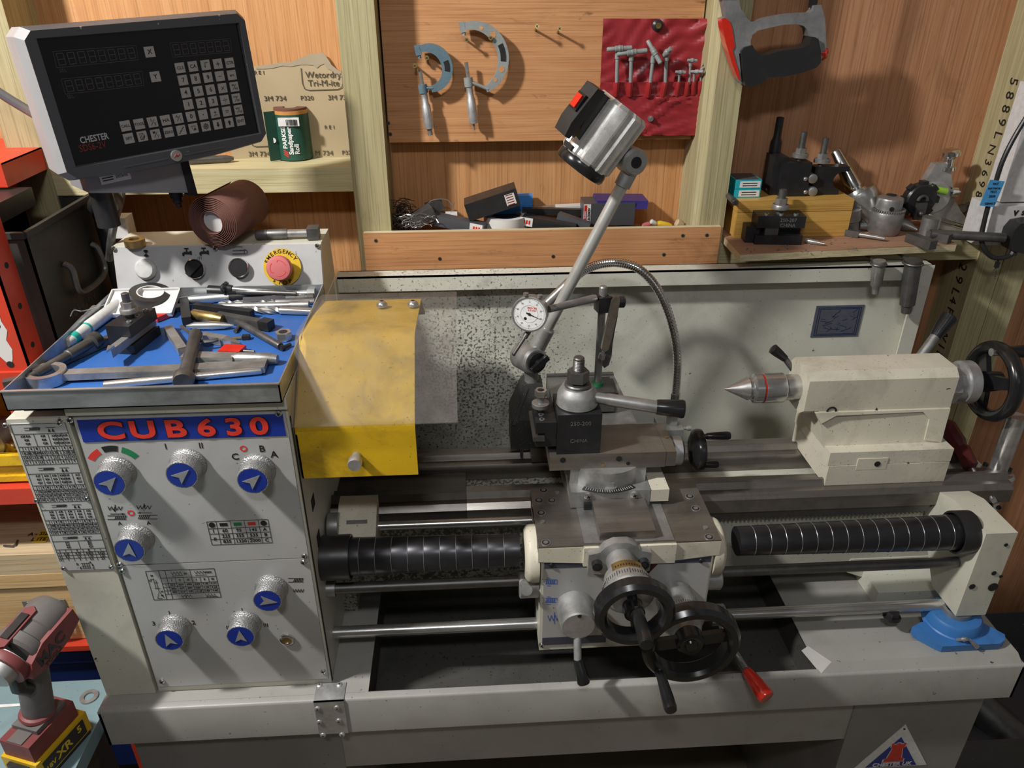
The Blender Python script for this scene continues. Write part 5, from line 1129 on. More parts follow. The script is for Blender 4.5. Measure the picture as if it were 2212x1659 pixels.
def rodthing(name, label, cat, u0, v0, u1, v1, r, m, prof=None, h1=None, group=None, n=20, part='shaft', h0=None):
    t_, ln = tool(name, label, cat, u0, v0, u1, v1, h0 if h0 is not None else r, h1, group)
    lrod(t_, part, prof(ln) if prof else [(0, r*.9), (.001, r), (ln-.001, r), (ln, r*.9)], m, n); return t_, ln
# large combination spanner
t_, ln = tool('ring_spanner', 'large ring spanner with its 12 point ring at the tray front corner', 'spanner', 101, 814, 575, 790, .0070)
mb = MB(); F = 20; vs = []
mb.wash((0, 0, -.006), Z_, .0165, .0245, .015, 40); obj('ring', mb, M['bright'], t_, local=True)
mb = MB(); mb.hexa([(.022, -.008, -.003), (ln-.03, -.010, -.004), (ln-.03, .010, -.004), (.022, .008, -.003), (.022, -.0075, .006), (ln-.03, -.009, .004), (ln-.03, .009, .004), (.022, .0075, .006)], .002, 2); mb.bx(ln-.032, ln, -.012, .012, -.0045, .004, .003, 2); obj('shank', mb, M['tool'], t_, local=True)
# box-end hook spanner leg behind it
t_, ln = tool('square_bar', 'long dark square bar running from the spanner ring to the tool holder', 'bar', 92, 798, 262, 722, .006)
lbox(t_, 'bar', 0, ln, -.0055, .0055, -.005, .0055, 'toold', .001)
t_, ln = rodthing('drawbar', 'thin turned steel bar with a ribbed collar along the left tray side', 'bar', 58, 818, 210, 732, .006, 'toold', lambda l: [(0, .0045), (.012, .0045), (.0125, .006), (l*.55, .006), (l*.56, .0075), (l-.014, .0075), (l-.012, .012), (l-.007, .0125), (l-.006, .0105), (l-.002, .0118), (l, .0115)], h0=.0125)
rodthing('marker_pen', 'silver grey marker pen beside the left tray wall', 'pen', 128, 752, 206, 668, .0075, 'zinc', lambda l: [(0, .002), (.006, .0045), (.02, .0075), (l*.72, .0075), (l*.74, .0068), (l, .0068)])
t_, ln = tool('paint_marker', 'dirty white paint marker with teal bands on the left of the tray', 'pen', 143, 742, 262, 654, .0095)
lrod(t_, 'barrel', [(0, .006), (.004, .0075), (ln*.35, .0085), (ln*.36, .0095), (ln*.97, .0095), (ln, .008)], M['sharp'])
for a in (.012, .048): lrod(t_, 'band', [(a, .0084), (a+.0001, .0088), (a+.011, .0088), (a+.0111, .0084)], 'tealink')
# plastic case lid and tape
c = P(300, 628, Z=zm+.012)
t_ = thing('plastic_case', 'dirty clear-white plastic case lid leaning at the tray back', 'lid', MX.Translation(at(308, 658, .0125)) @ Euler((.35, 0, 0)).to_matrix().to_4x4())
mb = MB(); mb.bx(-.052, .052, -.028, .03, 0, .003, .001); 
for a in ((-.052, .052, -.028, -.026), (-.052, .052, .028, .03), (-.052, -.050, -.028, .03), (.05, .052, -.028, .03)): mb.bx(*a, .003, .007)
obj('lid', mb, M['paper'], t_, local=True)
c = at(328, 652, .010); t_ = thing('tape_roll', 'roll of black insulating tape leaning in the tray behind the tool holder', 'tape', MX.Translation(c+Z_*.008) @ Euler((.12, .18, 0)).to_matrix().to_4x4())
mb = MB(); mb.wash((0, 0, -.009), Z_, .0195, .030, .018, 40); obj('tape', mb, M['rubber'], t_, local=True)
mb = MB(); mb.wash((0, 0, -.0095), Z_, .0178, .0195, .019, 36); obj('core', mb, M['paper'], t_, local=True)
# quick-change tool holder standing in the tray
def holder(name, label, cat, Mx, s=1, group=None, txt=None, nut='tool'):
    """black dovetailed tool holder; local: base at 0, front = -Y, stud up"""
    t_ = thing(name, label, cat, Mx, group); mb = MB()
    mb.bx(-.036*s, .036*s, -.018*s, .018*s, 0, .014*s, .001); mb.bx(-.036*s, .036*s, -.002*s, .018*s, .014*s, .026*s, .001); mb.bx(-.036*s, .036*s, -.018*s, .018*s, .026*s, .044*s, .001)
    obj('body', mb, M['black'], t_, local=True)
    mb = MB(); mb.rod((0, 0, .044*s), (0, 0, .080*s), [(0, .0055*s), (.036*s, .0055*s), (.037*s, .004*s)], 20); obj('stud', mb, M['toold'], t_, local=True)
    mb = MB(); mb.rod((0, 0, .051*s), (0, 0, .058*s), [(0, .0125*s), (.0055*s, .0125*s), (.007*s, .0115*s)], 28); mb.hexn((0, 0, .058*s), (0, 0, .067*s), .0092*s, .0006); obj('collar_nut', mb, M[nut], t_, local=True)
    for i in range(3):
        mb = MB(); x = (-.022+.022*i)*s; mb.cyl((x, -.011*s, .044*s), (x, -.011*s, .0465*s), .0035*s, n=12); mb.m = 1; mb.hexn((x, -.011*s, .0462*s), (x, -.011*s, .0468*s), .002*s); obj('set_screw', mb, [M['tool'], M['dark']], t_, local=True)
    if txt:
        mb = MB()
        for i, w_ in enumerate(txt): mb.text(w_, (.010*s, -.0182*s, (.038-.008*i)*s), X_, Z_, .0075*s, 0)
        obj('stamped_text', mb, M['tool'], t_, local=True)
    return t_
c = at(302, 775); Mh = MX.Translation(at(297, 742)) @ MX.Rotation(math.radians(80), 4, 'Z')
th_ = holder('tool_holder', 'black tool holder with a tall stud and nut standing in the blue tray', 'tool holder', Mh, .94, 'quick change tool holders')
mb = MB(); mb.hexa([(-.075, -.013, .0145), (.034, -.013, .0145), (.034, -.003, .0145), (-.06, -.003, .0145), (-.075, -.013, .0255), (.034, -.013, .0255), (.034, -.003, .0255), (-.06, -.003, .0255)], .0006); tb_ = obj('turning_tool', mb, M['tool'], th_, local=True)
mb = MB(); mb.prism([(-.083, -.012, .0256), (-.066, -.013, .0256), (-.066, -.004, .0256)], (0, 0, .003)); obj('carbide_insert', mb, M['bright'], tb_, local=True)
# the rest of the tray, front to back
rodthing('silver_steel_rod', 'bright round rod lying along the front of the tray', 'rod', 225, 832, 566, 800, .0052, 'bright', h0=.0055, n=24)
t_, ln = tool('chuck_key_bar', 'dark round peg with a flanged foot lying across the bright rod', 'key', 395, 826, 423, 722, .0138, .0165)
lrod(t_, 'peg', [(0, .0115), (.004, .013), (.016, .0125), (.020, .0085), (ln-.012, .008), (ln, .009)], 'toold', 24)
t_, ln = tool('flat_key', 'steel key with a flat tongue and round handle at the front right', 'key', 396, 772, 600, 776, .007)
mb = MB(); mb.bx(0, ln*.55, -.009, .009, -.004, .005, .001); obj('tongue', mb, M['tool'], t_, local=True); lrod(t_, 'handle', [(ln*.52, .006), (ln*.60, .0085), (ln*.9, .0085), (ln, .006)], 'tool')
t_, ln = tool('parting_blade_holder', 'flat steel strip lying under the flanged peg', 'strip', 392, 795, 500, 788, .004)
lbox(t_, 'strip', 0, ln, -.008, .006, -.003, .003, 'tool')
t_, ln = tool('turning_tool', 'square lathe tool pointing at the viewer left of the flanged peg', 'lathe tool', 364, 712, 404, 772, .006, group='loose lathe tools')
lbox(t_, 'shank', 0, ln*.8, -.006, .006, -.0055, .006, 'tool'); mb = MB(); mb.hexa([(ln*.8, -.006, -.0055), (ln, -.001, -.0055), (ln, .003, -.0055), (ln*.8, .006, -.0055), (ln*.8, -.006, .005), (ln, -.001, .004), (ln, .003, .004), (ln*.8, .006, .005)], .0004); obj('tip', mb, M['toold'], t_, local=True)
t_, ln = tool('hex_key', 'bent hexagon key lying on top of the square lathe tools', 'hex key', 392, 705, 440, 742, .012)
mb = MB(); mb.tube([(0, 0, 0), (ln*.86, 0, 0), (ln*.95, .003, 0), (ln, .012, 0), (ln, .02, 0)], .0028, 6); obj('key', mb, M['toold'], t_, local=True)
t_, ln = tool('turning_tool', 'ground lathe tool with a bright curved edge right of the hex key', 'lathe tool', 438, 728, 520, 742, .006, group='loose lathe tools')
lbox(t_, 'shank', 0, ln*.6, -.006, .006, -.0055, .006, 'tool'); mb = MB(); mb.hexa([(ln*.6, -.006, -.0055), (ln, -.003, -.0055), (ln, .001, -.0055), (ln*.6, .006, -.0055), (ln*.6, -.006, .006), (ln, -.003, .002), (ln, .001, .002), (ln*.6, .006, .006)], .0004); obj('tip', mb, M['bright'], t_, local=True)
def insert_key(lab, u, v, rz, u1, v1):
    a = at(u, v, .004); t_ = thing('torx_flag_key', lab, 'key', MX.Translation(a) @ MX.Rotation(rz, 4, 'Z'), 'red flag keys')
    mb = MB(); mb.bx(-.015, .015, -.011, .011, -.0035, .004, .0015); obj('flag_handle', mb, M['redg'], t_, local=True)
    mb = MB(); mb.cyl((.014, 0, 0), (.032, 0, 0), .0022, n=10); obj('shaft', mb, M['toold'], t_, local=True)
insert_key('red flag key behind the standing tool holder', 348, 681, 1.0, 0, 0); insert_key('red flag key near the front right of the tray', 502, 757, -.2, 0, 0)
rodthing('steel_pin', 'dark round pin lying diagonally near the tray right side', 'pin', 512, 694, 606, 748, .0052, 'toold', h0=.0055)
t_, ln = tool('hex_nut', 'loose bright hexagon nut at the right of the tray', 'nut', 614, 733, 624, 733, .0)
mb = MB(); mb.cyl((0, 0, .0005), (0, 0, .012), .0115, n=6, bev=.0008); mb.m = 1; mb.cyl((0, 0, .0121), (0, 0, .0123), .0062); obj('nut', mb, [M['bright'], M['dark']], t_, local=True)
t_, ln = tool('grub_screw', 'small dark grub screw lying beside the steel pin', 'screw', 508, 716, 517, 704, .003); lrod(t_, 'screw', [(0, .0028), (ln, .003)], 'toold', 12)
t_, ln = tool('cap_screw', 'black cap screw beside the loose nut', 'screw', 606, 753, 620, 747, .0035); lrod(t_, 'screw', [(0, .0045), (.005, .0045), (.0051, .0026), (ln+.006, .0026)], 'black', 14)
t_, ln = tool('insert_screw', 'tiny dark L-shaped clamp near the tray centre', 'clamp', 503, 730, 540, 728, .003); lbox(t_, 'clamp', ln*.55, ln, -.004, .004, -.0025, .003, 'black'); lrod(t_, 'stem', [(0, .0018), (ln*.6, .0018)], 'brass', 8)
t_, ln = tool('brass_stub', 'short brass stub in the middle of the tray', 'stub', 415, 679, 482, 690, .0085)
lrod(t_, 'stub', [(0, .006), (.004, .0085), (ln*.72, .0085), (ln*.85, .007), (ln, .0065)], 'brass', 26)
t_, ln = tool('turning_tool', 'black lathe tool standing on its side left of the brass stub', 'lathe tool', 400, 655, 405, 696, .007, group='loose lathe tools')
lbox(t_, 'shank', 0, ln, -.007, .006, -.006, .008, 'black')
t_, ln = tool('boring_bar', 'black square boring tool behind the brass stub', 'lathe tool', 423, 664, 545, 680, .007, group='loose lathe tools')
lbox(t_, 'shank', 0, ln, -.006, .006, -.006, .007, 'black')
t_, ln = tool('boring_bar', 'black square tool with a faceted head right of the brass stub', 'lathe tool', 470, 683, 586, 704, .007, group='loose lathe tools')
lbox(t_, 'shank', 0, ln*.82, -.006, .006, -.006, .006, 'toold'); lbox(t_, 'head', ln*.82, ln, -.008, .008, -.006, .008, 'black', .002)
def drillbit(lab, u0, v0, u1, v1, r, flute=.55, m='bright', h=None):
    t_, ln = tool('drill_bit', lab, 'drill bit', u0, v0, u1, v1, h or r, group='twist drills in the tray')
    lrod(t_, 'shank', [(ln*flute, r), (ln-.001, r), (ln, r*.9)], m, 20)
    mb = MB(); n = 44; L_ = ln*flute
    for k in (0, math.pi):
        vs = [];
        for i in range(n+1):
            a = k+i/n*L_/r*.55; x = L_*i/n; s = min(1, i/5+.1)
            for d, q in ((-.9, .55), (-.55, .98), (.55, .98), (.9, .55)): vs.append(V((x, math.cos(a+d)*r*q*s, math.sin(a+d)*r*q*s)))
        mb._mk(vs, [(i*4+j, i*4+(j+1) % 4, (i+1)*4+(j+1) % 4, (i+1)*4+j) for i in range(n) for j in range(4)])
    mb.rod((0, 0, 0), (1, 0, 0), [(0, .0001), (.003, r*.5), (L_, r*.55)], 10); obj('flutes', mb, M['tool'], t_, local=True)
drillbit('bright twist drill at the front of the row near the guard', 520, 668, 676, 673, .0058)
drillbit('longer twist drill behind the bright one near the guard', 470, 655, 680, 651, .0045, .6, 'tool')
t_, ln = tool('slot_drill', 'grey slot drill with a scooped tip beside the twist drills', 'cutter', 456, 663, 668, 659, .006); lrod(t_, 'shank', [(0, .002), (.02, .0055), (ln*.8, .006), (ln*.81, .0068), (ln, .0068)], 'tool', 22)
t_, ln = tool('countersink', 'bright fluted cutter lying below the brass stub', 'cutter', 402, 704, 505, 703, .006); lrod(t_, 'cutter', [(0, .001), (.012, .0055), (ln*.5, .006), (ln*.55, .0062), (ln*.8, .005), (ln, .001)], 'bright', 16)
t_, ln = tool('permanent_marker', 'silver marker pen with a black cap at the tray back', 'pen', 377, 650, 590, 634, .0075)
lrod(t_, 'barrel', [(0, .003), (.01, .0055), (.03, .0068), (ln*.56, .0075)], 'zinc', 22); lrod(t_, 'cap', [(ln*.55, .008), (ln*.88, .0072), (ln*.9, .003), (ln, .0025)], 'rubber', 22)
t_, ln = tool('bolt', 'zinc bolt with a hexagon head at the tray back right', 'bolt', 590, 634, 682, 634, .008); lrod(t_, 'shank', [(0, .0055), (ln-.012, .0055)], 'zinc', 16)
mb = MB(); mb.hexn((ln-.012, 0, 0), (ln, 0, 0), .0105, .0006); obj('head', mb, M['bright'], t_, local=True)
t_, ln = tool('scriber', 'silver pointed scriber lying on the pen at the tray back', 'scriber', 676, 640, 478, 622, .010, .022); lrod(t_, 'body', [(0, .001), (.03, .0035), (ln*.55, .0045), (ln*.9, .004)], 'zinc', 18)
mb = MB(); mb.rod((ln*.88, 0, 0), (ln, 0, 0), [(0, .006), (ln*.1, .008), (ln*.12, .005)], 16)
for i in range(10):
    a = i*.628; mb.ob((ln*.95, math.cos(a)*.009, math.sin(a)*.009), (.004, .003, .003))
obj('gear_end', mb, M['rubber'], t_, local=True)
t_, ln = tool('small_brush', 'black bristled brush lying at the tray back', 'brush', 452, 628, 640, 634, .016); lrod(t_, 'bristles', [(0, .009), (.03, .008), (.045, .005)], 'rubber', 16); lrod(t_, 'handle', [(.044, .0045), (ln*.5, .005), (ln, .003)], 'toold', 16)
t_, ln = tool('tap', 'black threaded tap at the tray back right corner', 'tap', 526, 650, 680, 642, .007); lrod(t_, 'shank', [(0, .006), (ln*.6, .006)], 'black', 4)
pr = [(ln*.6, .0055)];
for i in range(22): pr += [(ln*.6+ln*.4*i/22, .0075), (ln*.6+ln*.4*(i+.5)/22, .0060)]
lrod(t_, 'thread', pr+[(ln, .003)], 'tool', 18)
t_, ln = tool('flat_cutter', 'flat dark cutter blade between the tape roll and lathe tools', 'blade', 366, 668, 400, 660, .004); mb = MB(); mb.prism([(0, -.004, -.003), (ln*.4, -.010, -.003), (ln, -.006, -.003), (ln, .006, -.003), (ln*.4, .009, -.003), (0, .004, -.003)], (0, 0, .006)); obj('blade', mb, M['toold'], t_, local=True)
mb = MB(); mb.tube(catmull([P(u, v, Z=zm+h) for u, v, h in ((152, 683, .020), (160, 670, .030), (178, 672, .030), (205, 664, .024), (226, 658, .020))], 6), .0007, 6); solo('wire_offcut', mb, M['zinc'], 'thin bent wire curling over the left tray wall', 'wire')
mb = MB(); mb.bx(-.012, .012, -.006, .006, 0, .012, .001); mb.trans(MX.Translation(at(36, 836, 0)) @ MX.Rotation(.4, 4, 'Z')); solo('steel_block', mb, M['toold'], 'small dark block in the front left corner of the tray', 'block')
# on top of the control box
zcb = zb1+.0006
c = P(293, 531, Z=zcb); mb = MB(); mb.wash(c, Z_, .008, .0155, .011, 36); solo('bronze_bush', mb, M['brass'], 'short bronze bush standing on the control box corner', 'bush')
a, b = P(452, 505, Z=zcb+.042), P(530, 452, Z=zcb+.042)
a = V((-.388, 1.170, zcb+.0414)); b = V((-.366, 1.275, zcb+.0414))
er = thing('emery_cloth_roll', 'brown roll of emery cloth lying on the control box', 'emery roll', along(a, b)); ln = .115
mb = MB(); R0 = .040; vs = []; n = 260; t0 = 0
for i in range(n+1):
    g = 2*math.pi*9*i/n; r = .0175+(R0-.0175)*i/n
    for x in (0, ln): vs.append(V((x-(0.006*(1-i/n) if x == 0 else 0), math.cos(g+1.0)*r, math.sin(g+1.0)*r)))
mb._mk(vs, [(2*i, 2*i+1, 2*i+3, 2*i+2) for i in range(n)])
o = obj('cloth_spiral', mb, M['emery'], er, local=True, ang=60)
sm = o.modifiers.new('thickness', 'SOLIDIFY'); sm.thickness = .0009
mb = MB(); mb.rod((.004, 0, 0), (ln-.002, 0, 0), [(0, .0172), (.105, .0172)], 32); obj('card_core', mb, M['paper'], er, local=True)
t_ = thing('tool_post_spanner', 'grey socket spanner with a dark grip on the control box', 'spanner', along(P(552, 507, Z=zcb+.0085), P(676, 503, Z=zcb+.0085))); ln = (P(676, 503, Z=zcb)-P(552, 507, Z=zcb)).length
lrod(t_, 'grip', [(0, .007), (.003, .0085), (.018, .0085), (.0185, .0075), (.02, .008), (.05, .008)], 'toold', 22); lrod(t_, 'shaft', [(.05, .0065), (ln, .0065)], 'tool', 20); mb = MB(); mb.bx(ln-.01, ln+.008, -.014, .012, -.0075, .010, .002); obj('head', mb, M['toold'], t_, local=True)
# ---------------------------------------------------------------- things in the shelf trough
yk = 1.405
def sbox(name, label, cat, u0, v0, u1, v1, y0, dep, m, tilt=0, bev=.003, part='case', group=None, hz=None):
    """box seen face-on between two photographed corners of its front at depth y0; tilt turns it in the wall plane"""
    a, b = P(u0, v0, Y=y0), P(u1, v1, Y=y0); c = (a+b)/2; w_, h = abs(b.x-a.x), abs(a.z-b.z)
    t_ = thing(name, label, cat, MX.Translation(V((c.x, y0+dep/2, c.z))) @ MX.Rotation(tilt, 4, 'Y'), group)
    lbox(t_, part, -w_/2, w_/2, -dep/2, dep/2, -h/2, h/2, m, bev); return t_, w_, h
t_, w_, h = sbox('plastic_case', 'black plastic case tilted on the heap in the shelf trough', 'case', 1005, 425, 1122, 461, 1.375, .05, 'rubber', -.30, .005)
mb = MB(); mb.bx(w_/2-.024, w_/2-.006, -.0256, -.025, -h/2+.006, h/2-.006); mb.m = 1
for i in range(5): mb.bx(w_/2-.022, w_/2-.009, -.0259, -.0256, -.010+.0045*i, -.0085+.0045*i)
obj('label', mb, [M['paper'], M['redd']], t_, local=True)
sbox('storage_bin', 'bright blue plastic box behind the tilted black case', 'box', 1048, 424, 1150, 462, 1.43, .02, 'bluep', 0, .002)
t_, w_, h = sbox('insert_box', 'dark grey box with a red and white end label under the blue lid', 'box', 1262, 440, 1369, 486, 1.385, .05, 'dro', 0, .002)
mb = MB(); mb.bx(-w_/2-.0004, -w_/2+.013, -.0256, -.025, -h/2+.003, h/2-.001); mb.m = 1; mb.bx(-w_/2+.0005, -w_/2+.0055, -.0259, -.0256, -h/2+.005, h/2-.003); mb.m = 2
mb.text('AEMSDBY', (-w_/2+.0092, -.0258, 0), -Z_, X_, .0062, .01); mb.m = 0; mb.text('inserts', (-w_/2+.003, -.026, 0), -Z_, X_, .005, .01)
obj('label', mb, [M['white'], M['redg'], M['ink']], t_, local=True)
t_ = thing('navy_cover', 'navy blue plastic lid lying on the dark grey insert box', 'lid', MX.Translation(P(1335, 432, Y=1.415)))
mb = MB(); mb.hexa([(-.046, -.03, -.010), (.05, -.03, -.010), (.05, .03, -.010), (-.046, .03, -.010), (-.043, -.026, .006), (.052, -.026, .004), (.052, .028, .004), (-.043, .028, .006)], .003, 2); obj('lid', mb, M['navy'], t_, local=True)
c = P(1092, 480, Y=1.410); c.z = zfl+.001; t_ = thing('masking_tape_roll', 'dirty white roll of tape lying in the shelf trough', 'tape', c)
mb = MB(); mb.wash(c+Z_*.008, Z_, .030, .041, .034, 40); obj('tape', mb, M['paper'], t_); mb = MB(); mb.cyl(c, c+Z_*.036, .030, n=32); obj('core_disc', mb, M['toold'], t_)
def lbar(name, label, cat, u0, v0, u1, v1, y0, y1, w_, h, m, group=None, lab=False):
    a, b = P(u0, v0, Y=y0), P(u1, v1, Y=y1); t_ = thing(name, label, cat, along(a, b), group); ln = (b-a).length
    lbox(t_, 'case', 0, ln, -w_/2, w_/2, -h/2, h/2, m, .002)
    if lab:
        mb = MB(); mb.bx(ln*lab-.012, ln*lab+.012, -w_/2-.0004, -w_/2, -h/2+.001, h/2-.001); mb.m = 1
        for i in range(3): mb.ob((ln*lab-.004+.005*i, -w_/2-.0006, 0), (.003, .0004, h*.4))
        obj('label', mb, [M['paper'], M['redg']], t_, local=True)
    return t_
lbar('tool_case', 'long dark tool case sloping down to the trough front, pale label on it', 'case', 938, 472, 1048, 494, 1.40, 1.372, .022, .020, 'dro', 'long dark tool cases', .85)
lbar('tool_case', 'long black tool case sloping right with a red and white corner label', 'case', 1130, 474, 1245, 492, 1.40, 1.375, .024, .018, 'rubber', 'long dark tool cases', .08)
lbar('tool_case', 'dark brown narrow case leaning beside the insert box', 'case', 1206, 466, 1275, 490, 1.395, 1.37, .016, .014, 'dro', 'long dark tool cases')
lbar('pen_tube', 'thin black tube lying across the dark cases', 'tube', 1128, 455, 1262, 458, 1.425, 1.42, .012, .012, 'rubber')
lbar('paper_box', 'narrow white carton with blue lettering behind the black tube', 'carton', 1200, 452, 1262, 449, 1.44, 1.44, .02, .014, 'paper')
lbar('steel_rule', 'grey flat steel strip behind the black tube', 'strip', 1150, 451, 1212, 448, 1.445, 1.445, .01, .008, 'zinc')
t_ = lbar('junction_box', 'rusty dark block left of the long sloping case', 'block', 893, 478, 935, 455, 1.39, 1.40, .03, .024, 'toold')
lbar('angle_iron', 'dark angle iron end standing over the rusty block', 'iron', 922, 452, 955, 440, 1.42, 1.43, .012, .022, 'toold')
c = P(974, 463, Y=1.42); t_ = thing('white_clip', 'white plastic clip with a wire loop behind the long case', 'clip', c); mb = MB(); mb.bx(c.x-.010, c.x+.012, c.y-.006, c.y+.006, zfl+.02, c.z+.004, .002); obj('body', mb, M['white'], t_)
mb = MB(); mb.tube(catmull([P(u, v, Y=1.42) for u, v in ((924, 452), (928, 436), (948, 430), (968, 433), (976, 444), (981, 436), (977, 452), (973, 460))], 6), .0008, 6); obj('wire_loop', mb, M['zinc'], t_)
random.seed(11); mb = MB()
for i in range(90):
    p = P(random.uniform(868, 925), random.uniform(472, 494), Y=random.uniform(1.37, 1.40)); a = random.uniform(0, 6.28); r = random.uniform(.008, .022)
    mb.tube([p+V((math.cos(a+t)*r, random.uniform(-.004, .004), abs(math.sin(a*.7+t))*r*.6)) for t in (0, .5, 1, 1.5, 2)], .0006, 4)
props(solo('bright_swarf', mb, M['bright'], 'tangle of bright metal swarf in the left end of the trough', 'swarf'), kind='stuff')
mb = MB()
for i in range(110):
    p = P(random.uniform(846, 890), random.uniform(448, 492), Y=random.uniform(1.38, 1.44)); a = random.uniform(0, 6.28); r = random.uniform(.008, .02)
    mb.tube([p+V((math.cos(a+t)*r, random.uniform(-.006, .006), math.sin(a+t)*r)) for t in (0, .7, 1.4, 2.1)], .0006, 4)
props(solo('dark_swarf', mb, M['black'], 'dark tangle of swarf against the left stud in the trough', 'swarf'), kind='stuff')
for nm, lab, u0, v0, u1, v1, r, m in (('red_plastic_piece', 'small red plastic scrap at the right of the trough', 1385, 489, 1405, 484, .006, 'pinkr'), ('yellow_plastic_piece', 'yellow plastic scrap right of the red one in the trough', 1420, 482, 1450, 488, .006, 'yellowp'), ('white_plastic_piece', 'small white scrap between the red and yellow scraps', 1405, 478, 1418, 484, .005, 'paper'), ('cork', 'brown cork against the right stud in the trough', 1460, 480, 1476, 488, .008, 'oak'), ('steel_pin', 'bright pin lying at the front right of the trough', 1335, 490, 1385, 490, .003, 'bright')):
    a, b = P(u0, v0, Y=1.40), P(u1, v1, Y=1.40); t_ = thing(nm, lab, nm.replace('_', ' '), along(a, b)); ln = (b-a).length
    mb = MB(); mb.rod((0, 0, 0), (ln, 0, 0), [(0, r*.7), (ln*.15, r), (ln*.8, r*.9), (ln, r*.6)], 10); obj('piece', mb, M[m], t_, local=True)
# ---------------------------------------------------------------- right-hand shelf
zs_ = ZSH+.0004
osp = thing('shelf_offcut', 'rough plywood offcut with pale sawn edges laid as the right shelf', 'board', P(1800, 530, Z=ZSH-.014))
pf = [P(1600, 549, Z=ZSH), P(2067, 527, Z=ZSH)]; bl = V((P(1557, 508, Z=ZSH).x+.0, YST+.002, ZSH)); pl_ = [pf[0], pf[1], V((pf[1].x+.01, YW-.002, ZSH)), V((st2b+.003, YW-.002, ZSH)), V((st2b+.003, P(1557, 507, Z=ZSH).y, ZSH))]
mb = MB(); mb.prism([p-Z_*.0138 for p in pl_], (0, 0, .0126)); mb.m = 1; mb.prism([p-Z_*.0012 for p in pl_], (0, 0, .0012)); obj('board', mb, [M['plye'], M['plyt']], osp)
def on(u, v, h=0): return P(u, v, Z=zs_+h)
# varnished wooden box
wb = [on(1585, 514), on(1818, 502)]; yb0_ = wb[0].y; bxw0, bxw1 = wb[0].x, wb[1].x; zl_ = P(1600, 459, Y=yb0_).z; zbt = P(1600, 434, Y=yb0_).z
ybk_ = YW-.006
wbx = thing('wooden_box', 'varnished wooden box at the left of the right shelf', 'box', ((bxw0+bxw1)/2, (yb0_+ybk_)/2, zs_))
obj('box_body', MB().bx(bxw0, bxw1, yb0_, ybk_, zs_, zl_-.0006, .001), M['boxw'], wbx); obj('box_lid', MB().bx(bxw0, bxw1, yb0_, ybk_, zl_+.0004, zbt, .001), M['boxw'], wbx)
zbt += .0004
def ob_(u, v, h=0): return P(u, v, Z=zbt+h)
for i, (z, lab) in enumerate(((0, 'lower teal insert box with a white label on the wooden box'), (.0165, 'upper teal insert box, stacked on the other teal one'))):
    c = ob_(1607, 427); x0 = ob_(1586, 428).x; x1 = ob_(1640, 426).x; t_ = thing('insert_box', lab, 'insert box', ((x0+x1)/2, c.y+.03, zbt+z), 'teal insert boxes')
    mb = MB(); mb.bx(x0, x1, c.y, c.y+.055, zbt+z, zbt+z+.0158, .0012); obj('case', mb, M['teal'], t_)
    mb = MB(); mb.bx(x0+.008, x1-.002, c.y-.0004, c.y, zbt+z+.002, zbt+z+.0135); mb.m = 1
    for k in range(2): mb.bx(x0+.013, x1-.008, c.y-.0006, c.y-.0004, zbt+z+.0045+.0045*k, zbt+z+.0062+.0045*k)
    obj('label', mb, [M['white'], M['ink']], t_)
    if i: mb = MB(); mb.bx(x0+.003, x1-.003, c.y+.003, c.y+.052, zbt+z+.0158, zbt+z+.0162); obj('lid_window', mb, M['dro'], t_)
a, b = ob_(1569, 418, .0055), ob_(1588, 438, .0055); t_ = thing('steel_pin', 'grey steel pin overhanging the left edge of the wooden box', 'pin', along(a, b)); lrod(t_, 'pin', [(0, .005), ((b-a).length, .0052), ((b-a).length+.001, .004)], 'toold')
c = P(1672, 388, Y=1.412); c.z = zbt; tz_ = P(1686, 254, Y=c.y+.02).z; t_ = thing('boring_bar_holder', 'tall black stepped bar standing on the wooden box', 'bar', c+Y_*.02); c = c+Y_*.02; h = tz_-zbt
dx = P(1686, 254, Y=c.y).x-c.x
mb = MB(); mb.rod(c, c+V((dx*.9, 0, h)), [(0, .011), (h*.2, .0115), (h*.21, .0105), (h*.66, .0105), (h*.74, .0068), (h, .0068), (h+.001, .005)], 26); obj('bar', mb, M['black'], t_)
a, b = P(1575, 388, Y=1.447), P(1655, 386, Y=1.447); a.z = b.z = zbt+.0062; t_ = thing('boring_bar', 'thin black round bar lying behind the teal insert boxes', 'bar', along(a, b)); lrod(t_, 'bar', [(0, .006), ((b-a).length, .006)], 'black')
c = P(1668, 412, Y=1.40); c.z = zbt+.005; t_ = thing('grinding_disc', 'small brown abrasive disc lying on the wooden box', 'disc', MX.Translation(c) @ Euler((.3, .1, 0)).to_matrix().to_4x4()); mb = MB(); mb.cyl((0, 0, 0), (0, 0, .0015), .0125, n=28); obj('disc', mb, M['pinkr'], t_, local=True); mb = MB(); mb.cyl((0, 0, .001), (0, 0, .004), .0028, n=12); obj('rivet', mb, M['bright'], t_, local=True)
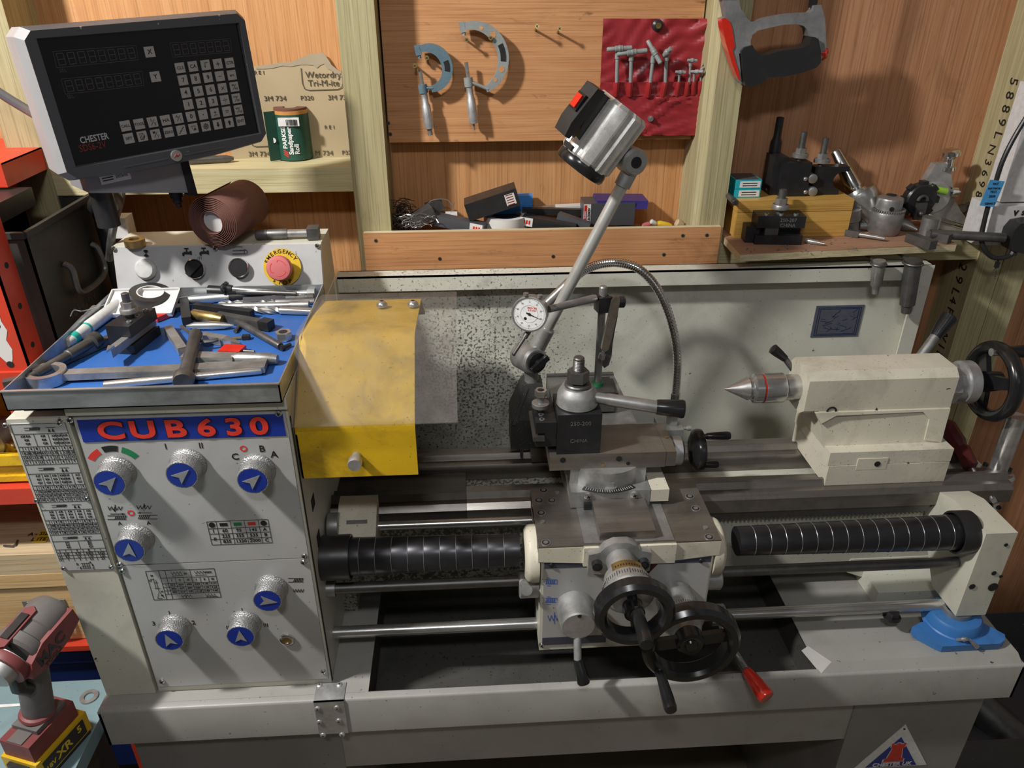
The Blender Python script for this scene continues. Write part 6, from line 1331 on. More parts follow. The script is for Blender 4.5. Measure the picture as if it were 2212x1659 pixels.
# knurling holder and plain holder on the wooden box
def stud_nut(t_, c, h, s=1):
    mb = MB(); mb.rod(c, c+Z_*h, [(0, .0055), (h, .0055)], 18); obj('stud', mb, M['toold'], t_)
    mb = MB(); mb.rod(c+Z_*.006, c+Z_*.013, [(0, .0145), (.006, .0145), (.007, .013)], 28); mb.hexn(c+Z_*.013, c+Z_*.022, .0098, .0006); obj('collar_nut', mb, M['tool'], t_)
cy_ = ob_(1710, 426).y+.006; k0, k1 = P(1682, 425, Y=cy_).x, P(1742, 425, Y=cy_).x; kt = P(1700, 352, Y=cy_).z
t_ = thing('knurling_tool_holder', 'black holder with two knurling wheels on the wooden box', 'tool holder', ((k0+k1)/2, cy_+.02, zbt), 'black holders on the wooden box')
mb = MB(); mb.bx(k0-.014, k0+.012, cy_+.012, cy_+.055, zbt, kt+.008, .001); mb.bx(k0, k1, cy_, cy_+.045, zbt, kt, .0015); obj('body', mb, M['black'], t_)
for v in (384, 412):
    c = P(1752, v, Y=cy_+.008); mb = MB(); mb.bx(k1-.002, c.x+.006, cy_+.003, cy_+.014, c.z-.007, c.z+.007, .001); obj('wheel_fork', mb, M['toold'], t_)
    mb = MB(); mb.rod(c-Y_*.010, c+Y_*.010, [(0, .007), (.001, .0085), (.019, .0085), (.020, .007)], 22); obj('knurl_wheel', mb, M['tool'], t_)
    c2 = c-X_*.014-Y_*.009; mb = MB(); mb.ball(c2, .004, (1, .6, 1), 12, 8); obj('pivot_pin', mb, M['bright'], t_)
stud_nut(t_, V((P(1727, 345, Y=cy_+.02).x, cy_+.02, kt)), .05)
h0, h1 = P(1752, 425, Y=cy_+.005).x, P(1816, 425, Y=cy_+.005).x; ht = P(1780, 362, Y=cy_+.005).z
t_ = thing('tool_holder', 'black holder with a half-round cut-out on the wooden box', 'tool holder', ((h0+h1)/2, cy_+.03, zbt), 'black holders on the wooden box')
w_ = h1-h0; hh = ht-zbt; q = [(h0, zbt), (h1-.004, zbt), (h1-.004, zbt+hh*.18)]+[(h1-.002+math.cos(math.radians(a))*hh*.34*1.0, zbt+hh*.50+math.sin(math.radians(a))*hh*.32) for a in range(-95, -275, -15)]+[(h1+.008, zbt+hh*.84), (h1+.008, zbt+hh), (h0, zbt+hh)]
mb = MB(); mb.prism([(x, cy_+.008, z) for x, z in q], (0, .026, 0), .0006); obj('body', mb, M['black'], t_)
stud_nut(t_, V((P(1775, 350, Y=cy_+.021).x, cy_+.021, ht)), .05)
# black holder in front, stamped
c = on(1675, 528); fm = MX.Translation(c+Y_*.02+X_*.006) @ MX.Rotation(-.10, 4, 'Z')
t_ = holder('tool_holder', 'black boring holder stamped 250-207 CHINA at the shelf front', 'tool holder', fm, 1.18, None, ('250-207', 'CHINA'))
lbox(t_, 'dovetail_foot', -.058, -.034, -.012, .022, .001, .030, 'black', .002); lbox(t_, 'clamp_wedge', -.026, -.002, -.0185, -.004, .016, .031, 'toold', .003)
mb = MB(); ln = 0; t2 = thing('centre_drill', 'short bright drill tip poking out behind the stamped holder', 'drill bit', along(on(1738, 519, .004), on(1776, 526, .004))); lrod(t2, 'drill', [(0, .0045), (.022, .0045), (.028, .003), (.038, .001)], 'bright', 16)
mb = MB()
for i in range(46):
    p = on(random.uniform(1600, 1860), random.uniform(510, 545), .001); a = random.uniform(0, 6.3); r = random.uniform(.0008, .0022); mb.ob(p, (r*2, r, r*.7), a)
for u, v in ((1688, 450), (1795, 503)):
    c = on(u, v, .004); mb.tube([c+V((math.cos(t)*.007, math.sin(t)*.006, .001*t)) for t in (0, .8, 1.6, 2.4, 3.2, 4.0)], .0007, 5)
props(solo('metal_chips', mb, M['bright'], 'bright metal chips scattered over the right shelf', 'swarf'), kind='stuff')
# bull-nose centre leaning on the box
a, b = P(1803, 325, Y=1.443), P(1880, 474, Y=1.385); t_ = thing('bull_nose_centre', 'bright bull-nose live centre leaning against the wooden box', 'live centre', along(a, b)); ln = (b-a).length
lrod(t_, 'taper_shank', [(0, .0095), (.003, .0115), (ln*.54, .0145), (ln*.545, .0125), (ln*.58, .0125)], 'chrome', 30)
lrod(t_, 'cone', [(ln*.58, .018), (ln*.62, .020), (ln*.63, .033), (ln*.69, .034), (ln*1.03, .0155), (ln*1.035, .012)], 'bright', 44)
a, b = P(1838, 452, Y=1.375), P(1838, 487, Y=1.375); b.z = zs_; mb = MB(); mb.rod(b, a, [(0, .016), (.02, .016), (.022, .0185), ((a-b).length, .0185), ((a-b).length+.001, .012)], 26); solo('steel_bush', mb, M['tool'], 'small stepped steel bush beside the live centre', 'bush')
t_ = thing('tool_bit', 'square tool bit with a bright round tip beside the drill chuck', 'lathe tool', along(on(1820, 500, .006), on(1890, 512, .006))); lbox(t_, 'shank', 0, .03, -.006, .006, -.0055, .006, 'toold'); lrod(t_, 'tip', [(.03, .0045), (.075, .003)], 'bright', 14)
t_ = thing('steel_rod', 'short grey rod lying behind the drill chuck', 'rod', along(P(1856, 488, Z=zs_+.008), P(1900, 490, Z=zs_+.008))); lrod(t_, 'rod', [(0, .008), (.05, .008)], 'tool')
# drill chuck
c = on(1922, 512); c.y += .0; w_ = (P(1957, 490, Y=c.y).x-P(1889, 490, Y=c.y).x)/2; hc = P(1922, 430, Y=c.y).z-zs_
t_ = thing('drill_chuck', 'keyed drill chuck standing nose down on the right shelf', 'drill chuck', c+Y_*w_); c = c+Y_*w_*.9
mb = MB(); mb.rod(c, c+Z_*hc, [(0, w_*.86), (.004, w_*.95), (hc*.56, w_), (hc*.60, w_*.96)], 40); sl_ = obj('sleeve', mb, M['tool'], t_)
mb = MB()
for i in range(44):
    a = 2*math.pi*i/44; e = V((math.cos(a), math.sin(a), 0)); mb.ob(c+e*w_*.90+Z_*hc*.625, (w_*.2, .0022, hc*.07), MX.Rotation(a, 3, 'Z'))
mb.cyl(c+Z_*hc*.57, c+Z_*hc*.66, w_*.86, n=40); obj('toothed_ring', mb, M['tool'], t_)
mb = MB(); mb.rod(c+Z_*hc*.64, c+Z_*hc, [(0, w_*.76), (hc*.26, w_*.78), (hc*.30, w_*.74), (hc*.34, w_*.5), (hc*.36, w_*.3)], 36); mb.m = 1; q = P(1926, 452, Y=c.y-w_*.76); mb.disc(q, -Y_, .0042, .0012); mb.cyl(c+Z_*(hc+.0001), c+Z_*(hc+.0012), w_*.3); obj('body', mb, [M['tool'], M['dark']], t_)
# polished protractor with a spirit level
yq_ = 1.40
def pq(u, v, d=0): return P(u, v, Y=yq_-d)
t_ = thing('level_protractor', 'polished metal protractor with a mushroom knob and green spirit level', 'protractor', P(2020, 500, Z=zs_))
mb = MB(); bp = [(2022, 355), (2052, 352), (2058, 400), (2062, 430), (2075, 455), (2095, 480), (2110, 498), (2040, 499), (1985, 470), (1975, 460), (1990, 430), (1992, 405)]
mb.prism([pq(u, v) for u, v in bp], (0, .018, 0), .002, 2); fr_ = obj('cast_frame', mb, M['cast'], t_)
for a, b in (((1995, 470), (2092, 496)), ((2000, 462), (2105, 494))):
    mb = MB(); mb.tube([pq(*a, .001), pq(*b, .001)], .002, 8); obj('frame_rib', mb, M['chrome'], fr_)
c = pq(2048, 352); kn = pq(2051, 338)
mb = MB(); ax_ = (pq(2054, 326)-pq(2046, 366)).normalized(); b0 = pq(2046, 366, -.008); mb.rod(b0, b0+ax_, [(0, .016), (.006, .015), (.008, .010), (.020, .009), (.024, .013), (.027, .0185), (.032, .0185), (.037, .014), (.039, .006)], 32); obj('mushroom_knob', mb, M['chrome'], t_)
c = pq(2018, 426, .001); mb = MB(); mb.rod(c+Y_*.004, c-Y_*.006, [(0, .031), (.007, .031), (.010, .028)], 44); obj('dial_ring', mb, M['cast'], t_)
a, b = pq(2013, 407, .010), pq(2045, 414, .010); mb = MB(); mb.rod(a-(b-a)*.15, b+(b-a)*.1, [(0, .0065), (.035, .0065)], 18); vi = obj('spirit_vial', mb, M['vial'], t_, label='green spirit level vial')
c = pq(1990, 432, .016); mb = MB(); mb.rod(c+Y_*.016, c-Y_*.004, [(0, .030), (.016, .030), (.020, .027)], 40)
for i in range(8):
    a = i*.785; mb.ob(c+V((math.cos(a)*.030, .006, math.sin(a)*.030)), (.010, .014, .012), MX.Rotation(-a, 3, 'Y'), .002)
obj('lobed_dial', mb, M['rubber'], t_); mb = MB(); c2 = pq(1990, 445, .024); mb.tube([c2+V((math.cos(math.radians(a))*.009, 0, math.sin(math.radians(a))*.009+.010)) for a in range(0, 181, 20)], .0028, 8); mb.bx(c2.x-.010, c2.x+.010, c2.y-.003, c2.y+.003, c2.z-.026, c2.z+.006, .003); mb.ball(c2-Z_*.014-Y_*.004, .0055, n=12, k=8); obj('arm_clamp', mb, M['toold'], t_)
a, b = pq(2053, 415, .004), pq(2070, 415, .004); mb = MB(); mb.rod(a, b, [(0, .009), (.012, .009), (.0125, .0025), (.02, .0025)], 18); obj('side_screw', mb, M['chrome'], t_)
a = P(2068, 455, Y=1.43); t_ = thing('oil_can_spout', 'dark oval metal scoop behind the protractor', 'scoop', a); mb = MB(); mb.ball(a, .018, (1.25, .6, .62), 18, 12, MX.Rotation(-.35, 3, 'Y')); obj('bowl', mb, M['toold'], t_); mb = MB(); mb.tube([P(2080, 448, Y=1.43), P(2092, 440, Y=1.43), P(2102, 452, Y=1.43), P(2105, 470, Y=1.43)], .004, 8); obj('handle', mb, M['toold'], t_)
t_ = thing('steel_bar', 'long dark round bar sticking out to the right of the shelf', 'bar', along(on(2010, 505, .012), P(2171, 514, Z=zs_+.012))); ln = (P(2171, 514, Z=zs_+.012)-on(2010, 505, .012)).length; lrod(t_, 'bar', [(0, .0085), (ln-.001, .0085), (ln, .0075)], 'toold', 22)
c = on(2003, 508); mb = MB(); mb.cyl(c, c+Z_*.034, .016, n=28, bev=.001); solo('steel_slug', mb, M['tool'], 'short round steel slug standing beside the drill chuck', 'slug')
for nm, lab, a, b, s in (('square_bar_offcut', 'square bar offcut pointing over the shelf edge right of the drill chuck', (1963, 512), (2016, 531), .0085), ('square_bar_offcut', 'square bar offcut with swarf on its end nearer the long round bar', (2004, 506), (2052, 517), .0085)):
    t_ = thing(nm, lab, 'bar', along(on(*a, s*.9), on(*b, s*.9)), 'square offcuts'); ln = (on(*b, s)-on(*a, s)).length; lbox(t_, 'bar', 0, ln, -s, s, -s*.85, s, 'toold', .0008)
c = on(1968, 492, .012); t_ = thing('pointed_centre', 'dark pointed lathe centre lying behind the drill chuck', 'centre', along(on(1938, 480, .012), on(1976, 494, .008))); lrod(t_, 'centre', [(0, .011), (.02, .011), (.042, .001)], 'tool')
# bars hanging below the shelf
for nm, lab, a, b, r, tip in (('taper_reamer', 'grey tapered bar with a bright tang hanging under the shelf', (1903, 548), (1890, 634), .011, True), ('boring_bar', 'thick dark bar hanging under the shelf beside the grey one', (1978, 545), (1957, 675), .0145, False)):
    p, q = P(*a, Y=1.252), P(*b, Y=1.252); p.z = ZSH-.016; t_ = thing(nm, lab, 'bar', q); ln = (p-q).length
    mb = MB(); mb.rod(p, q, [(0, r), (ln*.72 if tip else ln*.84, r*.92), (ln*.80 if tip else ln*.87, r*.62), (ln*.9, r*.55 if tip else r*.66), (ln, r*.5 if tip else r*.6)], 24); obj('bar', mb, M['tool' if tip else 'toold'], t_)
    mb = MB(); mb.rod(V((p.x, YST+.003, ZSH-.022)), V((p.x, p.y+r, ZSH-.022)), [(0, .0025), (YST+.003-p.y-r, .0025)], 10); mb.ring((p.x, p.y, ZSH-.022), Z_, r+.002, .002, n=24, k=8); obj('hanging_clip', mb, M['toold'], t_)
# sockets, plug, cable, chain on the corner stud
sk = thing('double_socket', 'white twin socket outlet box on the right corner stud', 'socket', P(2190, 520, Y=YST))
a, b = P(2133, 436, Y=1.315), P(2235, 528, Y=1.315); x0, z1, z0 = a.x, P(2150, 440, Y=1.315).z, P(2150, 528, Y=1.315).z
obj('back_box', MB().bx(x0, x0+.15, 1.315, YST-.001, z0, z1, .004, 2), M['socket'], sk); obj('front_plate', MB().bx(x0+.010, x0+.15, 1.305, 1.315, z0+.002, z1-.003, .002), M['socket'], sk)
mb = MB(); q = P(2194, 461, Y=1.3045); mb.text('V', q, X_, Z_, .013, .05); mb.text('S', q+X_*.014, X_, Z_, .011, .05); obj('logo_print', mb, M['ink'], sk)
ad = thing('wall_charger', 'white rounded wall unit above the twin socket', 'wall unit', P(2195, 430, Y=YST)); a = P(2176, 268, Y=1.32); b = P(2158, 428, Y=1.32)
mb = MB(); mb.hexa([(b.x, 1.315, z1+.003), (b.x+.15, 1.315, z1+.003), (b.x+.15, YST-.001, z1+.003), (b.x, YST-.001, z1+.003), (b.x+.004, 1.32, 1.50), (b.x+.15, 1.32, 1.50), (b.x+.15, YST-.001, 1.50), (b.x+.004, YST-.001, 1.50)], .012, 3); obj('housing', mb, M['socket'], ad)
pg = thing('mains_plug', 'black mains plug pushed into the twin socket', 'plug', P(2200, 510, Y=1.30)); c = P(2208, 508, Y=1.29)
mb = MB(); q = [(-.030, .012), (-.022, .026), (.0, .030), (.03, .028), (.03, -.028), (.0, -.030), (-.022, -.024), (-.030, -.010)]; mb.prism([(c.x+x, 1.3045, c.z+z) for x, z in q], (0, -.03, 0), .005, 2); obj('plug_body', mb, M['rubber'], pg)
cp = [(2196, 535, 1.285), (2188, 548, 1.285), (2170, 556, 1.285), (2145, 556, 1.287), (2128, 540, 1.29), (2120, 515, 1.295), (2126, 480, 1.297), (2136, 440, 1.298), (2149, 400, 1.299), (2165, 350, 1.30), (2189, 300, 1.302), (2225, 240, 1.305)]
mb = MB(); mb.tube(catmull([P(u, v, Y=y) for u, v, y in cp], 8), .0042, 10); obj('cable', mb, M['rubber'], pg)
mb = MB(); a = P(2192, 540, Y=1.285); mb.tube([P(2206, 528, Y=1.285), a, P(2186, 550, Y=1.285)], .007, 10); obj('cord_grip', mb, M['rubber'], pg)
q0 = P(2143, 418, Y=1.292); mb = MB(); mb.ob(q0, (.028, .0008, .046), MX.Rotation(.12, 3, 'Y')); mb.m = 1
for i, (s, z) in enumerate((('PAT', .017), ('ELECTRICAL', .009), ('TEST', .003), ('2058', -.005), ('GB4417', -.018))): mb.text(s, q0+V((.001, -.0007, z)), X_, Z_, .0058 if len(s) < 8 else .0042, 0)
solo('cable_tag', mb, [M['tag'], M['ink']], 'blue test tag wrapped on the black cable by the socket', 'tag')
t_ = thing('bead_chain', 'short dark bead chain with a clip hanging from the cable loop', 'chain', P(2150, 575, Y=1.30)); mb = MB(); a = P(2158, 556, Y=1.287)
mb.tube([a, P(2154, 572, Y=1.287)], .0016, 6); mb.bx(P(2153, 574, Y=1.287).x-.003, P(2153, 574, Y=1.287).x+.003, 1.284, 1.290, P(2153, 578, Y=1.287).z, P(2153, 566, Y=1.287).z, .001); obj('clip', mb, M['black'], t_); mb = MB()
for i in range(12):
    mb.ball(P(2151-i*1.3, 577+i*1.9, Y=1.287), .0009, n=6, k=4)
for i in range(6): mb.ball(P(2151-i*.4, 580+i*4.2, Y=1.287), .0013, n=6, k=4)
obj('beads', mb, M['black'], t_)['kind'] = 'stuff'
# ---------------------------------------------------------------- digital readout on its bracket
DR = MX(((.73437371, -.67781551, -.03551595), (.67752135, .7351862, -.0215888), (.04074406, -.00820857, .9991359))); DT = V((-.42150854, 1.14970025, 1.51890925))
DM = MX.Translation(DT) @ DR.to_4x4()
dro = thing('digital_readout', 'dark grey digital readout box lettered CHESTER with two rows of keys', 'readout', DM)
def dl(u, v, y=0):
    d = FW+RT*((u-1106)/FPX)-UP*((v-829.5)/FPX); n = DR.col[1]; o = DT+n*y; c0 = V((0, 0, CH)); p = c0+d*((o-c0).dot(n)/d.dot(n)); q = DR.transposed() @ (p-DT); return q
def rrect(x0, x1, z0, z1, r, chin=0):
    q = [(x0+r, z0), (x0+.09, z0-chin), (x1-.09, z0-chin), (x1-r, z0), (x1, z0+r), (x1, z1-r), (x1-r, z1), (x0+r, z1), (x0, z1-r), (x0, z0+r)]; return q
mb = MB(); out = rrect(-.1475, .1475, -.090, .089, .010, .006); inn = [(-.1335, -.0755), (.1375, -.0775), (.1365, .0755), (-.1325, .0785)]
y0 = -.004
vo = [mb.bm.verts.new((x, y0, z)) for x, z in out]; vi = [mb.bm.verts.new((x, y0+.006, z)) for x, z in inn]; vf = [mb.bm.verts.new((x*1.01+.0, y0, z*1.02)) for x, z in inn]
vb = [mb.bm.verts.new((x*1.045, .012, z*1.05)) for x, z in out]; vk = [mb.bm.verts.new((x*1.03, .052, z*1.03)) for x, z in out]
n = len(out)
F_ = lambda *v: mb.bm.faces.new(v)
mp = {0: [9, 0, 1], 1: [2, 3, 4], 2: [4, 5], 3: [7, 8]}
for a, b in zip(range(n), [(i+1) % n for i in range(n)]): F_(vo[a], vo[b], vb[b], vb[a]); F_(vb[a], vb[b], vk[b], vk[a])
F_(*reversed(vk)); 
F_(vo[0], vo[1], vo[2], vo[3], vf[1], vf[0]); F_(vo[3], vo[4], vo[5], vo[6], vf[2], vf[1]); F_(vo[6], vo[7], vf[3], vf[2]); F_(vo[7], vo[8], vo[9], vo[0], vf[0], vf[3])
for i in range(4): F_(vf[i], vf[(i+1) % 4], vi[(i+1) % 4], vi[i])
for f in mb.bm.faces:
    c = f.calc_center_median()
    if c.y > .003 and c.x < -.143: f.material_index = 1  # only the left side gets the paler, painted-lit casing colour
obj('housing', mb, [M['dro'], M['dro_lit']], dro, local=True, ang=20)
mb = MB(); mb.prism([(x, y0+.0055, z) for x, z in inn], (0, .003, 0)); obj('screen', mb, M['screen'], dro, local=True)
yk_ = y0+.0054
def dA(x, y): return dl(x*.27125, y*.27125, yk_)
keys = {}
rows = [('CLS CA sqrt + CTR', [(1430, 540), (1532, 528), (1633, 517), (1730, 508), (1825, 500)]), ('7 8 9 - arc', [(1453, 638), (1553, 627), (1652, 616), (1747, 606), (1842, 597)]), ('4 5 6 x sin/N2', [(1475, 737), (1576, 725), (1673, 713), (1768, 701), (1862, 690)]), ('1 2 3 div cos/N1', [(1497, 831), (1597, 820), (1692, 806), (1786, 795), (1878, 783)]),
        ('CALL TOOL 1/2 HA A/1 0 . ± = tan/N3', [(996, 1002), (1105, 987), (1212, 972), (1316, 957), (1416, 942), (1518, 927), (1613, 912), (1708, 899), (1803, 886), (1896, 873)]), ('SIFT box M/1 ZERO pts tri flower dn up ENT', [(1022, 1101), (1130, 1084), (1236, 1069), (1340, 1052), (1440, 1036), (1537, 1021), (1635, 1005), (1730, 990), (1822, 976), (1912, 962)]), ('X Y', [(1187, 413), (1233, 610)])]
ks = .0066
for names, pos in rows:
    for nm, (x, y) in zip(names.split(), pos):
        c = dA(x, y); k = MB(); k.ob((c.x, yk_-.0006, c.z), (ks*2, .0030, ks*2), None, .0010); k.m = 1; yy = yk_-.0022
        def L2(a, b, w=.0007): k.line((c.x+a[0]*ks, yy, c.z+a[1]*ks), (c.x+b[0]*ks, yy, c.z+b[1]*ks), w, -Y_, .0002)
        def T2(s, sz, dx=0, dz=0): k.text(s, (c.x+dx*ks, yy, c.z+dz*ks), X_, Z_, sz, .012, h=.0001)
        if nm == 'sqrt': L2((-.4, -.1), (-.2, -.5)); L2((-.2, -.5), (-.1, .5)); L2((-.1, .5), (.5, .5))
        elif nm == '+': L2((-.45, 0), (.45, 0)); L2((0, -.45), (0, .45))
        elif nm == '-': L2((-.45, 0), (.45, 0))
        elif nm == '=': L2((-.4, .15), (.4, .15)); L2((-.4, -.15), (.4, -.15))
        elif nm == 'x': L2((-.35, -.35), (.35, .35)); L2((-.35, .35), (.35, -.35))
        elif nm == 'div': L2((-.5, 0), (.5, 0)); L2((-.07, .35), (.07, .35), .001); L2((-.07, -.35), (.07, -.35), .001)
        elif nm == 'box':
            for a, b in (((-.5, -.6), (-.5, .6)), ((-.5, .6), (.2, .6)), ((.2, .6), (.5, 0)), ((.5, 0), (.2, -.6)), ((.2, -.6), (-.5, -.6)), ((-.5, -.3), (.1, .55)), ((-.4, -.6), (.4, .2)), ((-.1, -.6), (.45, .0))): L2(a, b, .0005)
        elif nm == 'pts':
            for q in (-.5, -.25, 0, .25, .5): k.disc((c.x+q*ks, yy, c.z+q*ks*1.1), -Y_, .0009, .0002, 8)
        elif nm == 'tri': L2((-.5, .5), (.5, .5), .0005); L2((-.5, .5), (0, -.5), .0005); L2((0, -.5), (.5, .5), .0005); k.disc((c.x+.3*ks, yy, c.z-.2*ks), -Y_, .0016, .0002, 8)
        elif nm == 'flower':
            for a in range(8): k.disc((c.x+math.cos(a*.785)*.5*ks, yy, c.z+math.sin(a*.785)*.5*ks), -Y_, .0010, .0002, 8); L2((0, 0), (math.cos(a*.785)*.45, math.sin(a*.785)*.45), .0004)
        elif nm in ('up', 'dn'):
            s = 1 if nm == 'up' else -1; L2((0, -.5*s), (0, .2*s), .0022); k.prism([(c.x-.4*ks, yy, c.z+.05*ks*s), (c.x+.4*ks, yy, c.z+.05*ks*s), (c.x, yy, c.z+.6*ks*s)], (0, -.0002, 0))
        elif '/' in nm:
            a, b = nm.split('/'); T2(a, .0052 if len(a) < 3 else .0044, -.3, .42); T2(b, .0052 if len(b) < 2 else .0040, .42, -.42); L2((-.45, -.6), (.45, .6), .0005)
        elif nm == '.': k.disc((c.x, yy, c.z), -Y_, .0008, .0002, 8)
        elif nm == '±': L2((-.35, .15), (.35, .15)); L2((0, -.2), (0, .5)); L2((-.35, -.4), (.35, -.4))
        else: T2(nm, {1: .0085, 2: .0068, 3: .0058, 4: .0050}[len(nm)])
        obj('key', k, [M['key'], M['ink']], dro, local=True)
mb = MB()
segs = {'a': ((-.5, 1), (.5, 1)), 'g': ((-.5, 0), (.5, 0)), 'd': ((-.5, -1), (.5, -1)), 'f': ((-.5, 0), (-.5, 1)), 'b': ((.5, 0), (.5, 1)), 'e': ((-.5, -1), (-.5, 0)), 'c': ((.5, -1), (.5, 0))}
def display(p0, p1, p2, p3, n):
    q = [dA(*p) for p in (p0, p1, p2, p3)]; yy = yk_-.0002; m = MB()
    for a, b in zip(q, q[1:]+q[:1]): m.line((a.x, yy, a.z), (b.x, yy, b.z), .0006, -Y_, .0002)
    for i in range(n):
        f = (i+.6)/(n+.2); t_ = q[0]*(1-f)+q[1]*f; b_ = q[3]*(1-f)+q[2]*f; c = (t_+b_)/2; h = (t_-b_).length*.36; w_ = (q[1]-q[0]).length/n*.62
        for a, b in segs.values(): m.line((c.x+a[0]*w_, yy, c.z+a[1]*h), (c.x+b[0]*w_, yy, c.z+b[1]*h), .0009, -Y_, .0002)
    obj('segment_display', m, M['digit'], dro, local=True)
display((420, 410), (1080, 362), (1100, 475), (450, 540), 8); display((485, 630), (1130, 568), (1145, 680), (520, 750), 8); display((1350, 343), (1832, 308), (1845, 415), (1375, 455), 7)
def dtext(s, x, y, size, m, bold=0, sx=1):
    c = dA(x, y); k = MB(); k.text(s, (c.x, yk_-.0002, c.z), X_, Z_, size, bold, h=.0002, sx=sx); obj('screen_lettering', k, m, dro, local=True)
dtext('CHESTER', 750, 1102, .0115, plain('grey_print', (.42, .42, .42), .5), .02, .78); dtext('SDS6-2V', 738, 1168, .0125, M['redd'], 0, .78); dtext('SEL', 500, 562, .006, M['digit']); dtext('SEL', 562, 770, .006, M['digit'])
lg = dl(380, 336, y0); mb = MB(); mb.cyl((lg.x, y0, lg.z), (lg.x, y0-.003, lg.z), .0078, n=28, bev=.001); mb.m = 1; mb.tube([(lg.x-.004, y0-.0032, lg.z-.0015), (lg.x-.001, y0-.0034, lg.z+.0015), (lg.x+.001, y0-.0034, lg.z-.0005), (lg.x+.004, y0-.0032, lg.z+.0015)], .0014, 8); obj('logo_button', mb, [M['cast'], M['redd']], dro, local=True)
mb = MB(); mb.bx(lg.x-.075, lg.x-.012, y0-.0012, y0, lg.z-.003, lg.z-.001, .0005); mb.bx(lg.x+.012, lg.x+.075, y0-.0012, y0, lg.z-.003+.0, lg.z-.001, .0005); obj('chin_line', mb, M['dro'], dro, local=True)
# bracket arm, pole, cables
mb = MB(); mb.hexa([(-.118, .03, -.150+.030), (.019, .03, -.150), (.019, .10, -.150), (-.118, .10, -.150+.030), (-.118, .03, -.094), (.019, .03, -.094), (.019, .10, -.094), (-.118, .10, -.094)], .002); ar = obj('bracket_arm', mb, M['drog'] if 'drog' in M else paint('grey_bracket_paint', (.26, .26, .27), .4, g=.1), dro, local=True)
mb = MB(); mb.hexa([(.0185, .028, -.154), (.032, .028, -.158), (.032, .102, -.158), (.0185, .102, -.154), (.0185, .028, -.094), (.030, .028, -.094), (.030, .102, -.094), (.0185, .102, -.094)]); obj('arm_end_plate', mb, M['dark'], dro, local=True)
mb = MB(); mb.rod((.012, .06, -.15), (.012, .06, -.18), [(0, .010), (.010, .010), (.011, .0075), (.018, .0075), (.019, .005), (.026, .005)], 18); obj('pivot_bolt', mb, M['black'], dro, local=True)
q = dl(248, 379, .0295); mb = MB(); mb.bx(q.x-.021, q.x+.021, .0292, .0298, q.z-.009, q.z+.012); mb.m = 1
for i in range(10): mb.bx(q.x+.001+.0017*i, q.x+.0018+.0017*i, .029, .0292, q.z-.004, q.z+.004)
for i in range(2): mb.bx(q.x-.018, q.x-.003, .029, .0292, q.z-.005+.0035*i, q.z-.0035+.0035*i)
obj('barcode_sticker', mb, [M['white'], M['ink']], dro, local=True)
pt_ = DM @ V((-.092, .065, -.12)); xp = P(232, 500, Y=1.295).x
mb = MB(); mb.cyl(pt_, V((pt_.x, pt_.y, pt_.z-.06)), .016); mb.tube(catmull([pt_, V((pt_.x-.01, pt_.y+.05, pt_.z-.035)), V((xp, 1.285, pt_.z-.07)), V((xp, 1.297, pt_.z-.13)), V((xp, 1.297, .70))], 6), .016, 16); obj('support_pole', mb, M['rubber'], dro)
q0 = P(262, 488, Y=1.262); mb = MB(); mb.bx(q0.x-.012, q0.x+.010, 1.258, 1.29, q0.z-.02, q0.z+.014, .003); obj('cable_box', mb, M['socket'], dro)
def cable(name, pts, r, m, label=None):
    mb = MB(); mb.tube(catmull([P(u, v, Y=y) for u, v, y in pts], 8), r, 10); return obj(name, mb, m, dro, label)
cable('scale_cable', [(262, 385, 1.25), (262, 420, 1.23), (255, 450, 1.22), (246, 485, 1.21), (240, 520, 1.205), (236, 560, 1.22)], .0062, M['toold'], label='grey armoured cable')
cable('braided_cable', [(238, 395, 1.27), (237, 430, 1.27), (242, 455, 1.265), (252, 480, 1.262)], .0042, M['alu'])
cable('loop_cable', [(250, 395, 1.27), (232, 430, 1.28), (234, 470, 1.27), (246, 492, 1.262)], .0035, M['rubber'])
cable('feed_cable', [(-20, 188, 1.30), (20, 214, 1.28), (60, 238, 1.25), (90, 255, 1.20)], .0075, M['dro'])
# ---------------------------------------------------------------- red steel rack on the left
XR, YRK = -.652, 1.045
rk = thing('red_steel_rack', 'chipped red steel shelf rack at the left of the lathe', 'rack', (XR, YRK, 0))
mb = MB(); mb.bx(XR-.05, XR, YRK, YRK+.003, .0, 1.395); mb.bx(XR-.003, XR, YRK, YRK+.045, .0, 1.395); mb.m = 1
for i in range(18):
    z = .35+.062*i; mb.cyl((XR-.026, YRK-.0006, z), (XR-.026, YRK+.001, z), .0052, n=14); mb.cyl((XR+.0006, YRK+.024, z+.02), (XR-.001, YRK+.024, z+.02), .0045, n=14)
mb.m = 2; random.seed(2); q = []
for z, w_ in ((1.245, .006), (1.235, .012), (1.22, .010), (1.205, .014), (1.19, .011), (1.175, .014), (1.165, .008), (1.158, .003)): q.append((XR-.026-w_, z))
for z, w_ in ((1.158, .003), (1.165, .006), (1.18, .010), (1.195, .006), (1.21, .012), (1.225, .008), (1.24, .009), (1.247, .004)): q.append((XR-.026+w_, z))
mb.prism([(x, YRK-.0005, z) for x, z in q], (0, .0006, 0)); obj('front_post', mb, [M['redp'], M['dark'], M['paper']], rk)
mb = MB(); mb.bx(XR-.003, XR, 1.40, 1.445, 0, 1.395); mb.bx(XR-.05, XR, 1.442, 1.445, 0, 1.395); obj('rear_post', mb, M['redp'], rk)
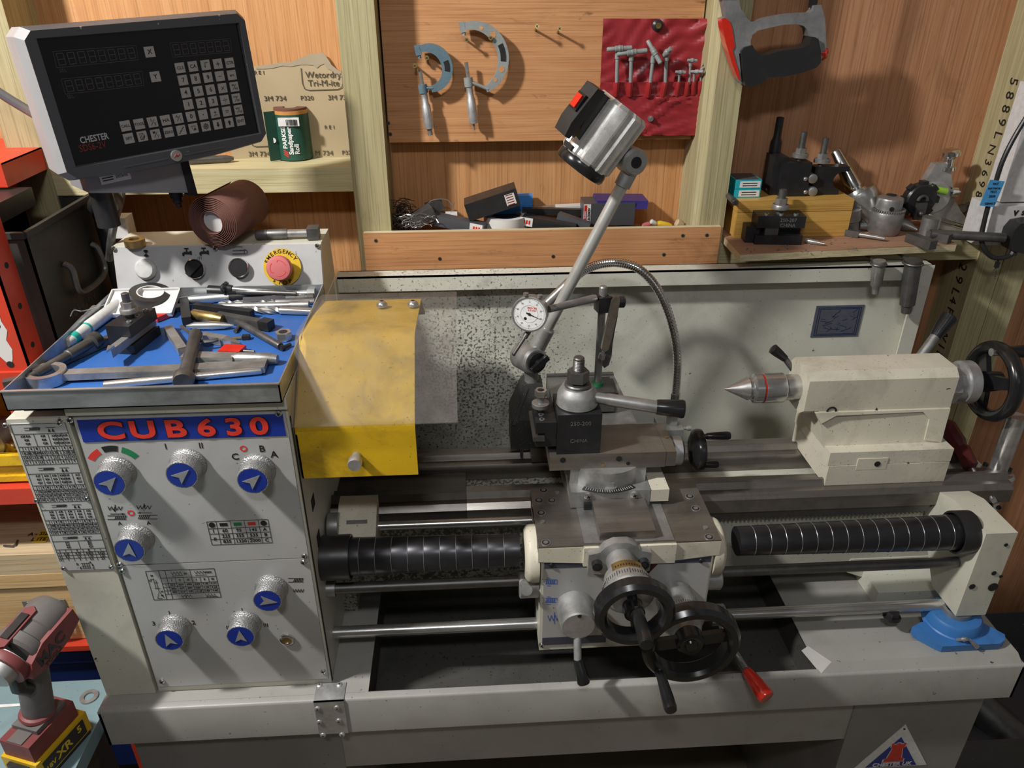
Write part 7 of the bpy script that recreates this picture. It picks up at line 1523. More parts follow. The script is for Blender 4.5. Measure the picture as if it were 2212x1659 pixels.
def rshelf(z, lipz, x1=XR+.015, y0=YRK-.004):
    mb = MB(); mb.bx(-1.5, x1, y0, 1.448, z-.002, z); mb.bx(-1.5, x1, y0-.002, y0, z-lipz, z); mb.bx(x1-.002, x1, y0, 1.448, z-lipz, z); obj('rack_shelf', mb, M['redp'], rk)
rshelf(1.407, .036, P(43, 337, Z=1.407).x, 1.235); rshelf(1.145, .03, -.625); rshelf(.937, .030, -.625); rshelf(.586, .012, -.625)
# black steel crate on the second shelf
ck = thing('black_steel_crate', 'dark steel crate with bail handle on the rack shelf', 'crate', (-.78, 1.22, 1.146))
mb = MB(); x0, x1, y0, y1, z0, z1 = -.98, -.632, 1.10, 1.37, 1.1465, 1.335; t = .003
mb.bx(x0, x1, y0, y1, z0, z0+t)
for a in ((x0, x0+t, y0, y1), (x1-t, x1, y0, y1), (x0, x1, y0, y0+t), (x0, x1, y1-t, y1)): mb.bx(*a, z0, z1)
for a in ((x0-.004, x0+.004, y0, y1), (x1-.004, x1+.003, y0, y1), (x0, x1, y0-.004, y0+.004), (x0, x1, y1-.004, y1+.004)): mb.bx(*a, z1-.006, z1+.003, .001)
obj('crate_body', mb, paint('grimy_black_paint', (.030, .030, .028), .5, g=.4, grime=(.09, .085, .07)), ck)
mb = MB(); cy2 = 1.225; mb.tube(catmull([V((x1+.002, cy2-.05, 1.265)), V((x1+.012, cy2-.05, 1.255)), V((x1+.014, cy2-.045, 1.215)), V((x1+.014, cy2+.045, 1.215)), V((x1+.012, cy2+.05, 1.255)), V((x1+.002, cy2+.05, 1.265))], 8), .005, 10); obj('bail_handle', mb, M['toold'], ck)
mb = MB(); mb.text('10 kg Max', (x1+.0006, 1.20, 1.185), Y_, Z_, .022, 0); obj('chalk_lettering', mb, plain('faint_chalk', (.07, .07, .065), .8), ck)
t_ = thing('black_case', 'black plastic case lying on the crate under the top red shelf', 'case', (-.80, 1.16, 1.34)); mb = MB(); mb.bx(-.95, -.685, 1.07, 1.25, 1.339, 1.367, .006, 2); obj('case', mb, M['rubber'], t_)
# lower shelves: yellow bin with scrap, oak boards, pine chest, blue box
yb_ = thing('yellow_steel_bin', 'worn yellow steel bin on the lower red shelf', 'bin', (-.80, 1.12, .9375)); mb = MB(); x0, x1, y0, y1, z0, z1 = -1.2, -.659, 1.059, 1.30, .938, .992
mb.bx(x0, x1, y0, y1, z0, z0+.002)
for a in ((x0, x0+.003, y0, y1), (x1-.003, x1, y0, y1), (x0, x1, y0, y0+.003), (x0, x1, y1-.003, y1)): mb.bx(*a, z0, z1)
mb.bx(x0, x1, y0-.008, y0+.002, z1-.018, z1, .001); mb.bx(x0, x1, y0-.006, y0+.002, z0+.004, z0+.014, .001); obj('sheet_body', mb, M['yellow'], yb_)
for lab, u, v, r, m, ax in (('ribbed aluminium cylinder lying in the yellow bin', 22, 962, .020, 'cast', (.5, .8, .1)), ('pale turned ring lying in the yellow bin', 8, 955, .026, 'alu', (.2, 1, .35)), ('brown rusty tube behind the others in the yellow bin', 58, 975, .014, 'brass', (.3, 1, 0))):
    c = P(u, v, Y=1.16); c.z = z0+.0032+r; d = V((ax[0], ax[1], 0)).normalized(); t_ = thing('scrap_metal_piece', lab, 'metal scrap', c, 'scrap in the yellow bin'); mb = MB(); mb.rod(c-d*.03, c+d*.05, [(0, r*.8), (.004, r), (.05, r), (.052, r*.75), (.08, r*.75)], 24); obj('piece', mb, M[m], t_)
zc2 = .7485
ch_ = thing('pine_chest', 'pale pine chest with a steel drop handle on the lowest red shelf', 'chest', (-.85, 1.2, .587)); mb = MB(); mb.bx(-1.4, -.660, YRK+.011, 1.395, .588, zc2-.03, .002); mb.bx(-1.4, -.658, YRK+.006, 1.395, zc2-.0295, zc2, .002); obj('chest_body', mb, M['pine'], ch_)
YH = YRK+.017; hp0, hp1 = P(48, 1298, Y=YH-.007), P(145, 1310, Y=YH-.007); mb = MB(); mb.bx(hp0.x, hp1.x, YH-.009, YH-.0065, hp1.z-.004, hp0.z, .001); mb.rod((hp0.x+.01, YH-.012, hp1.z-.004), (hp1.x-.002, YH-.012, hp1.z-.004), [(0, .004), (hp1.x-hp0.x-.012, .004)], 12); mb.m = 1
for f in (.12, .86): mb.disc((hp0.x+(hp1.x-hp0.x)*f, YH-.0092, (hp0.z+hp1.z)/2+.004), -Y_, .003, .001)
hd = obj('handle_plate', mb, [M['zinc'], M['bright']], ch_); mb = MB(); x0, x1, z0 = hp0.x+.012, hp1.x-.004, hp1.z-.005; mb.tube(catmull([V((x0, YH-.013, z0)), V((x0+.004, YH-.020, z0-.022)), V((x0+.02, YH-.022, z0-.034)), V((x1-.02, YH-.022, z0-.034)), V((x1-.004, YH-.020, z0-.022)), V((x1, YH-.013, z0))], 8), .0035, 10); mb.prism([(x0+.004, YH-.014, z0), (x1-.004, YH-.014, z0), (x1-.012, YH-.020, z0-.026), (x0+.012, YH-.020, z0-.026)], (0, .001, 0)); obj('drop_handle', mb, M['zinc'], hd)
for i, lab in enumerate(('lower oak board of the pair lying on the pine chest', 'upper oak board of the pair lying on the pine chest')):
    solo('oak_board', MB().bx(-1.3, -.658, YRK+.007, 1.36-.02*i, zc2+.0005+.0215*i, zc2+.0213+.0215*i, .001), M['oak'], lab, 'board', 'oak boards on the chest')
zo = zc2+.044
t_ = thing('yellow_sticker_note', 'yellow written sticker on the upper oak board', 'sticker', P(83, 1163, Z=zo)); mb = MB(); q = [P(u, v, Z=zo) for u, v in ((68, 1172), (100, 1171), (112, 1143), (90, 1146))]; mb.prism(q, (0, 0, .0004)); mb.m = 1
for s, (u, v) in (('A - SIZE', (88, 1153)), ('L ITE', (84, 1165))): mb.text(s, P(u, v, Z=zo+.0006), X_, Y_, .012, .01)
obj('note', mb, [M['yellowp'], M['ink']], t_)
mb = MB(); q = [P(u, v, Z=zo+.002) for u, v in ((8, 1179), (28, 1180), (33, 1177), (38, 1167))]; mb.tube(q, .0016, 6); solo('bent_nail', mb, M['toold'], 'bent thin rod lying on the upper oak board', 'nail')
t_ = thing('blue_storage_box', 'dark blue plastic box under the lowest red shelf', 'box', (-.8, 1.2, .2)); mb = MB(); mb.bx(-1.3, -.665, 1.062, 1.39, .22, .529, .01, 2); mb.bx(-1.31, -.660, 1.052, 1.395, .53, .565, .006); obj('box', mb, plain('dark_blue_plastic', (.006, .02, .11), .4), t_)
mb = MB(); mb.bx(-.645, -.59, 1.0, 1.2, .0, .30, .015, 2); solo('blue_canister', mb, plain('dark_blue_canister', (.006, .02, .14), .35), 'dark blue canister on the floor behind the left pedestal', 'canister')
# low bench with the drill
zb3 = .66; XB = -.582; YB1 = P(150, 1471, Z=zb3).y
bn = thing('low_steel_bench', 'low bench with a worn pale teal steel top at the front left', 'bench', (-.9, .6, 0)); mb = MB(); mb.bx(-1.3, XB, .10, YB1, zb3-.028, zb3, .003, 2); obj('bench_top', mb, M['bench'], bn)
for x, y in ((XB-.05, YB1-.05), (XB-.05, .15), (-1.25, YB1-.05), (-1.25, .15)): obj('leg', MB().bx(x-.02, x+.02, y-.02, y+.02, 0, zb3-.028), M['toold'], bn)
mb = MB(); q = [P(u, v, Z=zb3+.0003) for u, v in ((-30, 1524), (-30, 1531), (56, 1524), (60, 1519))]; mb.prism(q, (0, 0, .0006)); obj('tape_strip', mb, M['white'], bn)
mb = MB(); mb.wash(P(193, 1506, Z=zb3+.0004), Z_, .0075, .0135, .0025, 28); solo('washer', mb, M['tool'], 'dark steel washer lying on the teal bench', 'washer')
A, B = P(112, 1322, Z=.886), P(-8, 1462, Z=.868); ax = (B-A); hz = V((ax.x, ax.y, 0)).normalized(); sd_ = V((hz.y, -hz.x, 0)); LB = ax.length; axn = ax.normalized(); upn = sd_.cross(axn)
if upn.z < 0: upn = -upn
if sd_.x < 0: sd_ = -sd_
dc = P(100, 1578, Z=zb3+.045)
dd = thing('cordless_drill', 'dusty grey and maroon cordless drill standing on its yellow battery', 'drill', V((dc.x, dc.y, zb3)))
def dv(a, s, u): return A+axn*a+sd_*s+upn*u
mb = MB(); mb.rod(A-axn*.012, B, [(0, .016), (.004, .026), (.012, .031), (LB*.42, .032), (LB*.44, .030), (LB*.60, .031), (LB*.62, .034), (LB*.74, .034), (LB*.78, .030)], 32); obj('motor_housing', mb, M['drillg'], dd)
mb = MB(); mb.rod(dv(LB*.76, 0, 0), dv(LB, 0, 0)+axn*.03, [(0, .030), (LB*.08, .0285), (LB*.09, .026), (LB*.10, .022), (LB*.26, .019), (LB*.3, .012)], 28); obj('chuck', mb, M['cast'], dd)
mb = MB(); mb.rod(dv(LB*.77, 0, 0), dv(LB*.86, 0, 0), [(0, .0305), (.006, .0315), (.012, .0300)], 32); obj('red_collar', mb, M['drillr'], dd)
for s in (1, -1):
    mb = MB(); q = [(-.006, .010), (.05, .012), (.075, .002), (.085, -.018), (.06, -.026), (.02, -.024), (-.006, -.014)]; mb.prism([dv(a, s*.024, u) for a, u in q], sd_*s*.0105, .002); sp_o = obj('side_panel', mb, M['drillr'], dd)
    if s == 1:
        mb = MB(); mb.text('MAC', dv(.045, .0348, -.008), -axn if (-axn).dot(RT) > 0 else axn, upn, .022, .03); mb.text('TOOLS', dv(.048, .0348, -.021), -axn if (-axn).dot(RT) > 0 else axn, upn, .009, .02); obj('side_lettering', mb, M['rubber'], sp_o)
mb = MB(); mb.prism([dv(a, s, .031) for a, s in ((.02, -.009), (.075, -.009), (.08, 0), (.075, .009), (.02, .009), (.014, 0))], upn*.003, .001); obj('gear_switch_plate', mb, M['drillr'], dd); mb = MB(); mb.prism([dv(a, s, .0335) for a, s in ((.028, -.006), (.066, -.006), (.066, .006), (.028, .006))], upn*.003, .001); obj('gear_switch', mb, M['rubber'], dd)
g0 = dv(.055, 0, -.022); bt = V((dc.x, dc.y, zb3+.080)); mb = MB(); mb.tube([g0, g0*.66+bt*.34, g0*.33+bt*.67, bt], .021, 18, flat=.82); obj('grip', mb, M['drillg'], dd)
mb = MB(); mb.ring(bt+Z_*.006, (bt-g0), .019, .005, n=24, k=8); obj('grip_collar', mb, M['drillr'], dd)
tg = dv(.088, 0, -.045); mb = MB(); mb.tube([dv(.082, 0, -.024), tg, dv(.080, 0, -.062)], .010, 12); obj('trigger', mb, M['rubber'], dd)
BR = MX((hz, V((-hz.y, hz.x, 0)), Z_)).transposed()
def bob(name, c0, sz, m, bev, label=None): 
    k = MB(); k.ob(V((dc.x, dc.y, zb3))+BR @ V(c0), sz, BR, bev, 2); return obj(name, k, m, dd, label)
bob('base_shoe', (.006, 0, .060), (.080, .050, .030), M['drillr'], .008); bob('shoe_top', (.0, 0, .076), (.052, .042, .013), M['drillg'], .006)
bp_ = bob('battery', (.004, 0, .0265), (.092, .060, .036), M['yellow'], .010, 'scuffed yellow battery'); bob('battery_base', (.004, 0, .0048), (.088, .056, .0094), M['rubber'], .004)
k = MB(); sgn = 1 if (BR @ V((0, 1, 0))).dot(RT) > 0 else -1; k.ob(V((dc.x, dc.y, zb3))+BR @ V((.004, sgn*.0302, .025)), (.074, .0016, .027), BR, .0005); k.m = 1
n_ = BR @ V((0, sgn, 0)); tx = Z_.cross(n_)
for s, dx, z, sz in (('5', -.027, .029, .016), ('XR', .002, .025, .020), ('18V', .027, .023, .011)): k.text(s, V((dc.x, dc.y, zb3))+BR @ V((.004, 0, z))+n_*.0312-tx*dx*1.0*(1), tx, Z_, sz, .02)
obj('battery_label', k, [M['rubber'], M['yellowp']], bp_)
k = MB(); k.ob(V((dc.x, dc.y, zb3))+BR @ V((.0515, 0, .0255)), (.008, .034, .026), BR, .003, 2); obj('battery_latch', k, M['rubber'], bp_); k = MB(); k.ob(V((dc.x, dc.y, zb3))+BR @ V((.0560, 0, .0240)), (.004, .025, .017), BR, .001); obj('latch_button', k, M['dro'], bp_)
k = MB(); k.ob(V((dc.x, dc.y, zb3))+BR @ V((.034, 0, .0758)), (.022, .024, .002), BR, .0005); obj('badge', k, M['drillg'], dd)
# ---------------------------------------------------------------- work lamp standing behind the tool post
yl = 1.145
def pl(u, v, d=0): return P(u, v, Y=yl-d)
wl = thing('work_lamp', 'machine work lamp on a pale jointed rod behind the tool post', 'work lamp', pl(1145, 980))
mb = MB(); t0 = [pl(u, v) for u, v in ((1128, 822), (1170, 822))]; zt2 = t0[0].z
bx0_, bx1_ = pl(1101, 900).x, pl(1182, 900).x; zm2 = pl(1105, 855).z; zb4 = pl(1105, 948).z; zf_ = ZB+.010
mb.hexa([(bx0_, yl-.035, zm2-.03), (bx1_, yl-.035, zm2-.03), (bx1_, yl+.03, zm2-.03), (bx0_, yl+.03, zm2-.03), (t0[0].x, yl-.014, zt2), (t0[1].x, yl-.014, zt2), (t0[1].x, yl+.02, zt2), (t0[0].x, yl+.02, zt2)], .003, 2)
mb.bx(bx0_, bx1_, yl-.035, yl+.03, zb4, zm2-.0305, .003); mb.bx(bx0_+.016, min(bx1_+.01, .0865), yl-.045, yl+.03, ZS+.001 if 0 else zf_, zb4+.004, .003)
mb.hexa([(bx0_+.002, yl-.040, zm2-.035), (bx0_+.008, yl-.040, zm2-.035), (bx0_+.008, yl-.02, zm2-.035), (bx0_+.002, yl-.02, zm2-.035), (t0[0].x+.004, yl-.018, zt2-.006), (t0[0].x+.009, yl-.018, zt2-.006), (t0[0].x+.009, yl, zt2-.006), (t0[0].x+.004, yl, zt2-.006)])
obj('lamp_base', mb, paint('swarf_dusted_black_casting', (.05, .05, .048), .4, g=.8, specks=.7, ss=500, grime=(.32, .31, .28)), wl)
c = pl(1148, 815); j = pl(1141, 773); mb = MB(); mb.cyl(c-Z_*.01, V((c.x, c.y, j.z)), .012, n=24); jd = V((.45, -.85, .1)).normalized(); mb.rod(j-jd*.024, j+jd*.024, [(0, .020), (.004, .024), (.044, .024), (.048, .020)], 36); obj('lower_joint', mb, M['cast'], wl)
mb = MB(); mb.rod(j+jd*.024, j+jd*.040, [(0, .017), (.006, .017), (.0065, .006), (.016, .006)], 28); mb.ob(j+jd*.036, (.036, .010, .007), frame(jd) @ MX.Rotation(.5, 3, 'Z'), .002); obj('joint_knob', mb, M['bakelite'], wl)
r0, r1 = pl(1160, 752), pl(1347, 395); rd = (r1-r0).normalized(); rl = (r1-r0).length
mb = MB(); mb.rod(r0, r1, [(0, .0095), (rl, .0095)], 24); obj('lamp_rod', mb, paint('pale_anodised_rod', (.60, .60, .57), .3, g=.1, metal=.5), wl)
mb = MB(); mb.rod(r0-rd*.02, r0+rd*.04, [(0, .0135), (.058, .0135), (.06, .0115)], 24); obj('rod_sleeve', mb, M['cast'], wl); mb = MB(); mb.rod(r1-rd*.005, r1+rd*.035, [(0, .0125), (.034, .0125)], 24); obj('rod_sleeve', mb, M['cast'], wl)
hj = pl(1363, 346); mb = MB(); hd2 = V((.25, -.96, 0)).normalized(); mb.rod(hj-hd2*.018, hj+hd2*.018, [(0, .017), (.004, .020), (.032, .020), (.036, .017)], 32); obj('upper_joint', mb, M['cast'], wl)
mb = MB(); mb.rod(hj+hd2*.017, hj+hd2*.0195, [(0, .009), (.0025, .008)], 22); obj('joint_bolt', mb, M['black'], wl)
hb_, hf = pl(1349, 228), pl(1263, 347); ha = (hf-hb_).normalized(); hl_ = (hf-hb_).length; R = .043; F = frame(ha); pr = []
mb = MB(); n = 72; vs = []
def flute(i): return R*(1.0 if (i*24//n*1) % 2 == 0 else .955)
prof = [(0, .86), (.006, 1.0), (hl_-.004, 1.0), (hl_, .93)]; n = 72
for t_, q in prof:
    for i in range(n):
        g = 2*math.pi*i/n; r = (R if i % 8 < 5 else R*.93)*q; vs.append(hb_+ha*t_+F @ V((math.cos(g)*r, math.sin(g)*r, 0)))
mb._mk(vs, [(k*n+i, k*n+(i+1) % n, (k+1)*n+(i+1) % n, (k+1)*n+i) for k in range(3) for i in range(n)]+[tuple(range(n-1, -1, -1)), tuple(range(3*n, 4*n))]); obj('fluted_head', mb, M['headalu'] if 'headalu' in M else metal('polished_fluted_aluminium', (.74, .74, .74), .2, g=.1, met=1, bmp=.02), wl, ang=20)
mb = MB(); mb.rod(hf-ha*.001, hf+ha*.016, [(0, R*.90), (.004, R*.94), (.012, R*.95), (.016, R*.90), (.016, R*.8), (.010, R*.78)], 44); obj('lens_ring', mb, M['bakelite'], wl)
mb = MB(); mb.cyl(hf+ha*.006, hf+ha*.010, R*.79, n=36); obj('lens', mb, M['screen'], wl)
mb = MB(); mb.tube([pl(1338, 300), pl(1352, 322), hj], .0105, 14); obj('head_neck', mb, M['cast'], wl)
sdv = ha.cross(V((0, -1, 0))).normalized()
if sdv.x > 0: sdv = -sdv
fr2 = (sdv*.86+V((0, -1, 0))*.5).normalized(); tz2 = ha.cross(fr2).normalized()
def hh(a, o, t=0): return hb_+ha*a+fr2*o+tz2*t
mb = MB(); mb.prism([hh(a, o, -.010) for a, o in ((.004, R*.9), (.004, R+.012), (.016, R+.020), (.034, R+.015), (hl_*.62, R+.010), (hl_*.72, R+.004), (hl_*.82, R*.9), (hl_*.9, R*.9), (hl_*.9, R+.004), (hl_*.98, R+.002), (hl_*.98, R*.88))], tz2*.020, .002); obj('side_bracket', mb, M['rubber'], wl)
mb = MB(); mb.prism([hh(a, o, -.014) for a, o in ((.002, R+.016), (.004, R+.030), (.060, R+.034), (.080, R+.030), (.080, R+.020), (.060, R+.016))], tz2*.028, .003); sw = obj('switch_box', mb, M['rubber'], wl)
mb = MB(); mb.prism([hh(a, R+.0325, s) for a, s in ((.020, -.009), (.045, -.009), (.045, .009), (.020, .009))], fr2*.004, .001); mb.m = 1; mb.prism([hh(a, R+.0345, s) for a, s in ((.023, -.006), (.042, -.006), (.042, .006), (.023, .006))], fr2*.005, .001); obj('rocker_switch', mb, [M['bakelite'], M['redg']], sw, label='red rocker switch')
# ---------------------------------------------------------------- tool post with holder
zp = zc1+.0004; py0 = P(1248, 980, Z=zp).y; qx0, qx1 = P(1202, 980, Y=py0).x, P(1296, 977, Y=py0).x; pw = qx1-qx0; pzt = P(1250, 896, Y=py0).z
tp = thing('tool_post', 'black square tool post stamped 250-200 CHINA on the compound slide', 'tool post', ((qx0+qx1)/2, py0+pw/2, zp))
mb = MB(); mb.bx(qx0, qx1, py0, py0+pw, zp, pzt, .0012); bo = obj('block', mb, M['black'], tp)
mb = MB(); mb.text('250-200', ((qx0+qx1)/2+.002, py0-.0003, pzt-.016), X_, Z_, .0095, 0); mb.text('CHINA', ((qx0+qx1)/2, py0-.0003, pzt-.046), X_, Z_, .0085, 0); obj('stamped_text', mb, plain('worn_stamp', (.11, .11, .11), .5), bo)
pc = V(((qx0+qx1)/2, py0+pw*.52, pzt)); mb = MB(); mb.rod(pc, pc+Z_*.034, [(0, .0300), (.002, .0315), (.004, .0310), (.016, .0305), (.022, .0285), (.027, .0255), (.0305, .0235), (.031, .014)], 48); hu = obj('cam_hub', mb, M['cast'], tp)
mb = MB(); mb.rod(pc+Z_*.030, pc+Z_*.040, [(0, .020), (.004, .020), (.006, .0185)], 36); mb.hexn(pc+Z_*.039, pc+Z_*.056, .0165, .0012, up=(1, .3, 0)); mb.rod(pc+Z_*.056, pc+Z_*.078, [(0, .0082)]+[(.001+.0012*i, .0088 if i % 2 else .0079) for i in range(15)]+[(.0205, .0082), (.022, .0068)], 26); obj('centre_bolt', mb, M['toold'], hu)
hz0_ = pzt+.014; ha0 = V((pc.x+.028, pc.y-.010, hz0_)); ha1 = P(1418, 879, Y=py0+.012); ha2 = P(1480, 884, Y=py0+.004)
mb = MB(); ln = (ha1-ha0).length; mb.rod(ha0-(ha1-ha0)*.08, ha1, [(0, .0085), (.02, .0085), (.024, .0095), (ln*1.08, .0098)], 26); obj('lever_arm', mb, M['tool'], hu)
mb = MB(); ln = (ha2-ha1).length; mb.rod(ha1, ha2, [(0, .0112), (.004, .0118), (ln*.9, .0142), (ln*.97, .0130), (ln, .010)], 28); obj('lever_grip', mb, M['bakelite'], hu)
# holder on the left dovetail
hx0, hx1 = qx0-.032, qx0-.0006; hz1 = P(1180, 912, Y=py0+.004).z; hzb = P(1180, 963, Y=py0+.004).z; hy0, hy1 = py0+.002, py0+.078
hd3 = thing('tool_holder', 'black tool holder clamped on the left side of the square tool post', 'tool holder', ((hx0+hx1)/2, (hy0+hy1)/2, hzb))
mb = MB(); h_ = hz1-hzb; mb.bx(hx0, hx1, hy0, hy1, hzb, hzb+h_*.28, .001); mb.bx(hx0, hx1, hy0, hy1, hzb+h_*.56, hz1, .001); mb.bx(hx0+.014, hx1, hy0, hy1, hzb+h_*.28, hzb+h_*.56, .0006); obj('body', mb, M['black'], hd3)
mb = MB(); mb.bx(hx0-.004, hx0+.0135, hy0-.004, hy1, hzb+h_*.285, hzb+h_*.46, .0006); obj('parting_blade', mb, M['toold'], hd3)
for dy in (.010, .024, .052): mb = MB(); q = V((hx0+.010, hy0+dy, hz1)); mb.cyl(q, q+Z_*.001, .0042, n=14); mb.m = 1; mb.hexn(q+Z_*.0008, q+Z_*.0014, .0024); obj('set_screw', mb, [M['tool'], M['dark']], hd3)
q = V((P(1168, 872, Y=hy0+.035).x, hy0+.037, hz1)); mb = MB(); mb.rod(q, q+Z_*.036, [(0, .005), (.036, .005)], 16); obj('stud', mb, M['tool'], hd3); mb = MB(); mb.rod(q+Z_*.008, q+Z_*.015, [(0, .0135), (.006, .0135), (.007, .012)], 28); obj('height_collar', mb, M['tool'], hd3); mb = MB(); mb.hexn(q+Z_*.026, q+Z_*.036, .0095, .0008); mb.m = 1; mb.cyl(q+Z_*.036, q+Z_*.0365, .0045, n=12); obj('lock_nut', mb, [M['bright'], M['dark']], hd3)
# live centre in the tailstock quill
lc = thing('live_centre', 'bright pointed live centre with a red ring in the tailstock quill', 'live centre', (xl2, YC, ZC))
mb = MB(); n_ = xl1-xl0; mb.rod((xl0, YC, ZC), (xl1+.006, YC, ZC), [(0, .0003), (n_*.86, .0195), (n_*.87, .0178), (n_+.006, .0178)], 44); obj('cone_point', mb, M['bright'], lc)
w_ = xl2-xl1; mb = MB(); mb.rod((xl1, YC, ZC), (xl2, YC, ZC), [(0, .020), (w_*.06, .0245), (w_*.28, .0245), (w_*.285, .0238)], 44, close=True); mb.rod((xl1+w_*.34, YC, ZC), (xl2, YC, ZC), [(0, .0238), (.0005, .0248), (w_*.6, .0248), (w_*.64, .0235), (w_*.66, .018)], 44); obj('bearing_body', mb, M['bright'], lc)
mb = MB(); mb.rod((xl1+w_*.30, YC, ZC), (xl1+w_*.33, YC, ZC), [(0, .0239), (w_*.03, .0239)], 44); obj('red_ring', mb, M['redg'], lc)
# magnetic base stand, dial indicator, locking pliers
yM = 1.128
def pm(u, v, d=0): return P(u, v, Y=yM-d)
ms = thing('magnetic_base_stand', 'dark magnetic base with an upright rod behind the tool post', 'indicator stand', V((pm(1292, 880).x, yM, rt_z)))
mx0, mx1 = P(1262, 860, Y=yM-.02).x, P(1326, 860, Y=yM-.02).x; mzt = P(1295, 846, Y=yM-.025).z
mb = MB(); mb.bx(mx0, mx1, yM-.028, yM+.028, rt_z+.0045, mzt, .002); mb.bx(mx1+.0004, mx1+.006, yM-.026, yM+.026, rt_z+.0045, mzt-.003, .001); obj('magnet_block', mb, M['toold'], ms)
rp0, rp1 = V((pm(1291, 822).x, yM, mzt)), pm(1297, 618); mb = MB(); mb.rod(rp0, V((rp0.x, yM, rp1.z)), [(0, .0065), (rp1.z-mzt-.002, .0065), (rp1.z-mzt, .005)], 20); obj('upright_rod', mb, M['tool'], ms)
mb = MB(); mb.wash(rp0, Z_, .0066, .010, .006, 24); obj('green_collar', mb, M['green'], ms, label='green collar')
kz = pm(1298, 655); mb = MB(); mb.ob(V((rp0.x, yM, kz.z)), (.020, .022, .026), .2, .003); mb.cyl(V((rp0.x-.018, yM-.002, kz.z+.012)), V((rp0.x+.024, yM-.002, kz.z+.004)), .006); obj('rod_clamp', mb, M['black'], ms)
k2 = pm(1338, 652, .0); mb = MB(); mb.rod(V((rp0.x+.022, yM-.004, kz.z+.003)), V((rp0.x+.036, yM-.004, kz.z+.003)), [(0, .006), (.003, .0095), (.012, .0095), (.014, .007)], 12); obj('clamp_knob', mb, M['rubber'], ms)
ia, ib = pm(1286, 644, .008), P(1186, 668, Y=1.075); mb = MB(); mb.rod(ia, ib, [(0, .006), (.004, .0065), ((ib-ia).length, .0055)], 18); obj('swing_arm', mb, M['tool'], ms)
ic = P(1143, 679, Y=1.062); inn_ = V((-.30, -.94, .12)).normalized()
di = thing('dial_indicator', 'round white-faced dial indicator on the arm of the magnetic stand', 'dial indicator', ic)
mb = MB(); mb.rod(ic-inn_*.024, ic, [(0, .024), (.003, .0265), (.018, .0265), (.019, .028), (.024, .028), (.0245, .0258), (.0225, .0255)], 48); obj('case', mb, M['tool'], di)
F = frame(inn_, up=(0, 0, 1)); rx_, ux_ = F.col[0], F.col[1]
if rx_.x < 0: rx_ = -rx_
ux_ = inn_.cross(rx_)
if ux_.z < 0: ux_ = -ux_
mb = MB(); mb.cyl(ic-inn_*.002, ic-inn_*.0012, .0254, n=44); mb.m = 1; f0 = ic-inn_*.0011
for i in range(100):
    a = 2*math.pi*i/100; e = rx_*math.sin(a)+ux_*math.cos(a); mb.line(f0+e*(.0225 if i % 10 else .0212), f0+e*.0242, .0003 if i % 10 else .0005, inn_, .0001)
for i in range(10):
    a = 2*math.pi*i/10; e = rx_*math.sin(a)+ux_*math.cos(a); mb.text(str(i*10) if i else '0', f0+e*.0188, rx_, ux_, .0038, 0, h=.0001)
qq = [f0+rx_*math.sin(t*.21)*.0135+ux_*math.cos(t*.21)*.0135 for t in range(31)]
for a, b in zip(qq, qq[1:]): mb.line(a, b, .0003, inn_, .0001)
pd = (rx_*math.cos(-.35)+ux_*math.sin(-.35)); mb.prism([f0+pd*.021+inn_*.0008, f0-pd*.005+ux_*.0012+inn_*.0008, f0-pd*.005-ux_*.0012+inn_*.0008], inn_*.0003); mb.disc(f0+inn_*.0006, inn_, .0022, .0008, 16); mb.disc(f0-rx_*.006-ux_*.0075, inn_, .0024, .0003, 14)
mb.m = 2
for s, z in (('MERCER', .0095), ('0.01mm', .0060)): mb.text(s, f0+rx_*.004+ux_*z, rx_, ux_, .0040, .02, h=.0001)
obj('dial_face', mb, [M['white'], M['ink'], M['redg']], di, label='white dial with a black pointer and red print')
ib0, ib1 = ic-inn_*.012-Z_*.027, P(1108, 768, Y=1.062); sd2 = (ib1-ib0).normalized(); ln = (ib1-ib0).length; mb = MB(); mb.rod(ib0, ib1, [(0, .0042), (ln*.34, .0042), (ln*.35, .0026), (ln*.94, .0026), (ln*.95, .0034), (ln, .002)], 16); obj('plunger_stem', mb, M['toold'], di)
for u, v in ((1136, 633), (1166, 637)):
    a = P(u, v+10, Y=1.068); b = P(u, v, Y=1.068); mb = MB(); mb.rod(a, b, [(0, .0018), (.003, .0018), (.0035, .0042), ((b-a).length, .0042)], 12); obj('bezel_screw', mb, M['tool'], di)
lp = thing('locking_pliers', 'worn steel locking pliers hanging from the stand clamp', 'pliers', pm(1310, 790)); yp = yM-.016
def pk(u, v): return P(u, v, Y=yp)
mb = MB(); mb.prism([pk(u, v) for u, v in ((1326, 637), (1336, 638), (1337, 645), (1333, 668), (1326, 695), (1321, 720), (1312, 750), (1305, 755), (1297, 750), (1301, 730), (1308, 700), (1315, 670), (1320, 650))], (0, -.010, 0), .003, 2); obj('fixed_handle', mb, M['wornb'] if 'wornb' in M else metal('worn_nickel', (.42, .38, .33), .3, g=.4), lp)
mb = MB(); mb.prism([pk(u, v) for u, v in ((1336, 650), (1333, 680), (1327, 710), (1322, 740), (1320, 765), (1314, 785), (1304, 792), (1299, 785), (1303, 765), (1312, 745), (1320, 715), (1327, 680))], (0, -.006, 0), .0015); obj('release_lever', mb, M['toold'], lp)
a, b = pk(1305, 748), pk(1298, 772); mb = MB(); mb.rod(a-Y_*.005, b-Y_*.005, [(0, .003), (.010, .003), (.011, .0058), ((b-a).length, .0058)], 14); obj('adjusting_screw', mb, M['bright'], lp)
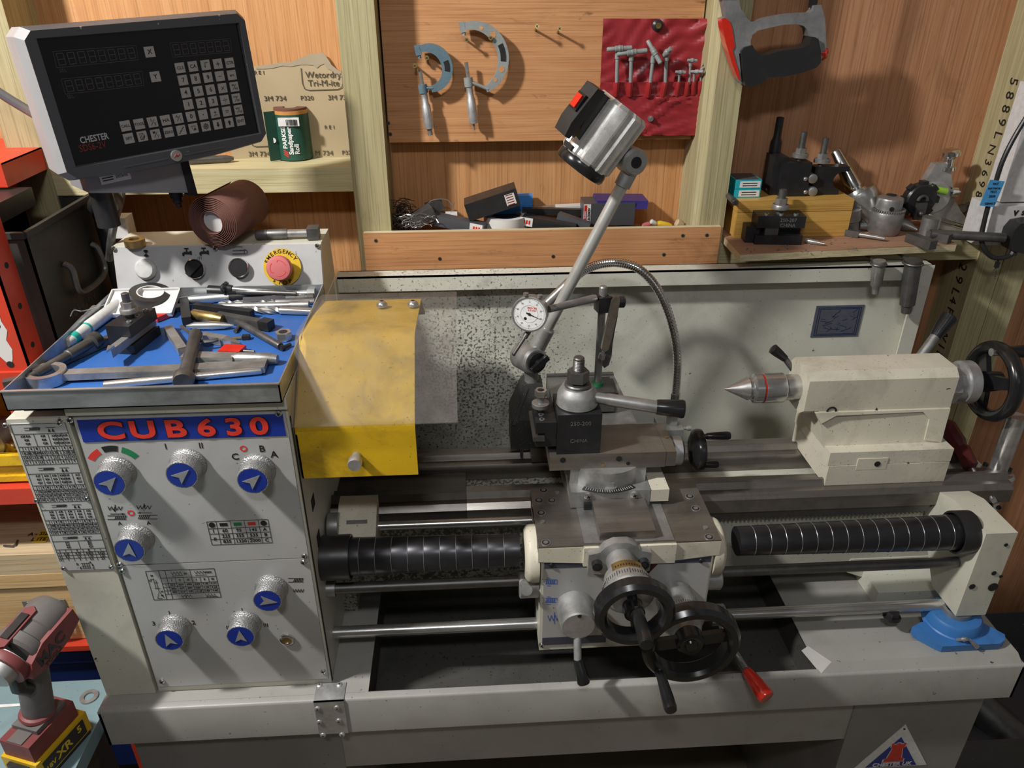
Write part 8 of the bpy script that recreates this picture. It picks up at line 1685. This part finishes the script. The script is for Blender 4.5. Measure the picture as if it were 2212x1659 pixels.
# screwdriver leaning on the tailstock, flange bearing on the tray
sa, sb, sc_2 = P(2042, 912, Y=1.10), P(2100, 1012, Y=1.022), P(2149, 1086, Y=.974)
sdr = thing('screwdriver', 'flat screwdriver with a dark red handle leaning beside the tailstock', 'screwdriver', sc_2); ln = (sb-sa).length
mb = MB(); mb.rod(sa, sb, [(0, .010), (.006, .0135), (ln*.45, .0150), (ln*.55, .012), (ln*.62, .0145), (ln*.95, .0125), (ln, .007)], 8); obj('handle', mb, plain('dark_red_handle', (.075, .012, .012), .3), sdr)
d = (sc_2-sb); ln = d.length; mb = MB(); mb.rod(sb-d*.05, sc_2-d*.12, [(0, .0032), (ln*.93, .0032)], 14); e0 = sc_2-d*.2; u1 = d.normalized(); s1_ = u1.cross(V((0, -.6, .8))).normalized()
mb.prism([e0-s1_*.003, e0+d*.09-s1_*.0052, sc_2-s1_*.0045, sc_2+s1_*.0045, e0+d*.09+s1_*.0052, e0+s1_*.003], s1_.cross(u1)*.0016); obj('blade', mb, M['tool'], sdr)
zfb = ZT+.0135
fbn = thing('flange_bearing', 'blue cast flange bearing lying on the right end of the chip tray', 'bearing', P(2068, 1372, Z=zfb)); c = P(2067, 1376, Z=zfb+.006)
fl_ = [P(u, v, Z=zfb) for u, v in ((1966, 1366), (1972, 1377), (2018, 1402), (2032, 1408), (2155, 1402), (2166, 1394), (2166, 1382), (2110, 1352), (2085, 1345), (1985, 1355))]
mb = MB(); mb.prism(fl_, (0, 0, .012), .003, 2); c = V((P(2062, 1365, Z=zfb).x, P(2062, 1365, Z=zfb).y+.012, zfb)); mb.rod(c+Z_*.010, c+Z_*.034, [(0, .047), (.004, .043), (.018, .041), (.022, .038), (.024, .030)], 44); obj('cast_housing', mb, M['bluec'], fbn)
mb = MB(); mb.wash(c+Z_*.028, Z_, .0175, .0225, .0145, 36); mb.m = 1; mb.cyl(c+Z_*.029, c+Z_*.030, .0176, n=28); obj('inner_ring', mb, [M['tool'], M['dark']], fbn)
mb = MB(); q = P(2088, 1380, Z=zfb+.024); mb.rod(q+V((-.008, .008, -.01)), q+V((.0, -.004, .004)), [(0, .003), (.010, .003), (.011, .0045), (.016, .003), (.018, .003)], 12); q2 = P(2105, 1392, Z=zfb+.014); mb.rod(q+V((.006, 0, -.003)), q2, [(0, .0025), ((q2-q).length, .004)], 10); obj('grease_nipple', mb, M['tool'], fbn)
# dark oddments under the right end of the stand
for i, (lab, u, v, r, ln, m) in enumerate((('dark metal cylinder lying in the shadow below the right end of the chip tray', 2150, 1560, .045, .22, 'toold'), ('smaller dark tube beside the metal cylinder in the shadow at bottom right', 2195, 1545, .03, .16, 'black'))):
    c = P(u, v, Y=1.16+.10*i); c.x = max(c.x, 1.0)+.16*i; t_ = thing('metal_offcut', lab, 'metal offcut', c, None); d = V((.5, -.6, -.3)).normalized(); mb = MB(); mb.rod(c-d*ln/2, c+d*ln/2, [(0, r*.9), (.003, r), (ln*.8, r), (ln*.81, r*.93), (ln, r*.93)], 30); mb.m = 1; mb.cyl(c-d*(ln/2+.0006), c-d*(ln/2-.001), r*.5, n=20); obj('cylinder', mb, [M[m], M['dark']], t_)
t_ = thing('scrap_bin', 'dark grey steel trough under the metal offcuts at bottom right', 'bin', (1.15, 1.1, .0)); mb = MB(); zt5 = P(2150, 1605, Y=1.0).z; mb.bx(.875, 1.7, 1.0, 1.003, .0, zt5); mb.bx(.875, 1.7, 1.36, 1.363, 0, zt5); mb.bx(.875, 1.7, 1.0, 1.36, zt5-.16, zt5-.157); mb.bx(.875, 1.7, .995, 1.006, zt5-.006, zt5+.003); mb.bx(.875, .878, 1.0, 1.36, 0, zt5); obj('trough', mb, M['dro'], t_)
